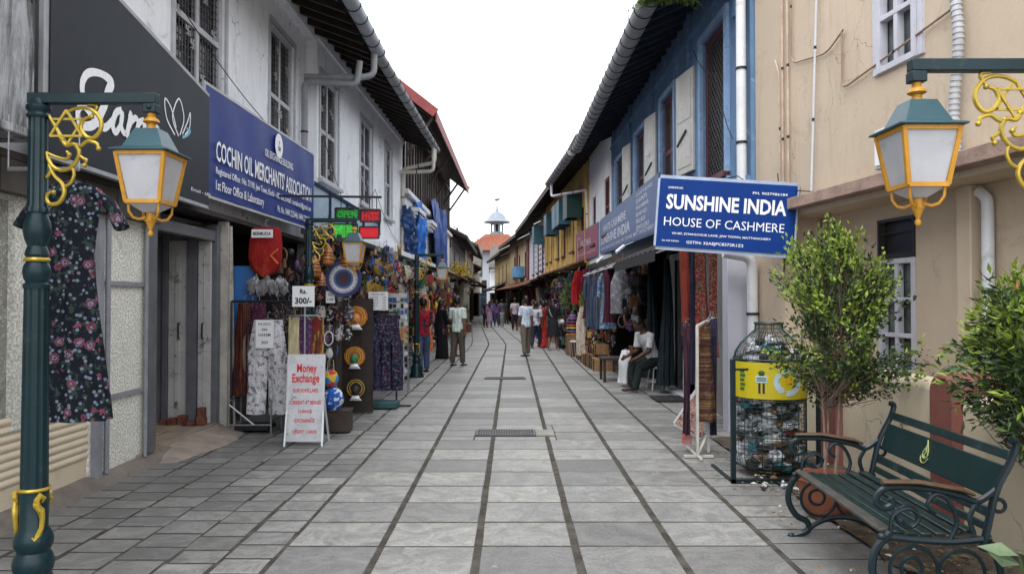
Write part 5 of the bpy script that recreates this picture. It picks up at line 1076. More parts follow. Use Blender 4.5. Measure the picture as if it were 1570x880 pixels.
for k in range(34):
    a = rs.uniform(2.4, 6.6); L = rs.uniform(.25, .55); p = Vector((2.02, 9.9, 5.56)); pts = [p + Vector((math.cos(a) * L * t, math.sin(a) * L * t * .8, .18 * t - .55 * L * t * t)) for t in (0, .25, .5, .75, 1)]
    g.tube(pts, .003, 4)
    for j in range(9):
        t = (j + 1) / 10; i = min(3, int(t * 4)); c = pts[i].lerp(pts[i + 1], t * 4 - i)
        for s in (1, -1): leafat(g, c, .10 * (1.1 - t * .6), .022, 0 if j % 2 else 2, rs, (math.cos(a + s * 1.2), math.sin(a + s * 1.2), -.25))
g.build('fronds', LG, PL, smooth=False, recalc=False)
def bush(label, x, y, z, rx, rz, n, L, seed, name='potted_plant', pot=True, cols=(0, 1, 2)):
    P = thing(name, label, 'plant', (x, y, 0)); rs = random.Random(seed); g = MB()
    for k in range(n):
        v = Vector((rs.gauss(0, 1), rs.gauss(0, 1), rs.gauss(0, 1))).normalized() * rs.uniform(.5, 1.05) * (1 + .2 * noise.noise(Vector((k % 13, seed, 0)))); leafat(g, (x + v.x * rx, y + v.y * rx, z + v.z * rz), L, L * .4, rs.choice(cols), rs, v + Vector((0, 0, .4)))
    g.build('foliage', LG, P, smooth=False, recalc=False)
    s = MB(); s.tube([(x, y, .2), (x + .03, y, z * .6), (x, y, z)], [.02, .015, .01], 6); s.build('stem', BARK, P)
    if pot: s = MB(AT(x, y)); s.lathe([(.1, .01), (.14, .25), (.155, .25), (.155, .29), (.13, .29)], 16); s.build('pot', MC['terracotta'], P)
bush('leafy green plant behind the man in the red top', -2.55, 16.6, 1.15, .30, .52, 900, .07, 31)
bush('bushy plant between the magnet rack and the blue stool', -2.75, 15.6, .9, .3, .4, 500, .07, 32, cols=(1, 1, 0))
bush('small potted shrub in the brown planter box by the cream pillar', -2.35, 38.5, .95, .16, .5, 400, .07, 33)
bush('green plant above the stacked hats on the opposite side', 1.95, 24.0, 1.75, .42, .42, 900, .08, 34)
bush('tall leafy plant behind the red awning cloth', 2.0, 26.5, 2.35, .36, .3, 600, .08, 35)
bush('pale dry grass bunch hanging beside the brown woven rug', 2.1, 20.8, 1.6, .16, .35, 350, .12, 36, cols=(2, 2, 0), name='dried_plant', pot=False)
for i, (x, y, h, r_) in enumerate(((-7.5, 78, 9.5, 3.2), (-5.0, 118, 11, 3.5), (1.5, 118, 11.2, 2.6))):
    lab = ['green tree rising behind the low roofs left of the tower', 'hazy tree seen beside the tower roof', 'distant tree showing through the tower cupola'][i]
    t = thing('tree', lab, 'tree', (x, y, 0)); rs = random.Random(50 + i); g = MB()
    for k in range(2600):
        v = Vector((rs.gauss(0, 1), rs.gauss(0, 1), rs.gauss(0, 1))).normalized() * rs.random() ** .4; f = 1 + .35 * noise.noise(v * 2.5 + Vector((i * 5, 0, 0))); leafat(g, (x + v.x * r_ * f, y + v.y * r_ * f, h - r_ * .8 + v.z * r_ * f * .8), .4, .25, rs.choice((0, 1, 1, 2)), rs)
    g.build('crown', LG, t, smooth=False, recalc=False); g = MB(); g.tube([(x, y, 0), (x + .2, y, h * .4), (x, y, h * .75)], [.35, .25, .1], 8); g.build('trunk', BARK, t)
# ================================================================== GOODS ON SALE
HOOK = mat('hook_wire', (.25, .25, .26), .4, metal=.7)
def hang(label, cat, name, x, y, zt, w, h, m, kind='shawl', rz=0, fa=.14, fc=7, depth=.05, group=None, seed=0, hook=.08, extra=None):
    T_ = thing(name, label, cat, (x, y, zt), group); M = AT(x, y, zt, rz); g = MB(M); rs = random.Random(seed + hash_(label)); ph = rs.random() * 6
    N = 18
    def rings(prof, cx=0, n=30, fc=fc, d=depth):
        return [(cx + a[2] if len(a) > 2 else cx, .02 * math.sin(a[1] * 5 + ph), -a[1] * h, a[0] * w / 2, d * (.35 + .9 * a[1]) , fa * (.2 + a[1]), fc, ph + a[1] * 1.2) for a in prof]
    if kind == 'shawl': g.loft(rings([(.55 + .45 * min(1, t * 3) - .05 * math.sin(t * 7 + ph), t) for t in [k / N for k in range(N + 1)]]), 36)
    elif kind == 'scarf': g.loft(rings([(.75 + .25 * math.sin(t * 3 + ph), t) for t in [k / N for k in range(N + 1)]]), 30)
    elif kind == 'dress':
        g.loft(rings([(.42, 0), (.84, .03), (.82, .09), (.76, .18), (.66, .30), (.68, .42), (.73, .55), (.80, .68), (.87, .80), (.95, .92), (1.0, 1.0)]), 40)
        for s in (-1, 1): g.tube([(s * w * .30, 0, -.035 * h), (s * w * .52, 0, -.09 * h), (s * w * .70, -.01, -.19 * h)], [.045, .062, .066], 12, ell=(1, .6))
    elif kind == 'kurta':
        g.loft(rings([(.40, 0), (.80, .05), (.72, .15), (.68, .4), (.75, .7), (.85, 1.0)]), 36)
        for s in (-1, 1): g.tube([(s * w * .34, 0, -.05 * h), (s * w * .48, 0, -.2 * h), (s * w * .52, 0, -.45 * h)], [.04, .05, .045], 10, ell=(1, .6))
    elif kind == 'bagged': g.loft(rings([(.70, 0), (.85, .06), (.95, .3), (.98, .6), (.85, .8), (.55, .93), (.2, 1.0)]), 30)
    elif kind in ('pants', 'shorts'):
        k0 = .38 if kind == 'pants' else .55
        g.loft(rings([(.72, 0), (.76, .05), (.86, .18), (1.0, k0)]), 36)
        for s in (-1, 1): g.loft([(s * w * (.25 + .045 * t), .015 * math.sin(t * 4), -h * (k0 + (1 - k0) * t), w * (.25 - .02 * t), depth * 1.1, fa * .8, 5, ph + s) for t in (-.05, .2, .4, .6, .8, 1)], 28)
    g.build('fabric', m, T_, ang=75)
    hk = MB(M); hk.tube([(-w * .32, 0, -.03), (0, 0, .02), (w * .32, 0, -.03)], .006, 5); hk.tube([(0, 0, .02), (0, 0, hook), (.015, 0, hook + .02), (.03, 0, hook)], .004, 5); hk.build('hanger', HOOK, T_)
    return T_
def hash_(s): return sum(ord(c) * (i + 3) for i, c in enumerate(s)) % 9973
def rail(label, p0, p1, feet=None, r=.014, m=STEEL):
    T_ = thing('rail', label, 'rail', tuple((Vector(p0) + Vector(p1)) / 2)); g = MB(); g.cyl(p0, p1, r, n=8); g.build('rod', m, T_)
    for p in (p0, p1):
        s = MB()
        if feet: s.cyl(p, (p[0], p[1], .04), r, n=8); s.cyl((p[0] - .22, p[1], .03), (p[0] + .22, p[1], .03), r, n=8)
        else: s.cyl(p, (p[0], p[1], p[2] + feet_h), .005, n=5)
        s.build('upright', m, T_)
feet_h = .35
def board_txt(T_, M, w, h, lines, m=PAPER, tm=BLK, name='card', t=.008, fr=None):
    g = MB(M); g.box(-w / 2, w / 2, 0, t, 0, h)
    for s, x, z, size, wd, b, mi in lines: g.text(s, x, z, size, mi, y=-.003, width=wd, bold=b, align='c')
    o = g.build(name, [m, tm, REDL], T_, smooth=False); return o
FLOR = cloth_mat('black_rose_print', [(.008, .011, .018), (.19, .055, .09), (.17, .20, .27), (.03, .05, .042)], 'floral', 11)
rail('thin rod under the canopy that carries the floral dress', (-3.2, 4.75, 2.42), (-2.75, 4.75, 2.42)); 
hang('long black dress printed with pink and white roses hanging by the first lamp post', 'dress', 'dress', -2.79, 4.75, 2.33, .45, 1.50, FLOR, 'dress', rz=2, fa=.13, fc=7, depth=.09)
# --- shawl rack in front of the blue door
g = MB(AT(-3.53, 9.32, 0, 4)); g.box(0, .34, 0, .04, .45, 2.02); g.box(.03, .31, -.006, -.001, .5, 1.97); o = g.build('notice_board', mat('bright_blue_ply', (.02, .11, .33), .5, .15, 3, spots=(.05, .07, .12), spot_amt=.3), label='tall blue board leaning beside the dark shop entrance', cat='board', bevel=.004)
rail('low clothes rail for the dark shawls beside the blue board', (-3.42, 9.15, 1.58), (-2.55, 9.15, 1.58), True, m=BLACKM)
SHM = [cloth_mat('maroon_weave', [(.035, .012, .02), (.14, .03, .05), (.20, .17, .12)], 'stripe', 9), cloth_mat('black_paisley', [(.012, .012, .014), (.07, .03, .05), (.16, .14, .13)], 'print', 14), cloth_mat('rust_weave', [(.05, .015, .01), (.16, .04, .02), (.03, .02, .03)], 'stripe', 12), cloth_mat('plum_weave', [(.05, .012, .035), (.16, .035, .08), (.02, .015, .02)], 'print', 13)]
for i, (x, m, lab) in enumerate(((-3.26, 2, 'rust and black striped shawl at the wall end of the low rail'), (-3.17, 0, 'maroon striped shawl, second on the low rail'), (-3.08, 3, 'plum printed shawl on the low rail, partly behind the elephant trousers'), (-2.86, 1, 'black paisley shawl on the low rail behind the elephant trousers'), (-2.72, 1, 'black paisley shawl between the elephant trousers and the price card'), (-2.60, 0, 'maroon striped shawl at the street end of the low rail'))):
    hang(lab, 'shawl', 'shawl', x, 9.15 + .02 * (i % 2), 1.56, .24, 1.12, SHM[m], 'shawl', rz=8 * (i % 3 - 1), fa=.2, fc=6, depth=.07, group='shawls on the low rail')
ELE = cloth_mat('elephant_print', [(.60, .60, .64), (.20, .20, .22), (.48, .47, .47)], 'print', 9)
hang('white wide leg trousers with grey elephant print and a paper price note', 'trousers', 'trousers', -2.92, 8.98, 1.36, .47, 1.12, ELE, 'pants', rz=0, fa=.1, fc=6, depth=.06)
n_ = thing('price_note', 'white paper note pinned to the elephant trousers', 'price note', (-2.92, 8.9, 1.08)); board_txt(n_, AT(-2.92, 8.86, 1.03), .21, .33, [('PALAZZO', 0, .27, .04, .15, .01, 1), ('350', 0, .205, .04, .07, .01, 1), ('HAREM', 0, .14, .045, .14, .01, 1), ('300', 0, .05, .05, .08, .01, 1)], name='paper')
# red shorts in bag
hang('red shorts with an orange diamond hanging in a clear bag above the shawls', 'shorts', 'shorts', -3.06, 9.3, 2.50, .42, .62, cloth_mat('red_orange', [(.24, .012, .012), (.28, .03, .015)], 'print', 2), 'bagged', rz=5, fa=.05, fc=3, depth=.1)
g = MB(AT(-3.06, 9.19, 1.95)); g.tube([(.19, 0, .27), (.10, 0, .19), (.19, 0, .09)], .012, 5); g.build('trim', mat('orange_trim', (.6, .14, .02), .6), label='orange diamond trim on the hanging red shorts', cat='trim')
n_ = thing('label_card', 'small white card with black capitals hung on the red shorts', 'label card', (-3.06, 9.2, 2.42)); board_txt(n_, AT(-3.06, 9.17, 2.36), .26, .10, [('BERMUDA', 0, .03, .055, .22, .03, 1)], name='card')
g = MB(AT(-3.0, 9.15, 1.72)); 
for k in range(9): crumple(g, (-.2 + k * .05, .05, .05 + .03 * math.sin(k * 2)), (.05, .03, .09), 0, k)
g.build('clear_bag', mat('milky_plastic', (.17, .17, .18), .25, .3, 12, spec=.7), label='crumpled clear plastic bag end below the red shorts', cat='plastic bag')
# price stand with scarves
st = thing('scarf_stand', 'metal stand topped by the rs 300 price card', 'stand', (-2.32, 8.55, 0)); g = MB(AT(-2.36, 8.55)); g.cyl((0, 0, 0), (0, 0, 1.52), .012); g.cyl((-.2, 0, .02), (.2, 0, .02), .012); g.cyl((0, -.15, .02), (0, .15, .02), .012); g.tube([(.16 * math.cos(t), .16 * math.sin(t), 1.42) for t in [k * math.pi / 10 for k in range(20)]], .006, 5, closed=True); g.cyl((-.16, 0, 1.42), (.16, 0, 1.42), .006); g.build('pole', STEEL, st)
board_txt(st, AT(-2.37, 8.52, 1.52), .25, .235, [('Rs.', 0, .15, .07, .08, .03, 1), ('300/-', 0, .035, .095, .19, .035, 1)], name='price_card')
for x, rz, m, lab in ((-.13, 10, cloth_mat('cream_silk', [(.42, .36, .22), (.50, .44, .28)], 'stripe', 9), 'cream scarf spreading below the price card'), (-.01, 0, cloth_mat('purple_print', [(.07, .03, .09), (.18, .08, .17), (.03, .02, .04)], 'print', 15), 'purple printed scarf below the price card'), (.11, -10, cloth_mat('brown_gold_print', [(.07, .03, .02), (.35, .22, .05), (.16, .02, .02)], 'stripe', 11), 'brown and gold scarf on the street side of the price card')):
    hang(lab, 'scarf', 'scarf', -2.36 + x, 8.62, 1.40, .17, .85, m, 'scarf', fa=.2, fc=5, depth=.05)
# money exchange board
MX = thing('money_exchange_board', 'white standing board lettered money exchange in red', 'sign board', (-2.27, 8.25, 0)); MM = AT(-2.27, 8.22, .06) @ Matrix.Rotation(R(-5), 4, 'X')
board_txt(MX, MM, .40, .93, [('Money', .01, .745, .13, .22, .025, 2), ('Exchange', 0, .635, .13, .30, .025, 2), ('EURODOLLARS', 0, .525, .055, .27, .02, 2), ('CURRENT AT BEINGS', 0, .395, .055, .35, .02, 2), ('CHANGE', 0, .30, .05, .15, .02, 2), ('EXCHANGE', 0, .20, .055, .22, .02, 2), ('CREDIT CARDS', 0, .08, .05, .27, .02, 2)],
          m=mat('marbled_white_board', (.55, .56, .60), .5, .12, 6, spots=(.10, .11, .15), spot_amt=.9, spot_scale=18), name='panel', t=.012)
g = MB(MM)
for q in (((-.2, .006, 0), (-.2, .006, .93)), ((.2, .006, 0), (.2, .006, .93)), ((-.2, .006, .93), (.2, .006, .93)), ((-.2, .006, 0), (.2, .006, 0))): g.bar(*q, .016, .02)
for s in (-1, 1): g.bar((s * .2, 0, .32), (s * .2 + .05, -.22, -.04), .018, .018); g.bar((s * .2, .0, .5), (s * .2, .3, -.03), .018, .018)
g.build('frame', WHITEP, MX)
# --- stand frame, mesh stand below the shawls
st = thing('folding_stand', 'grey folding stand on the pavement below the dark shawls', 'stand', (-3.1, 9.0, 0)); g = MB()
for q in (((-3.35, 8.9, 0), (-3.35, 8.9, .42)), ((-2.85, 8.9, 0), (-2.85, 8.9, .42)), ((-3.35, 8.9, .36), (-3.05, 8.9, .12)), ((-3.35, 8.9, .12), (-2.85, 8.9, .12)), ((-3.35, 9.3, 0), (-3.35, 9.3, .42)), ((-2.85, 9.3, 0), (-2.85, 9.3, .42)), ((-3.35, 8.9, .40), (-3.35, 9.3, .40)), ((-2.85, 8.9, .4), (-2.85, 9.3, .4))): g.cyl(*q, .011, n=6)
g.build('tubes', STEEL, st); g = MB(); g.box(-3.3, -2.9, 8.95, 9.25, .05, .10); g.build('tray', BLACKM, st)

# --- round mandala plate
MD = thing('round_wall_hanging', 'large round blue and white mandala hanging over the stall', 'wall hanging', (-2.08, 9.35, 1.86)); g = MB(AT(-2.10, 9.35, 1.86))
rr = [0, .05, .075, .10, .125, .15, .165, .18, .225]; mi = [0, 1, 1, 2, 3, 3, 4, 1]
for k, (a, b) in enumerate(zip(rr, rr[1:])):
    n = 40
    for j in range(n):
        t0, t1 = j * 2 * math.pi / n, (j + 1) * 2 * math.pi / n; mm = mi[k]
        if k == 5 and j % 2: mm = 4
        g.poly([(a * math.cos(t0), -.012, a * math.sin(t0)), (b * math.cos(t0), -.012, b * math.sin(t0)), (b * math.cos(t1), -.012, b * math.sin(t1)), (a * math.cos(t1), -.012, a * math.sin(t1))], mm)
g.cyl((0, -.011, 0), (0, .012, 0), .226, n=40, mi=1)
g.build('disc', [mat('mandala_maroon', (.08, .02, .03)), mat('mandala_navy', (.03, .04, .12)), mat('mandala_slate', (.10, .14, .26)), mat('mandala_white', (.50, .52, .55)), mat('mandala_grey', (.28, .28, .36))], MD, smooth=False)
g = MB(); g.cyl((-2.1, 9.35, 2.08), (-2.1, 9.35, 2.5), .003, n=4); g.build('cord', ROPE, MD)
# --- hanging gourds
GRD = mat('varnished_orange_gourd', (.42, .14, .03), .3, .3, 8, spec=.6)
for i, (x, y, z, r_, lab) in enumerate(((-2.22, 9.05, 2.13, .075, 'glossy orange gourd bell hanging nearest the lamp post'), (-2.02, 9.1, 2.08, .06, 'smaller orange gourd bell hanging beside the larger one'), (-2.58, 9.8, 2.02, .09, 'brown gourd hanging in the shade behind the lamp post'), (-2.52, 9.9, 1.82, .085, 'lower brown gourd in the shade behind the lamp post'))):
    t = thing('gourd_bell', lab, 'gourd', (x, y, z), 'hanging gourds'); g = MB(AT(x, y, z)); g.lathe([(r_ * .5, -r_ * 1.5), (r_ * .9, -r_ * 1.25), (r_, -r_ * .6), (r_ * .9, 0), (r_ * .75, r_ * .5), (r_ * .6, r_), (r_ * .3, r_ * 1.5), (.01, r_ * 1.8)], 18); g.build('body', GRD, t)
    g = MB(AT(x, y, z)); [g.tube([(rr_ * math.cos(a), rr_ * math.sin(a), zz) for a in [k * math.pi / 10 for k in range(20)]], .006, 5, closed=True) for rr_, zz in ((r_, -r_ * .6), (r_ * .93, 0), (r_ * .8, r_ * .45))]; g.cyl((0, 0, r_ * 1.6), (0, 0, 2.62 - z), .003, n=4); g.build('cord', BLACKM, t)
# --- LED open boards
LG_ = mat('led_green_glow', (.02, .28, .04), .4, emit=(.02, .5, .04, .12)); LR_ = mat('led_red_glow', (.4, .02, .03), .4, emit=(.6, .01, .02, .2)); LD = mat('led_board_black', (.02, .025, .02), .3)
hb = thing('sign_bracket', 'thin dark bar holding the green and red light boards over the lane', 'bracket', (-2.2, 10.5, 3.05)); g = MB(); g.bar((-3.45, 10.5, 3.06), (-1.83, 10.5, 3.04), .03, .03); [g.cyl((x, 10.5, 3.05), (x, 10.5, 2.88), .006, n=5) for x in (-2.4, -2.12, -2.0, -1.9)]; g.build('bar', BLACKM, hb)
def led(label, x0, x1, z0, z1, word, m, bgm, dots=False, seed=0):
    t = thing('light_board', label, 'light board', ((x0 + x1) / 2, 10.5, z0)); g = MB(AT(x0, 10.47)); g.box(0, x1 - x0, 0, .06, z0, z1); w_, h_ = x1 - x0, z1 - z0; rs = random.Random(seed)
    if word: g.text(word, w_ / 2, z0 + h_ * .2, h_ * .82, 1, y=-.004, width=w_ * .8, bold=.02, align='c')
    for k in range(150 if dots else 40):
        x, z = rs.uniform(.01, w_ - .02), z0 + rs.uniform(.01, h_ - .02); g.box(x, x + .01, -.006, -.001, z, z + .01, 1)
    g.build('screen', [bgm, m], t, smooth=False); g = MB(AT(x0, 10.46))
    for q in (((0, 0, z0), (w_, 0, z0)), ((0, 0, z1), (w_, 0, z1)), ((0, 0, z0), (0, 0, z1)), ((w_, 0, z0), (w_, 0, z1))): g.bar(*q, .018, .02)
    g.build('frame', BLACKM, t)
led('dark board with green glowing letters at the upper row', -2.47, -2.14, 2.72, 2.88, 'OPEN', LG_, LD, True, 1); led('dark board with red glowing letters hot', -2.12, -1.84, 2.69, 2.86, 'HOT', LR_, mat('led_dark_red', (.12, .01, .015), .4), True, 2)
led('bright green lit board below the dark green one', -2.50, -2.16, 2.46, 2.66, '', LG_, mat('lit_green_board', (.06, .35, .05), .4, .5, 12, emit=(.05, .5, .05, .25)), True, 3); led('plain bright red lit board below the hot board', -2.13, -1.86, 2.46, 2.62, '', LR_, mat('lit_red_board', (.35, .01, .025), .4, .2, 12, emit=(.6, .01, .02, .25)), True, 4)
# dark framed glazed lean-to next to the blue sign
t = thing('glazed_canopy', 'navy framed glazed canopy panel beyond the end of the royal blue board', 'canopy', (-3.0, 12.6, 2.9)); FSx = FR(-3.3, 12.35, -2.4, 13.6); g = MB(FSx)
for k in range(5): x = k * .38; g.bar((x, 0, 2.78), (x, 0, 3.55 - x * .35), .035, .035)
g.bar((0, 0, 3.55), (1.54, 0, 3.0), .05, .05); g.bar((0, 0, 2.8), (1.54, 0, 2.8), .04, .04); g.build('frame', mat('navy_frame', (.015, .03, .07), .4), t)
g = MB(FSx); g.poly([(0, .01, 2.8), (1.52, .01, 2.8), (1.52, .01, 3.0), (0, .01, 3.54)]); g.build('glazing', mat('pale_sheet_glass', (.35, .45, .55), .3, .15, 2), t)
# ---------------------------------------------------------------- souvenir stalls: uncountable trinkets
def trinkets(label, x0, x1, y0, y1, z0, z1, n, mats, seed, smin=.02, smax=.06, hangc=True):
    g = MB(); rs = random.Random(seed)
    for k in range(n):
        x, y, z = rs.uniform(x0, x1), rs.uniform(y0, y1), rs.uniform(z0, z1); s = rs.uniform(smin, smax); q = rs.randrange(len(mats)); c = rs.random()
        if c < .35: g.ball((x, y, z), (s * rs.uniform(.5, 1), s * .5, s * rs.uniform(.6, 1.5)), 8, 5, q)
        elif c < .6: g.M = AT(x, y, z, rs.uniform(-50, 50)); g.box(-s, s, -s * .3, s * .3, -s * 1.3, s * 1.3, q); g.M = Matrix()
        elif c < .8: g.tube([(x + s * math.cos(t), y + s * .3 * math.sin(t), z + s * 1.6 * math.sin(t)) for t in [j * math.pi / 6 for j in range(12)]], s * .18, 5, q, closed=True)
        else: g.loft([(x, y, z - s * 1.8, s * .9, s * .4), (x, y, z, s * .7, s * .35), (x, y, z + s * 1.2, s * .2, s * .2)], 8, q)
        if hangc and rs.random() < .4: g.cyl((x, y, z + s), (x, y, z + s + .12), .002, n=3, mi=q)
    return g.build('souvenirs', mats, kind='stuff', label=label, cat='souvenirs')
TM = lambda n, c, **k: mat(n, c, k.pop('r', .5), .25, 9, **k)
CT = [TM('trinket_black', (.015, .015, .02)), TM('trinket_white', (.55, .55, .54)), TM('trinket_grey', (.2, .2, .21)), TM('trinket_brown', (.14, .07, .035)), TM('trinket_blue', (.03, .09, .32)), TM('trinket_red', (.38, .03, .03)), TM('trinket_yellow', (.55, .36, .05)), TM('trinket_orange', (.45, .15, .03)), TM('trinket_purple', (.11, .05, .14)), TM('trinket_green', (.03, .12, .06)), TM('trinket_brass', (.4, .28, .09), metal=.5)]
pk = lambda *i: [CT[j] for j in i]
BWP = [cloth_mat('bw_%d' % i, c, 'print', s) for i, (c, s) in enumerate((([(.02, .02, .025), (.45, .45, .44)], 16), ([(.42, .41, .40), (.03, .03, .04)], 12), ([(.05, .04, .06), (.30, .28, .30)], 20), ([(.03, .02, .02), (.25, .12, .10)], 14)))]
for i, zt in enumerate((1.78, 1.52, 1.28)):
    for k in range(5):
        hang('%s black and white printed pouch in the %s row below the mandala' % (('outermost', 'second', 'middle', 'fourth', 'innermost')[k], ('upper', 'middle', 'lower')[i]), 'pouch', 'pouch', -2.08 - k * .115, 9.5 + .05 * ((i + k) % 2), zt, .125, .2, BWP[(i * 2 + k) % 4], 'bagged', rz=15 * ((k + i) % 3 - 1), fa=.06, fc=3, depth=.045, group='printed pouches below the mandala', hook=.05)
BGC = [('mustard', (.38, .22, .03)), ('teal', (.02, .12, .13)), ('crimson', (.26, .02, .03)), ('black', (.015, .015, .02)), ('cream', (.42, .38, .30)), ('indigo', (.03, .03, .12)), ('brown', (.10, .05, .03)), ('orange', (.42, .13, .02))]
for i, (nm, c) in enumerate(BGC):
    for row, zt in enumerate((2.28, 1.92)):
        y = 12.2 + i * .62; hang('%s cloth bag hanging in the %s row along the second stall' % (nm, ('upper', 'lower')[row]), 'bag', 'cloth_bag', -2.12 - .03 * (i % 2) - .12 * row, y, zt, .30, .30, cloth_mat('bag_%s' % nm, [c, sc(c, .35), (.3, .26, .2)], 'print', 9), 'bagged', rz=20, fa=.05, fc=3, depth=.06, group='cloth bags along the second stall', hook=.1)
trinkets('jumble of necklaces and key rings hanging behind the gourds', -2.75, -2.2, 10.0, 10.6, 1.80, 2.45, 150, pk(0, 3, 0, 10, 3, 0, 4, 0, 0), 2, .012, .04)
trinkets('brass lamps and blue charms hanging past the second lantern', -2.15, -1.75, 11.2, 12.2, 1.85, 2.45, 90, pk(4, 10, 0, 0, 3, 2), 3, .012, .045)
trinkets('toys and small bags stacked between the money exchange board and the masks', -2.62, -2.28, 9.3, 9.9, .1, 1.2, 330, pk(0, 0, 1, 8, 2, 3, 0, 4, 6), 4, .02, .055, False)
trinkets('shaded shelf of brown and coloured handicrafts behind the shawl rail', -3.3, -2.5, 10.3, 12.3, .3, 2.3, 420, pk(0, 0, 3, 0, 8, 3, 0), 5, .03, .08)
trinkets('row of dangling charms at the upper edge of the second stall', -2.5, -2.0, 13, 17.5, 1.9, 2.4, 90, pk(0, 9, 0, 7, 0, 3, 0, 1), 6, .02, .05)
trinkets('crowded handicrafts filling the dim shop behind the magnet rack', -3.0, -2.35, 13.0, 20.5, .2, 2.3, 700, pk(0, 0, 3, 8, 0, 9, 0, 2, 0, 7), 7, .03, .08)
trinkets('colourful wares of the far shops beyond the women in black', -2.95, -2.5, 22, 36, .2, 2.5, 900, pk(0, 3, 0, 6, 5, 1, 0, 2, 3), 8, .04, .10)
trinkets('brass and wooden curios on the table beside the drum stools', 1.9, 2.5, 17.8, 21.5, .35, .95, 520, pk(0, 3, 3, 0, 10, 2, 1, 5, 0), 9, .02, .07, False)
trinkets('dim hanging handicrafts deep under the faded blue sign', 2.2, 2.75, 14.5, 20.5, 1.1, 2.4, 420, pk(0, 0, 3, 0, 8, 3, 0, 2), 10, .04, .1)
trinkets('distant bright wares below the rusty awnings', 1.5, 2.3, 24, 36, .2, 2.3, 850, pk(0, 5, 3, 0, 9, 2, 0, 8, 3), 11, .04, .10)
# bags and balls by the board
for x, y, z, r_, m, lab in ((-2.13, 8.95, .42, .13, cloth_mat('blue_white_toy', [(.02, .10, .42), (.55, .58, .62)], 'print', 9), 'round blue and white patterned ball bag beside the money exchange board'), (-2.16, 8.95, .66, .10, cloth_mat('rainbow_toy', [(.45, .04, .04), (.55, .40, .05), (.05, .2, .4)], 'patch', 16), 'red and yellow patterned cloth bag above the blue ball')):
    t = thing('cloth_bag', lab, 'bag', (x, y, z)); g = MB(AT(x, y, z)); g.ball((0, 0, 0), (r_, r_ * .7, r_ * 1.1), 18, 12); g.build('body', m, t); g = MB(AT(x, y, z)); g.tube([(-.04, 0, r_), (-.03, 0, r_ + .12), (.03, 0, r_ + .12), (.04, 0, r_)], .006, 5); g.build('strap', ROPE, t)
g = MB(AT(-2.1, 9.05, 0)); g.box(-.16, .16, -.12, .12, .03, .27); g.box(-.17, .17, -.13, .13, .27, .29); g.build('crate', TM('dark_crate', (.04, .03, .025)), label='dark crate holding the blue ball bag off the paving', cat='crate', bevel=.004)
g = MB(AT(-2.36, 9.6, 0)); g.box(-.28, .12, -.04, .3, .03, .06); g.box(-.28, -.25, -.04, .3, .06, 1.7); g.box(.09, .12, -.04, .3, .06, 1.7); [g.box(-.25, .09, -.03, .3, z, z + .02) for z in (.45, .85, 1.25, 1.66)]; g.build('shelf_unit', DARKWOOD, label='dark open shelf carrying the purses under the mandala', cat='shelf')
# painted masks
def mask(label, x, y, z, s, c1, c2):
    t = thing('painted_mask', label, 'mask', (x, y, z), 'painted masks'); g = MB(AT(x, y, z))
    n = 28; g.prism([((s * 1.0 + .012 * (k % 2)) * math.cos(2 * math.pi * k / n), s * 1.0 * math.sin(2 * math.pi * k / n) + s * .25) for k in range(n)], 0, .02); ho = g.build('halo', c1, t, smooth=False)
    g = MB(AT(x, y, z)); g.tube([(s * .84 * math.cos(k * math.pi / 12), -.006, s * .25 + s * .84 * math.sin(k * math.pi / 12)) for k in range(24)], .006, 5, closed=True); g.tube([(s * .62 * math.cos(k * math.pi / 12), -.006, s * .25 + s * .62 * math.sin(k * math.pi / 12)) for k in range(24)], .006, 5, closed=True); g.build('halo_rings', TM('trinket_yellow', (.5, .3, .05)), t)
    g = MB(AT(x, y, z)); g.ball((0, -.02, 0), (s * .42, .05, s * .55), 16, 12); g.tube([(0, -.05, .1 * s), (0, -.085, -.08 * s), (0, -.065, -.14 * s)], [.006, .012, .006], 6); g.build('face', c2, t)
    g = MB(AT(x, y, z)); [g.ball((e * s * .17, -.062, s * .1), (s * .09, .01, s * .045), 8, 5) for e in (-1, 1)]; g.ball((0, -.06, -s * .27), (s * .14, .012, s * .04), 8, 5); g.build('features', BLK, t)
    g = MB(AT(x, y, z)); g.loft([(0, -.01, -s * .95, s * .62, .02), (0, -.03, -s * .72, s * .45, .03), (0, -.02, -s * .45, s * .3, .03)], 14); g.build('beard', WHT, t)
OM_ = TM('mask_orange', (.42, .13, .03)); 
mask('orange haloed painted mask at the upper spot on the mask board', -2.17, 10.45, 1.33, .15, OM_, TM('mask_face_orange', (.5, .2, .06)))
mask('orange haloed painted mask with a green face below the first one', -2.19, 10.45, .78, .14, OM_, TM('mask_face_green', (.04, .2, .08)))
mask('black painted mask at the bottom of the mask board', -2.17, 10.45, .34, .14, TM('mask_black', (.02, .015, .015)), TM('mask_face_black', (.03, .02, .02)))
g = MB(FR(-2.42, 10.52, -1.95, 10.52)); g.box(0, .47, 0, .03, .03, 1.62); [g.box(k * .155, k * .155 + .012, -.008, -.001, .03, 1.62) for k in range(4)]; g.build('display_board', DARKWOOD, label='dark board on which the painted masks hang', cat='display board')
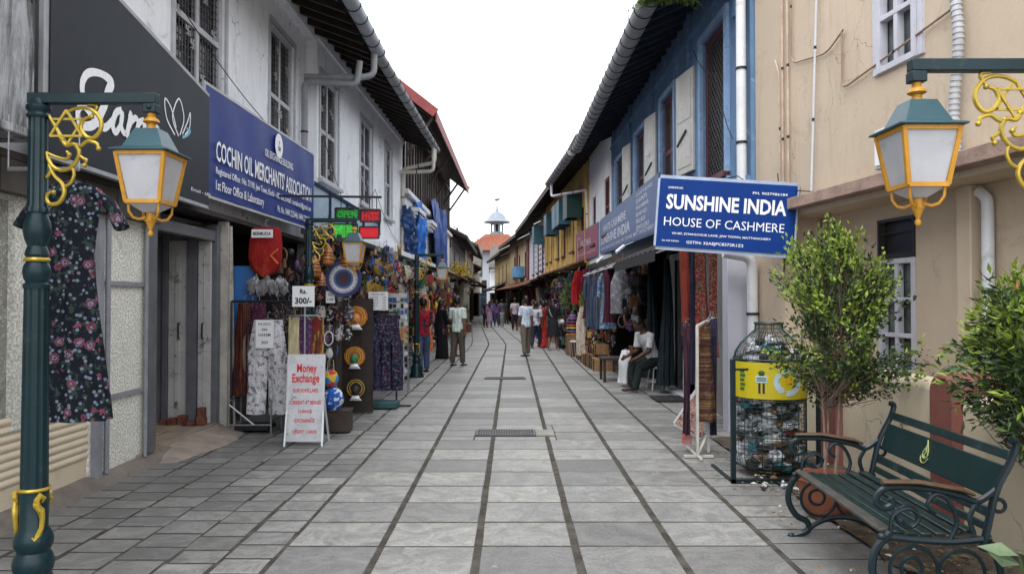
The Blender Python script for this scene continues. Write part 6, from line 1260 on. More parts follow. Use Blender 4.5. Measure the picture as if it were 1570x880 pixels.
# dark patterned trousers, notice, magnet rack, stool
INDI = [cloth_mat('navy_patchwork', [(.010, .012, .03), (.022, .026, .06), (.06, .02, .045), (.09, .09, .12)], 'print', 7), cloth_mat('navy_paisley', [(.02, .02, .045), (.10, .05, .12), (.05, .07, .15)], 'print', 12)]
rail('short rail holding the navy patchwork trousers', (-2.25, 11.2, 1.42), (-1.72, 11.2, 1.42), True, m=BLACKM)
for x, m, lab, rz in ((-2.12, 1, 'navy paisley trousers nearest the mask board', 20), (-1.98, 0, 'navy patchwork trousers in the middle of the short rail', 0), (-1.82, 0, 'navy and wine patchwork trousers at the lane end of the short rail', -12)):
    hang(lab, 'trousers', 'trousers', x, 11.2 + (x + 2) * .3, 1.38, .36, 1.12, INDI[m], 'pants', rz=rz, fa=.15, fc=5, depth=.08, group='navy trousers on the short rail')
g = MB(AT(-1.95, 11.0)); g.box(-.22, .28, -.1, .2, .03, .12); g.build('tray', TM('teal_tray', (.02, .07, .08)), label='low dark teal tray under the navy trousers', cat='tray', bevel=.01)
n_ = thing('price_list', 'white printed price list clipped above the navy trousers', 'price list', (-2.0, 11.1, 1.6)); board_txt(n_, AT(-1.98, 11.1, 1.45), .29, .27, [('PRICE LIST', 0, .225, .03, .2, .01, 1), ('SHAWL      500', 0, .18, .025, .24, .01, 1), ('PANTS      350', 0, .14, .025, .24, .01, 1), ('KURTA      450', 0, .10, .025, .24, .01, 1), ('SKIRT      300', 0, .06, .025, .24, .01, 1), ('TOP        250', 0, .02, .025, .24, .01, 1)], name='sheet')
n_ = thing('price_note', 'tilted white price note on the black purses by the second lamp post', 'price note', (-2.28, 9.45, 1.6)); board_txt(n_, AT(-2.28, 9.42, 1.56, 15), .11, .15, [('Rs.', 0, .09, .04, .05, .01, 1), ('150', 0, .03, .045, .07, .01, 1)], name='paper')
MG = thing('magnet_rack', 'tall panel of colourful fridge magnets in rows', 'display rack', (-2.0, 13, 0)); g = MB(AT(-2.0, 13, 0, 0)); g.box(-.19, .19, 0, .04, .22, 1.72); g.build('panel', TM('rack_white', (.45, .45, .46)), MG)
rs = random.Random(12)
for i in range(14):
    for j in range(6):
        x, z = -.165 + j * .066, .27 + i * .103; g = MB(AT(-2.0, 13)); s1 = rs.uniform(.02, .03); g.box(x - s1, x + s1, -.02, -.001, z - rs.uniform(.025, .045), z + rs.uniform(.02, .045)); g.build('magnet', CT[rs.choice((0, 0, 1, 2) if i < 6 else ((3, 7, 6, 7) if i < 9 else (0, 1, 4, 9)))], MG, smooth=False)
g = MB(AT(-2.0, 13)); [g.box(s * .19 - .012, s * .19 + .012, 0, .05, 0, 1.74) for s in (-1, 1)]; g.bar((-.2, .2, 0), (.2, .2, 0), .02, .02); [g.bar((s * .19, .04, .8), (s * .19, .25, 0), .015, .015) for s in (-1, 1)]; g.build('frame', STEEL, MG)
def stool(label, x, y, h, m, r_=.17, name='stool', rz=10, legs=4):
    t = thing(name, label, 'stool', (x, y, 0)); g = MB(AT(x, y, 0, rz)); g.lathe([(r_ * .9, h - .035), (r_, h - .03), (r_, h), (r_ * .95, h + .005)], 20); g.build('seat', m, t)
    for k in range(legs):
        a = R(45 + 360 / legs * k); g = MB(AT(x, y, 0, rz)); g.tube([(r_ * .75 * math.cos(a), r_ * .75 * math.sin(a), h - .03), (r_ * 1.1 * math.cos(a), r_ * 1.1 * math.sin(a), .02)], .013, 8); g.build('leg', m, t)
    g = MB(AT(x, y, 0, rz)); g.tube([(r_ * .98 * math.cos(t_), r_ * .98 * math.sin(t_), h * .4) for t_ in [k * math.pi / 10 for k in range(20)]], .008, 6, closed=True); g.build('ring', m, t); return t
stool('pale blue plastic stool in front of the magnet rack shop', -2.08, 15.8, .42, TM('pale_blue_plastic', (.14, .25, .38)), .17)
g = MB(AT(-2.15, 16.0, .43)); [g.box(-.2 + .01 * (k % 3), .2 - .01 * (k % 2), -.14, .14, .002 + k * .028, .026 + k * .028, k % 4) for k in range(9)]; g.build('folded_cloths', [TM('folded_purple', (.12, .06, .13)), TM('folded_pink', (.3, .15, .2)), TM('folded_dark', (.03, .03, .05)), TM('folded_grey', (.3, .3, .33))], label='stack of folded purple and grey cloths on the pale blue stool', cat='folded cloth', bevel=.008)
hang('bright orange and red cloth hanging between the man in red and the women', 'cloth', 'hanging_cloth', -2.25, 19.2, 1.75, .36, 1.45, cloth_mat('orange_red_tie_dye', [(.55, .16, .02), (.5, .05, .02), (.6, .42, .25)], 'print', 6), 'shawl', fa=.2)
hang('white and red printed cloth hanging behind the bright orange one', 'cloth', 'hanging_cloth', -2.45, 20.2, 2.0, .4, 1.6, cloth_mat('white_red_print', [(.45, .42, .40), (.4, .05, .06)], 'print', 8), 'shawl', fa=.2)
hang('dark brown shawl hanging under the fascia of the long white building', 'shawl', 'hanging_cloth', -2.45, 14.2, 2.35, .5, .9, SHM[2], 'shawl', fa=.2)
# tarpaulins
def tarp(label, F, x0, x1, z0, z1, m, seed, bow=.25):
    g = MB(F); rs = Vector((seed, seed * 1.7, 0))
    def fn(u, v, o=0):
        x = x0 + (x1 - x0) * u; z = z1 - (z1 - z0) * v
        f = noise.noise(Vector((u * 7 + 1.2 * v, v * 2.2, seed))) * .22 + noise.noise(Vector((u * 22, v * 3, seed))) * .07
        w = 1 - .10 * math.sin(v * math.pi * .9) + .12 * noise.noise(Vector((v * 5, seed, 0))); return (x0 + (x1 - x0) * (.5 + (u - .5) * w) + .06 * noise.noise(Vector((u * 4, v * 8, seed + 3))), -.16 - bow * math.sin(v * 2.6) * .35 - .9 * f - .05 * noise.noise(Vector((u * 30, v * 16, seed))) + o, z + .12 * math.sin(u * 9 + seed))
    g.grid(fn, 46, 30); g.grid(lambda u, v: fn(u, v, .012), 46, 30)
    return g.build('tarpaulin', m, label=label, cat='tarpaulin', recalc=False)
TB = mat('bright_blue_tarp', (.02, .15, .55), .5, .25, 2, spec=.5); TN = mat('deep_blue_tarp', (.013, .06, .26), .5, .3, 2, spec=.5)
tarp('crumpled bright blue tarpaulin on the white wall above the second shop', FC, .9, 3.4, 2.75, 4.65, TB, 3, .3); tarp('dark navy tarpaulin fold beside the bright crumpled one', FC, -.6, .9, 3.0, 4.25, mat('navy_tarp', (.008, .04, .14), .4, .3, 2), 9, .1)
tarp('long deep blue tarpaulin draped from the timber gallery down to the lane', FC, 5.6, 10.6, .9, 5.4, TN, 5, .45)
# ---------------------------------------------------------------- RIGHT STALLS
DM = mat('black_rubber_mat', (.02, .02, .022), .8, .2, 20, bump=.5)
g = MB(); g.box(2.25, 2.78, 11.7, 12.3, .024, .045); [g.box(2.27 + k * .06, 2.29 + k * .06, 11.73, 12.27, .046, .052) for k in range(8)]; g.build('door_mat', DM, label='black ribbed door mat in front of the glass shop door', cat='door mat', bevel=.004)
# scarf rack of white pipe
RK = thing('scarf_rack', 'white pipe rack standing beside the litter cage', 'rack', (2.0, 7.6, 0)); g = MB()
for q in (((1.86, 7.55, .03), (1.86, 7.55, 1.33)), ((1.86, 7.55, 1.33), (2.12, 7.9, 1.40)), ((2.02, 7.75, .03), (2.02, 7.75, .42)), ((1.72, 7.55, .03), (2.02, 7.55, .03)), ((1.86, 7.55, .03), (2.14, 7.95, .34)), ((1.86, 7.4, .03), (1.86, 8.0, .03))): g.bar(*q, .028, .028)
g.build('frame', mat('aged_white_pipe', (.42, .41, .38), .5, .15, 6, spots=(.2, .18, .15), spot_amt=.5), RK, bevel=.003)
SC2 = [cloth_mat('wine_scarf', [(.025, .012, .022), (.012, .008, .012), (.05, .018, .03)], 'stripe', 10), cloth_mat('brown_kilim', [(.09, .05, .025), (.18, .11, .05), (.05, .02, .02)], 'band', 9), cloth_mat('red_kashmir', [(.20, .035, .03), (.08, .10, .07), (.30, .12, .09), (.03, .02, .02)], 'print', 13), cloth_mat('plain_rust', [(.19, .035, .025), (.22, .04, .03)], 'stripe', 6), cloth_mat('navy_scarf', [(.012, .012, .03), (.025, .025, .055)], 'stripe', 9)]
for x, y, zt, w_, h_, m, lab in ((1.80, 7.75, 1.36, .10, 1.15, 0, 'dark wine scarf with a red fringe at the front of the pipe rack'), (1.98, 7.68, 1.36, .17, 1.0, 1, 'brown patterned scarf on the pipe rack'), (2.08, 7.8, 1.40, .12, 1.2, 4, 'navy scarf at the back of the pipe rack'), (2.12, 8.02, 1.42, .09, 1.1, 0, 'dark wine scarf at the wall end of the pipe rack')):
    hang(lab, 'scarf', 'scarf', x, y, zt, w_, h_, SC2[m], 'scarf', fa=.25, fc=4, depth=.05, group='scarves on the pipe rack', hook=.03)
g = MB(); [g.cyl((1.755 + .011 * k, 7.75, .22), (1.752 + .012 * k, 7.75, .11), .003, n=4) for k in range(9)]; g.build('fringe', TM('red_fringe', (.45, .02, .02)), label='red tassel fringe at the lower end of the foremost wine scarf', cat='fringe')
feet_h = .3
rail('ceiling rod carrying the tall red patterned shawls under the sunshine board', (1.9, 8.6, 2.28), (2.75, 8.6, 2.28))
for x, w_, h_, m, lab in ((1.98, .12, 1.05, 3, 'plain rust red scarf hanging by the white door frame'), (2.16, .17, 1.35, 2, 'red and green patterned shawl hanging beside the white boxed panel'), (2.30, .16, 1.3, 2, 'red patterned shawl closest to the white boxed panel'), (2.06, .08, 1.6, 4, 'dark navy scarf between the rust red scarf and the patterned shawl')):
    hang(lab, 'scarf', 'shawl', x, 8.6, 2.24, w_, h_, SC2[m], 'scarf', fa=.22, fc=5, depth=.06, hook=.02)
# patterned board leaning
t = thing('leaning_rug_sign', 'pink patterned triangular panel leaning at the scarf rack', 'panel', (1.95, 8.5, 0)); g = MB(AT(1.85, 8.55, 0, 0)); g.prism([(.0, .20), (.03, .17), (.28, .03), (.33, .06), (.30, .62)], 0, .03); g.build('panel', cloth_mat('pink_kilim', [(.38, .22, .20), (.12, .05, .05), (.46, .38, .34)], 'print', 14), t, smooth=False); g = MB(AT(1.85, 8.55)); g.bar((.0, .015, .19), (.3, .015, .03), .02, .04); g.bar((.0, .015, .19), (.3, .015, .64), .015, .04); g.build('edge', WHITEP, t)
# dresses and cloths on the rail under the pale awning
feet_h = .25
rail('long rod with the pale blue dress under the translucent awning', (2.1, 14.2, 2.25), (2.0, 19.4, 2.3))
DR = [cloth_mat('pale_blue_tie_dye', [(.10, .17, .27), (.25, .31, .38), (.05, .09, .18)], 'print', 8), cloth_mat('wine_cloth', [(.06, .012, .025), (.03, .008, .015)], 'stripe', 8), cloth_mat('brown_cloth', [(.06, .035, .02), (.10, .06, .035)], 'print', 9), cloth_mat('slate_cloth', [(.03, .04, .075), (.06, .08, .12)], 'stripe', 7), cloth_mat('grey_white_cloth', [(.14, .14, .16), (.24, .24, .26)], 'print', 6), cloth_mat('olive_cloth', [(.10, .08, .03), (.05, .04, .02)], 'stripe', 7)]
for i, (y, x, w_, h_, m, k, lab) in enumerate(((14.9, 2.15, .35, .9, 4, 'shawl', 'grey white cloth hanging above the seated man'), (15.6, 2.0, .3, 1.1, 1, 'scarf', 'wine red cloth between the blue dress and the grey cloth'), (16.2, 2.1, .45, 1.25, 0, 'kurta', 'pale blue tie dyed dress hanging near the seated man'), (16.9, 2.05, .3, 1.2, 5, 'scarf', 'olive cloth hanging just past the pale blue dress'), (17.5, 2.0, .34, 1.3, 3, 'shawl', 'slate striped cloth, second past the pale blue dress'), (18.1, 2.02, .3, 1.2, 2, 'scarf', 'brown printed cloth, third past the pale blue dress'), (18.7, 1.98, .34, 1.3, 3, 'kurta', 'slate blue kurta, fourth past the pale blue dress'), (19.2, 1.98, .3, 1.1, 1, 'scarf', 'wine cloth at the far end of the long rod'))):
    hang(lab, 'garment', 'hanging_cloth', x, y, 2.24, w_, h_, DR[m], k, rz=12 * (i % 3 - 1), fa=.2, fc=5, depth=.08, group='clothes on the long rod')
# dark curtains in the door
for x, y, lab in ((2.62, 14.1, 'dark curtain drawn beside the glass door, nearer the seated man'), (2.66, 12.9, 'dark curtain hanging inside the glass door')):
    hang(lab, 'curtain', 'curtain', x, y, 2.3, .5, 2.15, cloth_mat('black_teal_curtain', [(.012, .016, .02), (.02, .035, .045)], 'stripe', 8), 'scarf', fa=.2, fc=8, depth=.12, rz=70)
stool('grey metal stool with pierced shelf under the seated man', 2.58, 13.35, .43, TM('white_stool_metal', (.42, .42, .44)), .19)
# low table with white cloth
t = thing('low_table', 'low dark table in front of the seated man draped at one end', 'table', (1.9, 14.5, 0)); g = MB(AT(2.0, 14.9)); g.box(-.25, .35, -.35, .35, .44, .48); g.build('table_top', DARKWOOD, t)
for a, b in ((-.2, -.3), (.3, -.3), (-.2, .3), (.3, .3)): g = MB(AT(2.0, 14.9)); g.box(a - .025, a + .025, b - .025, b + .025, 0, .44); g.build('leg', DARKWOOD, t)
hang('white cloth hanging off the low table edge', 'cloth', 'white_cloth', 2.10, 13.9, .68, .24, .60, cloth_mat('plain_white_cotton', [(.52, .53, .56), (.6, .6, .62)], 'stripe', 5), 'shawl', fa=.2, fc=5, depth=.1, hook=.02)
def drum(label, x, y, r_, h, m1, m2):
    t = thing('drum', label, 'drum', (x, y, 0)); g = MB(AT(x, y)); g.lathe([(r_, 0), (r_ * .93, h * .5), (r_, h)], 20); g.build('body', m1, t); g = MB(AT(x, y)); g.lathe([(r_ * 1.05, h), (r_ * 1.07, h + .03), (r_ * .8, h + .05)], 20); g.build('skin', m2, t)
    g = MB(AT(x, y)); [g.bar((r_ * 1.0 * math.cos(a), r_ * math.sin(a), h), (r_ * math.cos(a + .3), r_ * math.sin(a + .3), .02), .012, .012) for a in [k * math.pi / 5 for k in range(10)]]; g.build('lacing', ROPE, t)
drum('dark wooden drum with a pale skin at the edge of the stall', 1.80, 21.4, .15, .42, TM('drum_dark', (.04, .025, .02)), TM('drum_skin', (.45, .42, .38))); drum('second wooden drum behind the pale skinned one', 1.98, 22.3, .17, .5, WOODL, TM('drum_skin', (.45, .42, .38)))
def stack(label, x, y, z, rr, cols, name, cat):
    t = thing(name, label, cat, (x, y, z)); 
    for k, c in enumerate(cols): g = MB(AT(x, y, z + k * .09)); g.lathe([(rr * 1.25, 0), (rr * 1.2, .012), (rr * .8, .02), (rr * .72, .10), (rr * .3, .13)], 18); g.build('hat', c, t)
stack('stack of purple, red and orange woven hats by the drums', 1.78, 22.0, .62, .16, [CT[7], CT[4], CT[6], CT[5], CT[8], CT[8]], 'hat_stack', 'hats')
g = MB(AT(1.8, 22.1)); g.box(-.2, .25, -.3, .4, 0, .6); [g.box(-.21, -.201, -.3, .4, z, z + .02) for z in (.15, .3, .45)]; g.build('crate', WOODL, label='wooden crate carrying the stack of woven hats', cat='crate', bevel=.005)
for i, (x, y, z, lab) in enumerate(((2.0, 19.6, 1.22, 'straw hat on the stand nearer the woven rug'), (1.92, 20.3, 1.25, 'pale round hat on a stand beyond the straw hat'))):
    t = thing('hat_on_stand', lab, 'hat', (x, y, 0)); g = MB(AT(x, y, z)); g.lathe([(.16, 0), (.155, .012), (.09, .02), (.085, .09), (.04, .12)], 18); g.build('hat', TM('straw_%d' % i, (.42, .38, .30)), t); g = MB(AT(x, y)); g.cyl((0, 0, 0), (0, 0, z), .02); g.build('stand', DARKWOOD, t)
# crates, rugs
CR = mat('wooden_box_plank', (.26, .15, .07), .75, .3, 6, bump=.3)
def crate(label, x, y, w_, d, h, z=0, rz=0, m=CR):
    t = thing('crate', label, 'crate', (x, y, z), 'wooden boxes on the paving'); g = MB(AT(x, y, z, rz)); n = 4
    for k in range(n):
        a, b = h * k / n + .006, h * (k + 1) / n - .004
        for q in ((-w_ / 2, w_ / 2, -d / 2, -d / 2 + .015), (-w_ / 2, w_ / 2, d / 2 - .015, d / 2), (-w_ / 2, -w_ / 2 + .015, -d / 2 + .016, d / 2 - .016), (w_ / 2 - .015, w_ / 2, -d / 2 + .016, d / 2 - .016)): g.box(*q, a, b)
    g.box(-w_ / 2 + .016, w_ / 2 - .016, -d / 2 + .016, d / 2 - .016, h - .04, h - .02); g.build('planks', m, t); 
    for sx_ in (-1, 1):
        for sy_ in (-1, 1): g = MB(AT(x, y, z, rz)); g.box(sx_ * (w_ / 2 + .008) - .008, sx_ * (w_ / 2 + .008) + .008, sy_ * d / 2 - .02, sy_ * d / 2 + .02, 0, h); g.build('corner_post', DARKWOOD, t)
crate('pale wooden box nearest the low table', 2.05, 17.1, .42, .5, .30); crate('wooden box just behind the nearest pale one', 2.0, 17.9, .4, .5, .34, rz=5, m=WOODL); crate('small wooden box on top of the two behind it', 2.08, 17.5, .3, .4, .24, .35, m=CR); crate('long low wooden box beside the woven rug', 1.95, 18.9, .35, .8, .28)
crate('dark wooden box at the foot of the drums', 1.98, 20.4, .4, .5, .35, m=WOODL)
hang('brown woven rug hanging over the boxes', 'rug', 'rug', 2.12, 19.0, 1.62, .62, 1.15, cloth_mat('brown_rug', [(.13, .06, .03), (.20, .10, .05), (.06, .03, .02)], 'patch', 14), 'shawl', rz=35, fa=.08, depth=.12)
hang('cream patterned rug draped beside the brown one', 'rug', 'rug', 1.86, 19.4, 1.45, .42, 1.25, cloth_mat('cream_rug', [(.42, .36, .30), (.30, .20, .15), (.5, .46, .4)], 'print', 12), 'shawl', rz=30, fa=.14, depth=.12)
for i, (x, y, lab, c) in enumerate(((2.02, 22.6, 'bright red cloth hanging beside the maroon sign', (.30, .012, .016)), (2.08, 23.6, 'second bright red cloth further under the maroon sign', (.36, .02, .03)), (2.15, 21.6, 'dark red dotted cloth nearest the pale awning', (.14, .01, .03)), (1.98, 24.8, 'dark green cloth hanging between red ones', (.02, .05, .04)))):
    hang(lab, 'cloth', 'hanging_cloth', x, y, 2.5, .5, 1.0, cloth_mat('red_cloth_%d' % i, [c, sc(c, .6)], 'stripe', 5), 'shawl', rz=40, fa=.12, depth=.1)
for i in range(14): # far stalls: long cloths under the awnings
    y = 27 + i * 1.9; x = interp(RFAC, y) - .45 - .1 * (i % 2); c = [(.3, .03, .03), (.05, .05, .12), (.3, .2, .1), (.12, .03, .08), (.04, .09, .06), (.35, .3, .28), (.2, .08, .03)][i % 7]; nm = ['red', 'navy', 'tan', 'plum', 'green', 'cream', 'brown'][i % 7]
    hang('%s cloth hanging %s the far awnings' % (nm, 'in the nearer half below' if i < 7 else 'deep in the farther half below'), 'cloth', 'hanging_cloth', x, y, 2.25, .5, 1.2 + .3 * (i % 3), cloth_mat('far_%s' % nm, [c, sc(c, .6)], 'stripe', 4), 'scarf', fa=.15, rz=45, group='cloths under the far awnings')
for i in range(9):
    y = 23.5 + i * 1.5; c = [(.4, .35, .3), (.25, .1, .04), (.05, .06, .12), (.3, .22, .05), (.1, .02, .03), (.2, .2, .22), (.28, .06, .03), (.04, .1, .12), (.35, .25, .15)][i]; nm = ['cream', 'rust', 'navy', 'mustard', 'maroon', 'grey', 'red', 'teal', 'sand'][i]
    hang('%s cloth hanging in the shops under the long tarpaulin' % nm, 'cloth', 'hanging_cloth', interp(LFAC, y) + .4, y, 2.3, .5, 1.3, cloth_mat('farleft_%s' % nm, [c, sc(c, .5)], 'print', 5), 'scarf', fa=.15, rz=-45, group='cloths under the tarpaulin')
# far left: cream pillars, planter, yellow flowers
for i, y in enumerate((34.5, 40, 46)):
    g = MB(AT(-2.75 - .05 * i, y)); g.box(-.22, .22, -.2, .2, 0, 2.5); g.box(-.27, .27, -.25, .25, 2.5, 2.62); g.box(-.26, .26, -.24, .24, 0, .25); g.build('pillar', mat('cream_pillar', (.46, .44, .36), .8, .15, 3), label=['cream square pillar beside the standing man in the white shirt', 'cream square pillar, middle of the three past the tarpaulin', 'cream square pillar farthest down the tarpaulin side'][i], cat='pillar', group='cream pillars', bevel=.01)
g = MB(AT(-2.35, 38.5)); g.box(-.25, .25, -.25, .25, 0, .42); g.box(-.28, .28, -.28, .28, .42, .47); g.build('planter', TM('brown_planter', (.16, .06, .04)), label='brown square planter box beside the cream pillars', cat='planter', bevel=.01)
g = MB(); rs = random.Random(77)
for k in range(700):
    v = Vector((rs.gauss(0, .5), rs.gauss(0, .8), rs.gauss(0, .22))); leafat(g, (-2.65 + v.x * .6, 37.5 + v.y, 3.05 + v.z), .12, .08, rs.choice((0, 0, 1)), rs)
g.build('flowering_creeper', [mat('yellow_blossom', (.6, .36, .03), .6), LG[2]], label='yellow flowering creeper over the far lamp posts', cat='creeper', smooth=False, recalc=False)
# tube lights under the faded blue sign
for i, (x, y) in enumerate(((2.35, 19.4), (2.3, 15.4))):
    t = thing('tube_lamp', ['short white lamp under the far end of the faded blue sign', 'short white lamp under the near end of the faded blue sign'][i], 'lamp', (x, y, 2.6), 'lamps under the sign'); g = MB(); g.cyl((x, y, 2.72), (x - .18, y - .12, 2.58), .035, n=10); g.build('shade', WHT, t); g = MB(); g.cyl((x, y, 2.72), (x + .2, y, 2.8), .01, n=6); g.build('bracket', STEEL, t)
# ---------------------------------------------------------------- cables
def cable(label, pts, sag, r=.006):
    g = MB(); P = [Vector(p) for p in pts]; O = []
    for a, b in zip(P, P[1:]):
        for k in range(10): t = k / 10; p = a.lerp(b, t); p.z -= sag * 4 * t * (1 - t); O.append(p)
    O.append(P[-1]); g.tube(O, r, 5); g.build('cable', WIREB, label=label, cat='cable')
cable('black cable drooping across the white wall above the black sign', [(-3.5, 6.2, 5.2), (-3.48, 7.6, 4.75), (-3.4, 10.8, 4.0)], .1)
cable('thin cable hanging on the long white wall by the light boards', [(-3.3, 13.2, 4.4), (-3.25, 15.5, 3.3), (-3.2, 19, 3.1)], .25)
cable('second thin cable crossing the long white wall below its windows', [(-3.3, 14.5, 3.05), (-3.2, 17.5, 4.2), (-3.15, 21, 3.2)], .2)
cable('black cable running from the blue house down to the sunshine board', [(2.72, 11.2, 5.35), (2.7, 9.9, 4.6), (2.75, 9.3, 3.6)], .12)
cable('loose cables bundled above the sunshine board', [(1.9, 8.2, 2.98), (2.5, 8.3, 2.97), (2.95, 8.2, 2.83), (3.2, 7.0, 2.66)], .05)
cable('thin cable looping along the beige wall beside the sunshine board', [(2.95, 8.3, 3.0), (2.98, 8.2, 2.0), (3.0, 8.3, 1.8)], .02)
# ================================================================== PEOPLE
SKIN = [mat('skin_brown', (.16, .075, .045), .55, .08, 8), mat('skin_tan', (.24, .125, .08), .55, .08, 8), mat('skin_deep', (.075, .036, .024), .5, .08, 8)]
HAIR = mat('black_hair', (.008, .007, .007), .45, .3, 30)
def remesh(mb, name, m, parent, vox, sm=4):
    o = mb.build(name, m, parent, recalc=False); r = o.modifiers.new('r', 'REMESH'); r.mode = 'VOXEL'; r.voxel_size = vox; r.use_smooth_shade = True
    s = o.modifiers.new('s', 'SMOOTH'); s.factor = .5; s.iterations = sm
    dg = bpy.context.evaluated_depsgraph_get(); me = bpy.data.meshes.new_from_object(o.evaluated_get(dg)); o.modifiers.clear(); o.data = me
    if not me.materials: me.materials.append(m)
    me.polygons.foreach_set('use_smooth', [True] * len(me.polygons)); return o
def person(label, x, y, H, face, shirt, lower, skin=0, top='shirt', bottom='trousers', hair='short', lean=0, legs=((4, 2), (-6, 4)), arms=((5, 8, 15), (5, 8, 15)), sit=None, vox=.013, shoes=(.02, .015, .012), build=1.0, head_turn=0, head_tilt=0, group=None, bag=None, scale_sh=1.0):
    """H height; face: degrees, 0 looks toward the camera (-y); legs ((thigh forward, knee bend), ...); arms ((forward, out, elbow), ...)"""
    T_ = thing('person', label, 'person', (x, y, 0), group); M = AT(x, y, 0, face); skm = SKIN[skin]
    def V3(a): return Vector(a) * H
    zh = .50 if sit is None else sit / H + .055
    hipc = V3((0, 0, zh)); Rl = Matrix.Rotation(R(lean), 4, 'X')   # lean forward: towards -y
    def up(p): p = Vector(p) * H; return hipc + Rl @ (p - Vector((0, 0, .50)) * H)
    body = MB(M); sh = MB(M); lo = MB(M); shoe = MB(M)
    # trunk
    b = build; TR_ = [(.455, .060, .052), (.49, .084 * b, .060), (.53, .086 * b, .062), (.58, .076 * b, .055), (.62, .072 * b, .052), (.68, .080 * b, .058), (.73, .090 * b, .062), (.775, .094 * b, .058), (.805, .086, .050), (.825, .052, .042), (.835, .034, .034), (.87, .029, .031), (.885, .030, .033)]
    def trunk(mb, prof, g=0, zmin=0, zmax=9):
        rings = []
        for z, rx, ry in prof:
            if not (zmin <= z <= zmax): continue
            ring = []
            for k in range(18):
                t = 2 * math.pi * k / 18; ring.append(mb.v(up((rx * math.cos(t) * 1 + (g * math.cos(t)) / H, ry * math.sin(t) + g * math.sin(t) / H, z))))
            rings.append(ring)
        for A_, B_ in zip(rings, rings[1:]):
            for k in range(18): mb.f((A_[k], A_[(k + 1) % 18], B_[(k + 1) % 18], B_[k]))
        mb.f(rings[0][::-1]); mb.f(rings[-1])
    trunk(body, TR_)
    # head
    nk = up((0, 0, .87)); Rh = Rl @ Matrix.Rotation(R(head_turn), 4, 'Z') @ Matrix.Rotation(R(head_tilt), 4, 'X')
    def hd(p): return nk + Rh @ (Vector(p) * H)
    def hball(mb, c, r, n=14, m=10):
        i0 = len(mb.V); mb.ball((0, 0, 0), 1, n, m); Mi = M.inverted()
        for i in range(i0, len(mb.V)): p = Mi @ Vector(mb.V[i]); mb.V[i] = tuple(M @ hd((c[0] + p.x * r[0], c[1] + p.y * r[1], c[2] + p.z * r[2])))
    hball(body, (0, -.006, .066), (.045, .056, .062)); hball(body, (0, -.022, .036), (.034, .040, .036)); hball(body, (0, -.064, .050), (.007, .010, .012), 8, 6); hball(body, (0, -.054, .022), (.014, .008, .006), 8, 6)
    for s in (-1, 1): hball(body, (s * .047, .0, .056), (.006, .012, .017), 8, 6)
    ey = MB(M)
    for s in (-1, 1): hball(ey, (s * .017, -.0585, .064), (.008, .004, .005), 8, 6)
    if vox < .014: ey.build('eyes', mat('eye_dark', (.02, .015, .012), .3), T_)
    # legs
    ank = []
    for s, (a, kb) in zip((-1, 1), legs):
        hp = hipc + V3((s * .048, 0, -.005)); a_ = R(a); spread = .012 * s
        kn = hp + V3((spread, -.245 * math.sin(a_), -.245 * math.cos(a_))); c_ = a_ - R(kb); an = kn + V3((spread * .4, -.235 * math.sin(c_), -.235 * math.cos(c_)))
        if sit is None and an.z != .04 * H: pass
        ank.append((hp, kn, an))
    dz = 0
    if sit is None: dz = .042 * H - min(a[2].z for a in ank)
    if dz:
        for mb in (body,): mb.V = [tuple(Vector(v) + Vector((0, 0, dz))) for v in mb.V]
        for o in T_.children: o.location.z += dz
        ank = [tuple(p + Vector((0, 0, dz)) for p in t) for t in ank]; hipc = hipc + Vector((0, 0, dz)); nk = nk + Vector((0, 0, dz))
    for (hp, kn, an) in ank:
        body.tube([hp, hp.lerp(kn, .35), hp.lerp(kn, .8), kn, kn.lerp(an, .3), kn.lerp(an, .75), an], [H * q for q in (.052, .050, .037, .034, .036, .023, .021)], 12)
        ft = an + V3((0, 0, -.022)); toe = ft + Vector((0, -.105 * H, -.008 * H)); body.tube([ft + V3((0, .022, -.004)), ft.lerp(toe, .4), ft.lerp(toe, .8), toe], [H * q for q in (.020, .022, .020, .012)], 10, ell=(1.1, .6))
        shoe.tube([ft + V3((0, .026, -.008)), ft.lerp(toe, .4) + V3((0, 0, -.003)), ft.lerp(toe, .8) + V3((0, 0, -.004)), toe + V3((0, -.006, -.002))], [H * q for q in (.024, .027, .026, .016)], 10, ell=(1.1, .7))
    # arms
    hands = []
    for s, (fw, out, el) in zip((-1, 1), arms):
        S0 = up((s * .100 * b, 0, .800)); d = Rl.to_3x3() @ Vector((s * math.sin(R(out)), -math.sin(R(fw)) * math.cos(R(out)), -math.cos(R(fw)) * math.cos(R(out)))); E_ = S0 + d * .172 * H
        f2 = R(fw + el); d2 = Rl.to_3x3() @ Vector((s * math.sin(R(out)) * .3 - s * .12 * (el > 60), -math.sin(f2), -math.cos(f2))); d2.normalize(); Wp = E_ + d2 * .150 * H
        body.tube([up((s * .07, 0, .80)), S0, S0.lerp(E_, .5), E_, E_.lerp(Wp, .35), Wp], [H * q for q in (.032, .034, .029, .024, .024, .016)], 10)
        # hand: palm, four fingers, thumb
        pc = Wp + d2 * .03 * H; side = d2.cross(Vector((s, 0, 0))); side = side.normalized() if side.length > .1 else Vector((0, 1, 0)); nrm = side.cross(d2).normalized()
        body.tube([Wp, Wp + d2 * .022 * H, Wp + d2 * .048 * H], [H * .015, H * .021, H * .020], 8, ell=(1, .8))
        for j, (o_, L) in enumerate(((-1.5, .036), (-.5, .044), (.5, .042), (1.5, .032))):
            r0 = Wp + d2 * .046 * H + side * o_ * .010 * H; k1 = r0 + d2 * L * .55 * H + nrm * .004 * H * s; k2 = k1 + (d2 * .8 + nrm * .5 * -s).normalized() * L * .5 * H; body.tube([r0, k1, k2], [H * .0062, H * .0058, H * .0048], 6)
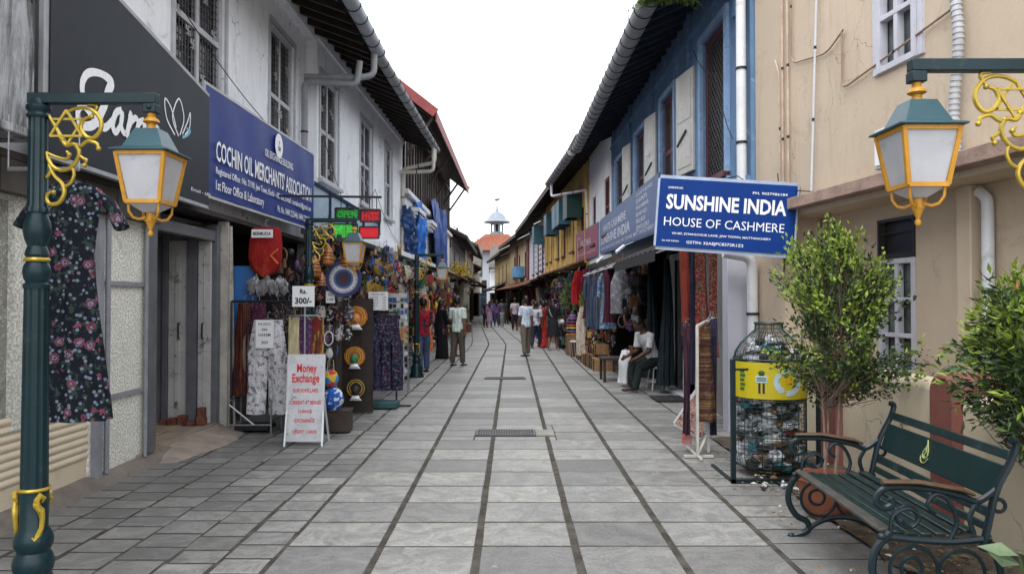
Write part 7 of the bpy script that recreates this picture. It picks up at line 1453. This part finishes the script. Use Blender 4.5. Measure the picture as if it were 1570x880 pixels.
        r0 = Wp + d2 * .018 * H - side * .014 * H; body.tube([r0, r0 + (d2 - side * .8).normalized() * .022 * H, r0 + (d2 - side * .3).normalized() * .042 * H], [H * .0075, H * .0068, H * .0055], 6)
        hands.append((S0, E_, Wp, d2))
        if top in ('shirt', 'blouse', 'dress'): q = .8; sh.tube([up((s * .06, 0, .80)), S0 + Vector((0, 0, .004)), S0.lerp(E_, .5), S0.lerp(E_, q)], [H * r for r in (.036, .042, .039, .040)], 12)
        elif top == 'long': sh.tube([up((s * .06, 0, .80)), S0, S0.lerp(E_, .5), E_, E_.lerp(Wp, .5), E_.lerp(Wp, .92)], [H * r for r in (.036, .041, .037, .034, .031, .026)], 12)
    remesh(body, 'body', skm, T_, vox, 2)
    g = .014 * (H / 1.7)
    TS = [(.475, .096 * b, .068), (.50, .094 * b, .068), (.55, .090 * b, .064), (.60, .084 * b, .060), (.66, .086 * b, .062), (.73, .094 * b, .066), (.775, .097 * b, .062), (.805, .088, .052), (.823, .054, .044)]
    if top in ('shirt', 'long', 'blouse'):
        pr = TS if top != 'blouse' else [t for t in TS if t[0] > .54]
        trunk(sh, pr, g * .5); remesh(sh, 'shirt', shirt, T_, vox, 4)
    if bottom == 'trousers':
        i0 = len(lo.V); trunk(lo, [(.455, .075, .066), (.50, .090 * b, .066), (.535, .088 * b, .065), (.56, .082 * b, .060)], g * .3)
        for hp, kn, an in ank: lo.tube([hp + V3((0, 0, .02)), hp.lerp(kn, .3), kn, kn.lerp(an, .5), kn.lerp(an, .96)], [H * q for q in (.056, .058, .046, .041, .038)], 14)
        remesh(lo, 'trousers', lower, T_, vox, 4)
    elif bottom in ('skirt', 'sari'):
        hem = {'skirt': .24, 'sari': .03}[bottom]; pts = []
        for z, r in ((.60, .080), (.54, .094), (.48, .100), (.36, .104), (.22, .112), (hem, .128)):
            if z >= hem: pts.append((z, r * b, r * .85, ))
        rings = [[lo.v((rx * H * math.cos(t) * (1 + .05 * math.sin(9 * t + z * 7)), ry * H * math.sin(t) * (1 + .05 * math.sin(9 * t + z * 7)), z * H)) for t in [2 * math.pi * k / 36 for k in range(36)]] for z, rx, ry in pts]
        for A_, B_ in zip(rings, rings[1:]):
            for k in range(36): lo.f((A_[k], A_[(k + 1) % 36], B_[(k + 1) % 36], B_[k]))
        lo.f(rings[0]); lo.f(rings[-1][::-1]); o = lo.build('skirt', lower, T_, ang=70)
        if bottom == 'sari':
            dr = MB(M); dr.tube([up((.09, -.03, .80)), up((.06, -.065, .74)), up((-.02, -.075, .66)), up((-.08, -.05, .58))], [H * .025, H * .04, H * .04, H * .03], 10, ell=(1.2, .5)); dr.tube([up((.09, .0, .82)), up((.08, .06, .72)), up((.07, .075, .55)), up((.06, .08, .38))], [H * .025, H * .045, H * .05, H * .05], 10, ell=(1.2, .4)); dr.build('drape', lower, T_)
    elif bottom == 'dress':
        pr = [(.27, .125, .105), (.36, .115, .09), (.46, .105, .08), (.53, .095 * b, .07), (.60, .082 * b, .060), (.66, .084 * b, .062), (.73, .092 * b, .064), (.775, .095 * b, .060), (.805, .088, .052), (.823, .054, .044)]
        trunk(sh, pr, g * .5); remesh(sh, 'dress', shirt, T_, vox, 3)
    hr = MB(M); hball(hr, (0, .006, .078), (.050, .058, .058)); hball(hr, (0, .020, .055), (.049, .046, .050))
    if hair in ('long', 'bun', 'braid'): hball(hr, (0, .046, .050), (.032, .03, .034)) if hair == 'bun' else hr.tube([hd((0, .035, .06)), hd((0, .055, .0)), hd((0, .062, -.08)), hd((0, .06, -.15 if hair == 'long' else -.22))], [H * q for q in ((.045, .045, .038, .02) if hair == 'long' else (.03, .02, .018, .012))], 10, ell=(1.3, .6))
    remesh(hr, 'hair', HAIR, T_, max(.009, vox * .8), 2)
    # cut the hair off the face by pushing its front verts inward
    shoe.build('shoes', mat('shoe_%d' % int(shoes[0] * 1000), shoes, .5), T_)
    if bag: bag(T_, M, up, hands, H)
    return T_
CL = lambda n, c, k='stripe', c2=None, s=8: cloth_mat(n, [c, c2 or sc(c, .8)], k, s)
# man in the pale green shirt standing with his back half turned
person('man in a pale mint shirt and grey brown trousers standing alone with his back turned', -1.33, 18.4, 1.67, 155, CL('mint_shirt', (.52, .60, .56)), CL('grey_brown_trousers', (.085, .07, .062)), 0, legs=((6, 4), (-4, 4)), arms=((-6, 6, 12), (4, 8, 60)), vox=.011)
person('man in a red sleeved dark vest and jeans beside the leafy plant', -1.98, 16.7, 1.63, 205, CL('red_sleeves', (.30, .015, .03), 'print', (.03, .025, .04), 4), CL('blue_jeans', (.06, .09, .16)), 2, legs=((8, 10), (-8, 4)), arms=((14, 6, 50), (14, 8, 60)), vox=.012, head_turn=10)
person('woman in a long black dress with a dark scarf next to the mint shirt man', -1.92, 20.6, 1.60, 120, CL('black_dress', (.012, .012, .016)), CL('black_skirt', (.012, .010, .014)), 0, 'long', 'sari', 'long', vox=.013, arms=((15, 6, 45), (10, 8, 40)))
person('second woman in black looking down at the stall, nearer the lane', -1.60, 21.6, 1.57, 70, CL('black_top', (.016, .014, .02)), CL('maroon_black_skirt', (.05, .012, .02)), 0, 'long', 'skirt', 'braid', vox=.013, arms=((20, 6, 50), (16, 8, 50)), head_tilt=-14)
# right group
WSH = CL('white_blue_shirt', (.60, .66, .76), 'stripe', (.36, .42, .55), 12)
person('man in a white and blue shirt and khaki trousers in the middle of the lane', .40, 21.6, 1.69, 215, WSH, CL('khaki', (.13, .11, .085)), 0, legs=((5, 3), (-5, 4)), arms=((-4, 7, 14), (4, 7, 16)), vox=.012)
def sling(col, pos):
    def f(T_, M, up, hands, H):
        g = MB(M); g.tube([up((.07, -.05, .80)), up((.0, -.085, .70)), up(pos)], .008, 5); g.tube([up((.07, .05, .80)), up((.0, .085, .66)), up(pos)], .008, 5); g.ball(up(pos), (.11, .05, .085), 12, 8); g.build('shoulder_bag', col, T_)
    return f
person('slim person in dark waistcoat over white, behind the khaki trousered man', .82, 25.4, 1.55, 160, CL('white_grey_vest', (.45, .45, .50), 'print', (.10, .10, .16), 4), CL('navy_trousers', (.02, .025, .05)), 0, legs=((12, 2), (-10, 6)), vox=.015)
person('woman in a red sari facing the stall', 1.06, 25.6, 1.56, 200, CL('red_blouse', (.25, .02, .02)), CL('red_sari', (.34, .03, .025), 'print', (.20, .02, .03), 6), 0, 'blouse', 'sari', 'bun', vox=.015)
person('woman in a black knee length dress with a white shoulder bag', 1.32, 24.0, 1.62, 150, CL('black_knee_dress', (.015, .015, .022)), None, 0, 'dress', 'dress', 'long', legs=((3, 2), (-8, 6)), arms=((20, 8, 70), (-6, 10, 20)), vox=.013, bag=sling(TM('white_bag', (.5, .5, .52)), (-.13, -.09, .55)), shoes=(.3, .3, .3))
person('dark clothed woman at the hanging plants behind the white bag', 1.72, 25.2, 1.58, 90, CL('dark_plum_top', (.05, .02, .04)), CL('dark_skirt', (.02, .02, .03)), 2, 'long', 'sari', 'long', vox=.016)
# far groups
FAR = [(-1.62, 46, 1.68, 20, (.02, .018, .022), (.025, .025, .03), 'trousers', 'short', 'person in all dark clothes, first of the far walkers on the tarpaulin side'),
       (-1.36, 45.5, 1.58, 180, (.24, .14, .26), (.30, .20, .30), 'skirt', 'long', 'woman in a lilac dress walking far down the lane'),
       (-.98, 48, 1.62, 170, (.12, .06, .18), (.05, .05, .12), 'trousers', 'long', 'person in a violet top beside the lilac dressed woman'),
       (-.62, 47, 1.05, 0, (.22, .25, .24), (.20, .22, .22), 'trousers', 'short', 'child in grey green clothes in the middle of the far group'),
       (-.70, 50, 1.66, 185, (.06, .07, .09), (.03, .03, .04), 'trousers', 'short', 'tall person in grey black behind the child'),
       (-.38, 52, 1.7, 10, (.03, .03, .04), (.04, .035, .03), 'trousers', 'short', 'dark clothed walker to the sari side of the child'),
       (.16, 41, 1.72, 175, (.42, .36, .40), (.02, .022, .03), 'trousers', 'short', 'man with a pale shirt and grey vest walking away, black trousers'),
       (.22, 47, 1.6, 190, (.16, .05, .06), (.06, .04, .05), 'skirt', 'long', 'woman in a dull red top beyond the grey vested man'),
       (-1.9, 54, 1.65, 15, (.35, .33, .32), (.05, .05, .07), 'trousers', 'short', 'walker in a pale top in the farthest group by the pillars'),
       (-1.5, 57, 1.68, 0, (.05, .07, .16), (.03, .03, .04), 'trousers', 'short', 'walker in a navy top in the farthest group'),
       (-1.15, 60, 1.62, 180, (.5, .48, .46), (.4, .38, .36), 'skirt', 'long', 'woman in a cream outfit in the farthest group'),
       (-.1, 58, 1.7, 20, (.02, .02, .02), (.02, .02, .02), 'trousers', 'short', 'dark silhouette of a walker under the far awnings'),
       (.55, 36, 1.6, 230, (.10, .07, .12), (.03, .02, .04), 'skirt', 'long', 'woman in plum and black browsing under the lilac house'),
       (.95, 33, 1.62, 250, (.03, .035, .05), (.02, .02, .03), 'trousers', 'short', 'shopper in navy in the shade under the yellow house'),
       (1.35, 29.5, 1.58, 240, (.22, .05, .12), (.05, .02, .04), 'sari', 'bun', 'woman in a magenta sari in the shade past the green plant'),
       (1.25, 31.5, 1.66, 100, (.30, .30, .33), (.03, .03, .05), 'trousers', 'short', 'shopper in a light grey shirt under the yellow house awning'),
       (.1, 54, 1.64, 170, (.3, .08, .06), (.05, .05, .09), 'trousers', 'short', 'walker in an orange red top before the ochre house')]
for i, (x, y, H, f, c1, c2, bt, hr_, lab) in enumerate(FAR):
    person(lab, x, y, H, f, CL('top_%d' % i, c1, 'print', sc(c1, .7), 5), CL('low_%d' % i, c2, 'print', sc(c2, .7), 5), i % 3, 'shirt' if hr_ == 'short' else 'long', bt, hr_, legs=((10, 4), (-9, 8)) if i % 2 else ((3, 2), (-3, 3)), arms=((12, 7, 20), (-12, 7, 15)), vox=.02)
# seated man on the stool
def held(T_, M, up, hands, H):
    pass
SM = person('seated man in a white shirt bent over dark wooden beads on the metal stool', 2.52, 13.35, 1.68, -62, CL('white_cotton_shirt', (.55, .55, .57), 'stripe', (.40, .40, .42), 20), CL('black_green_trousers', (.015, .022, .022)), 2, lean=24, sit=.44, legs=((84, 82), (76, 60)), arms=((30, 4, 62), (36, 4, 56)), vox=.010, head_tilt=22, shoes=(.05, .04, .035))
g = MB(); rs = random.Random(2)
for k in range(9): g.tube([(2.09 + .03 * math.sin(k), 13.1 + .03 * k, .80), (2.08 + .02 * k * .3, 13.08 + .03 * k, .66 - .02 * (k % 3)), (2.06 + .01 * k, 13.06 + .03 * k, .52)], .012, 6, mi=k % 2)
g.build('bead_strings', [TM('dark_beads', (.06, .03, .02)), TM('brown_beads', (.13, .06, .03))], label='bunch of dark wooden bead strings held by the seated man', cat='beads')
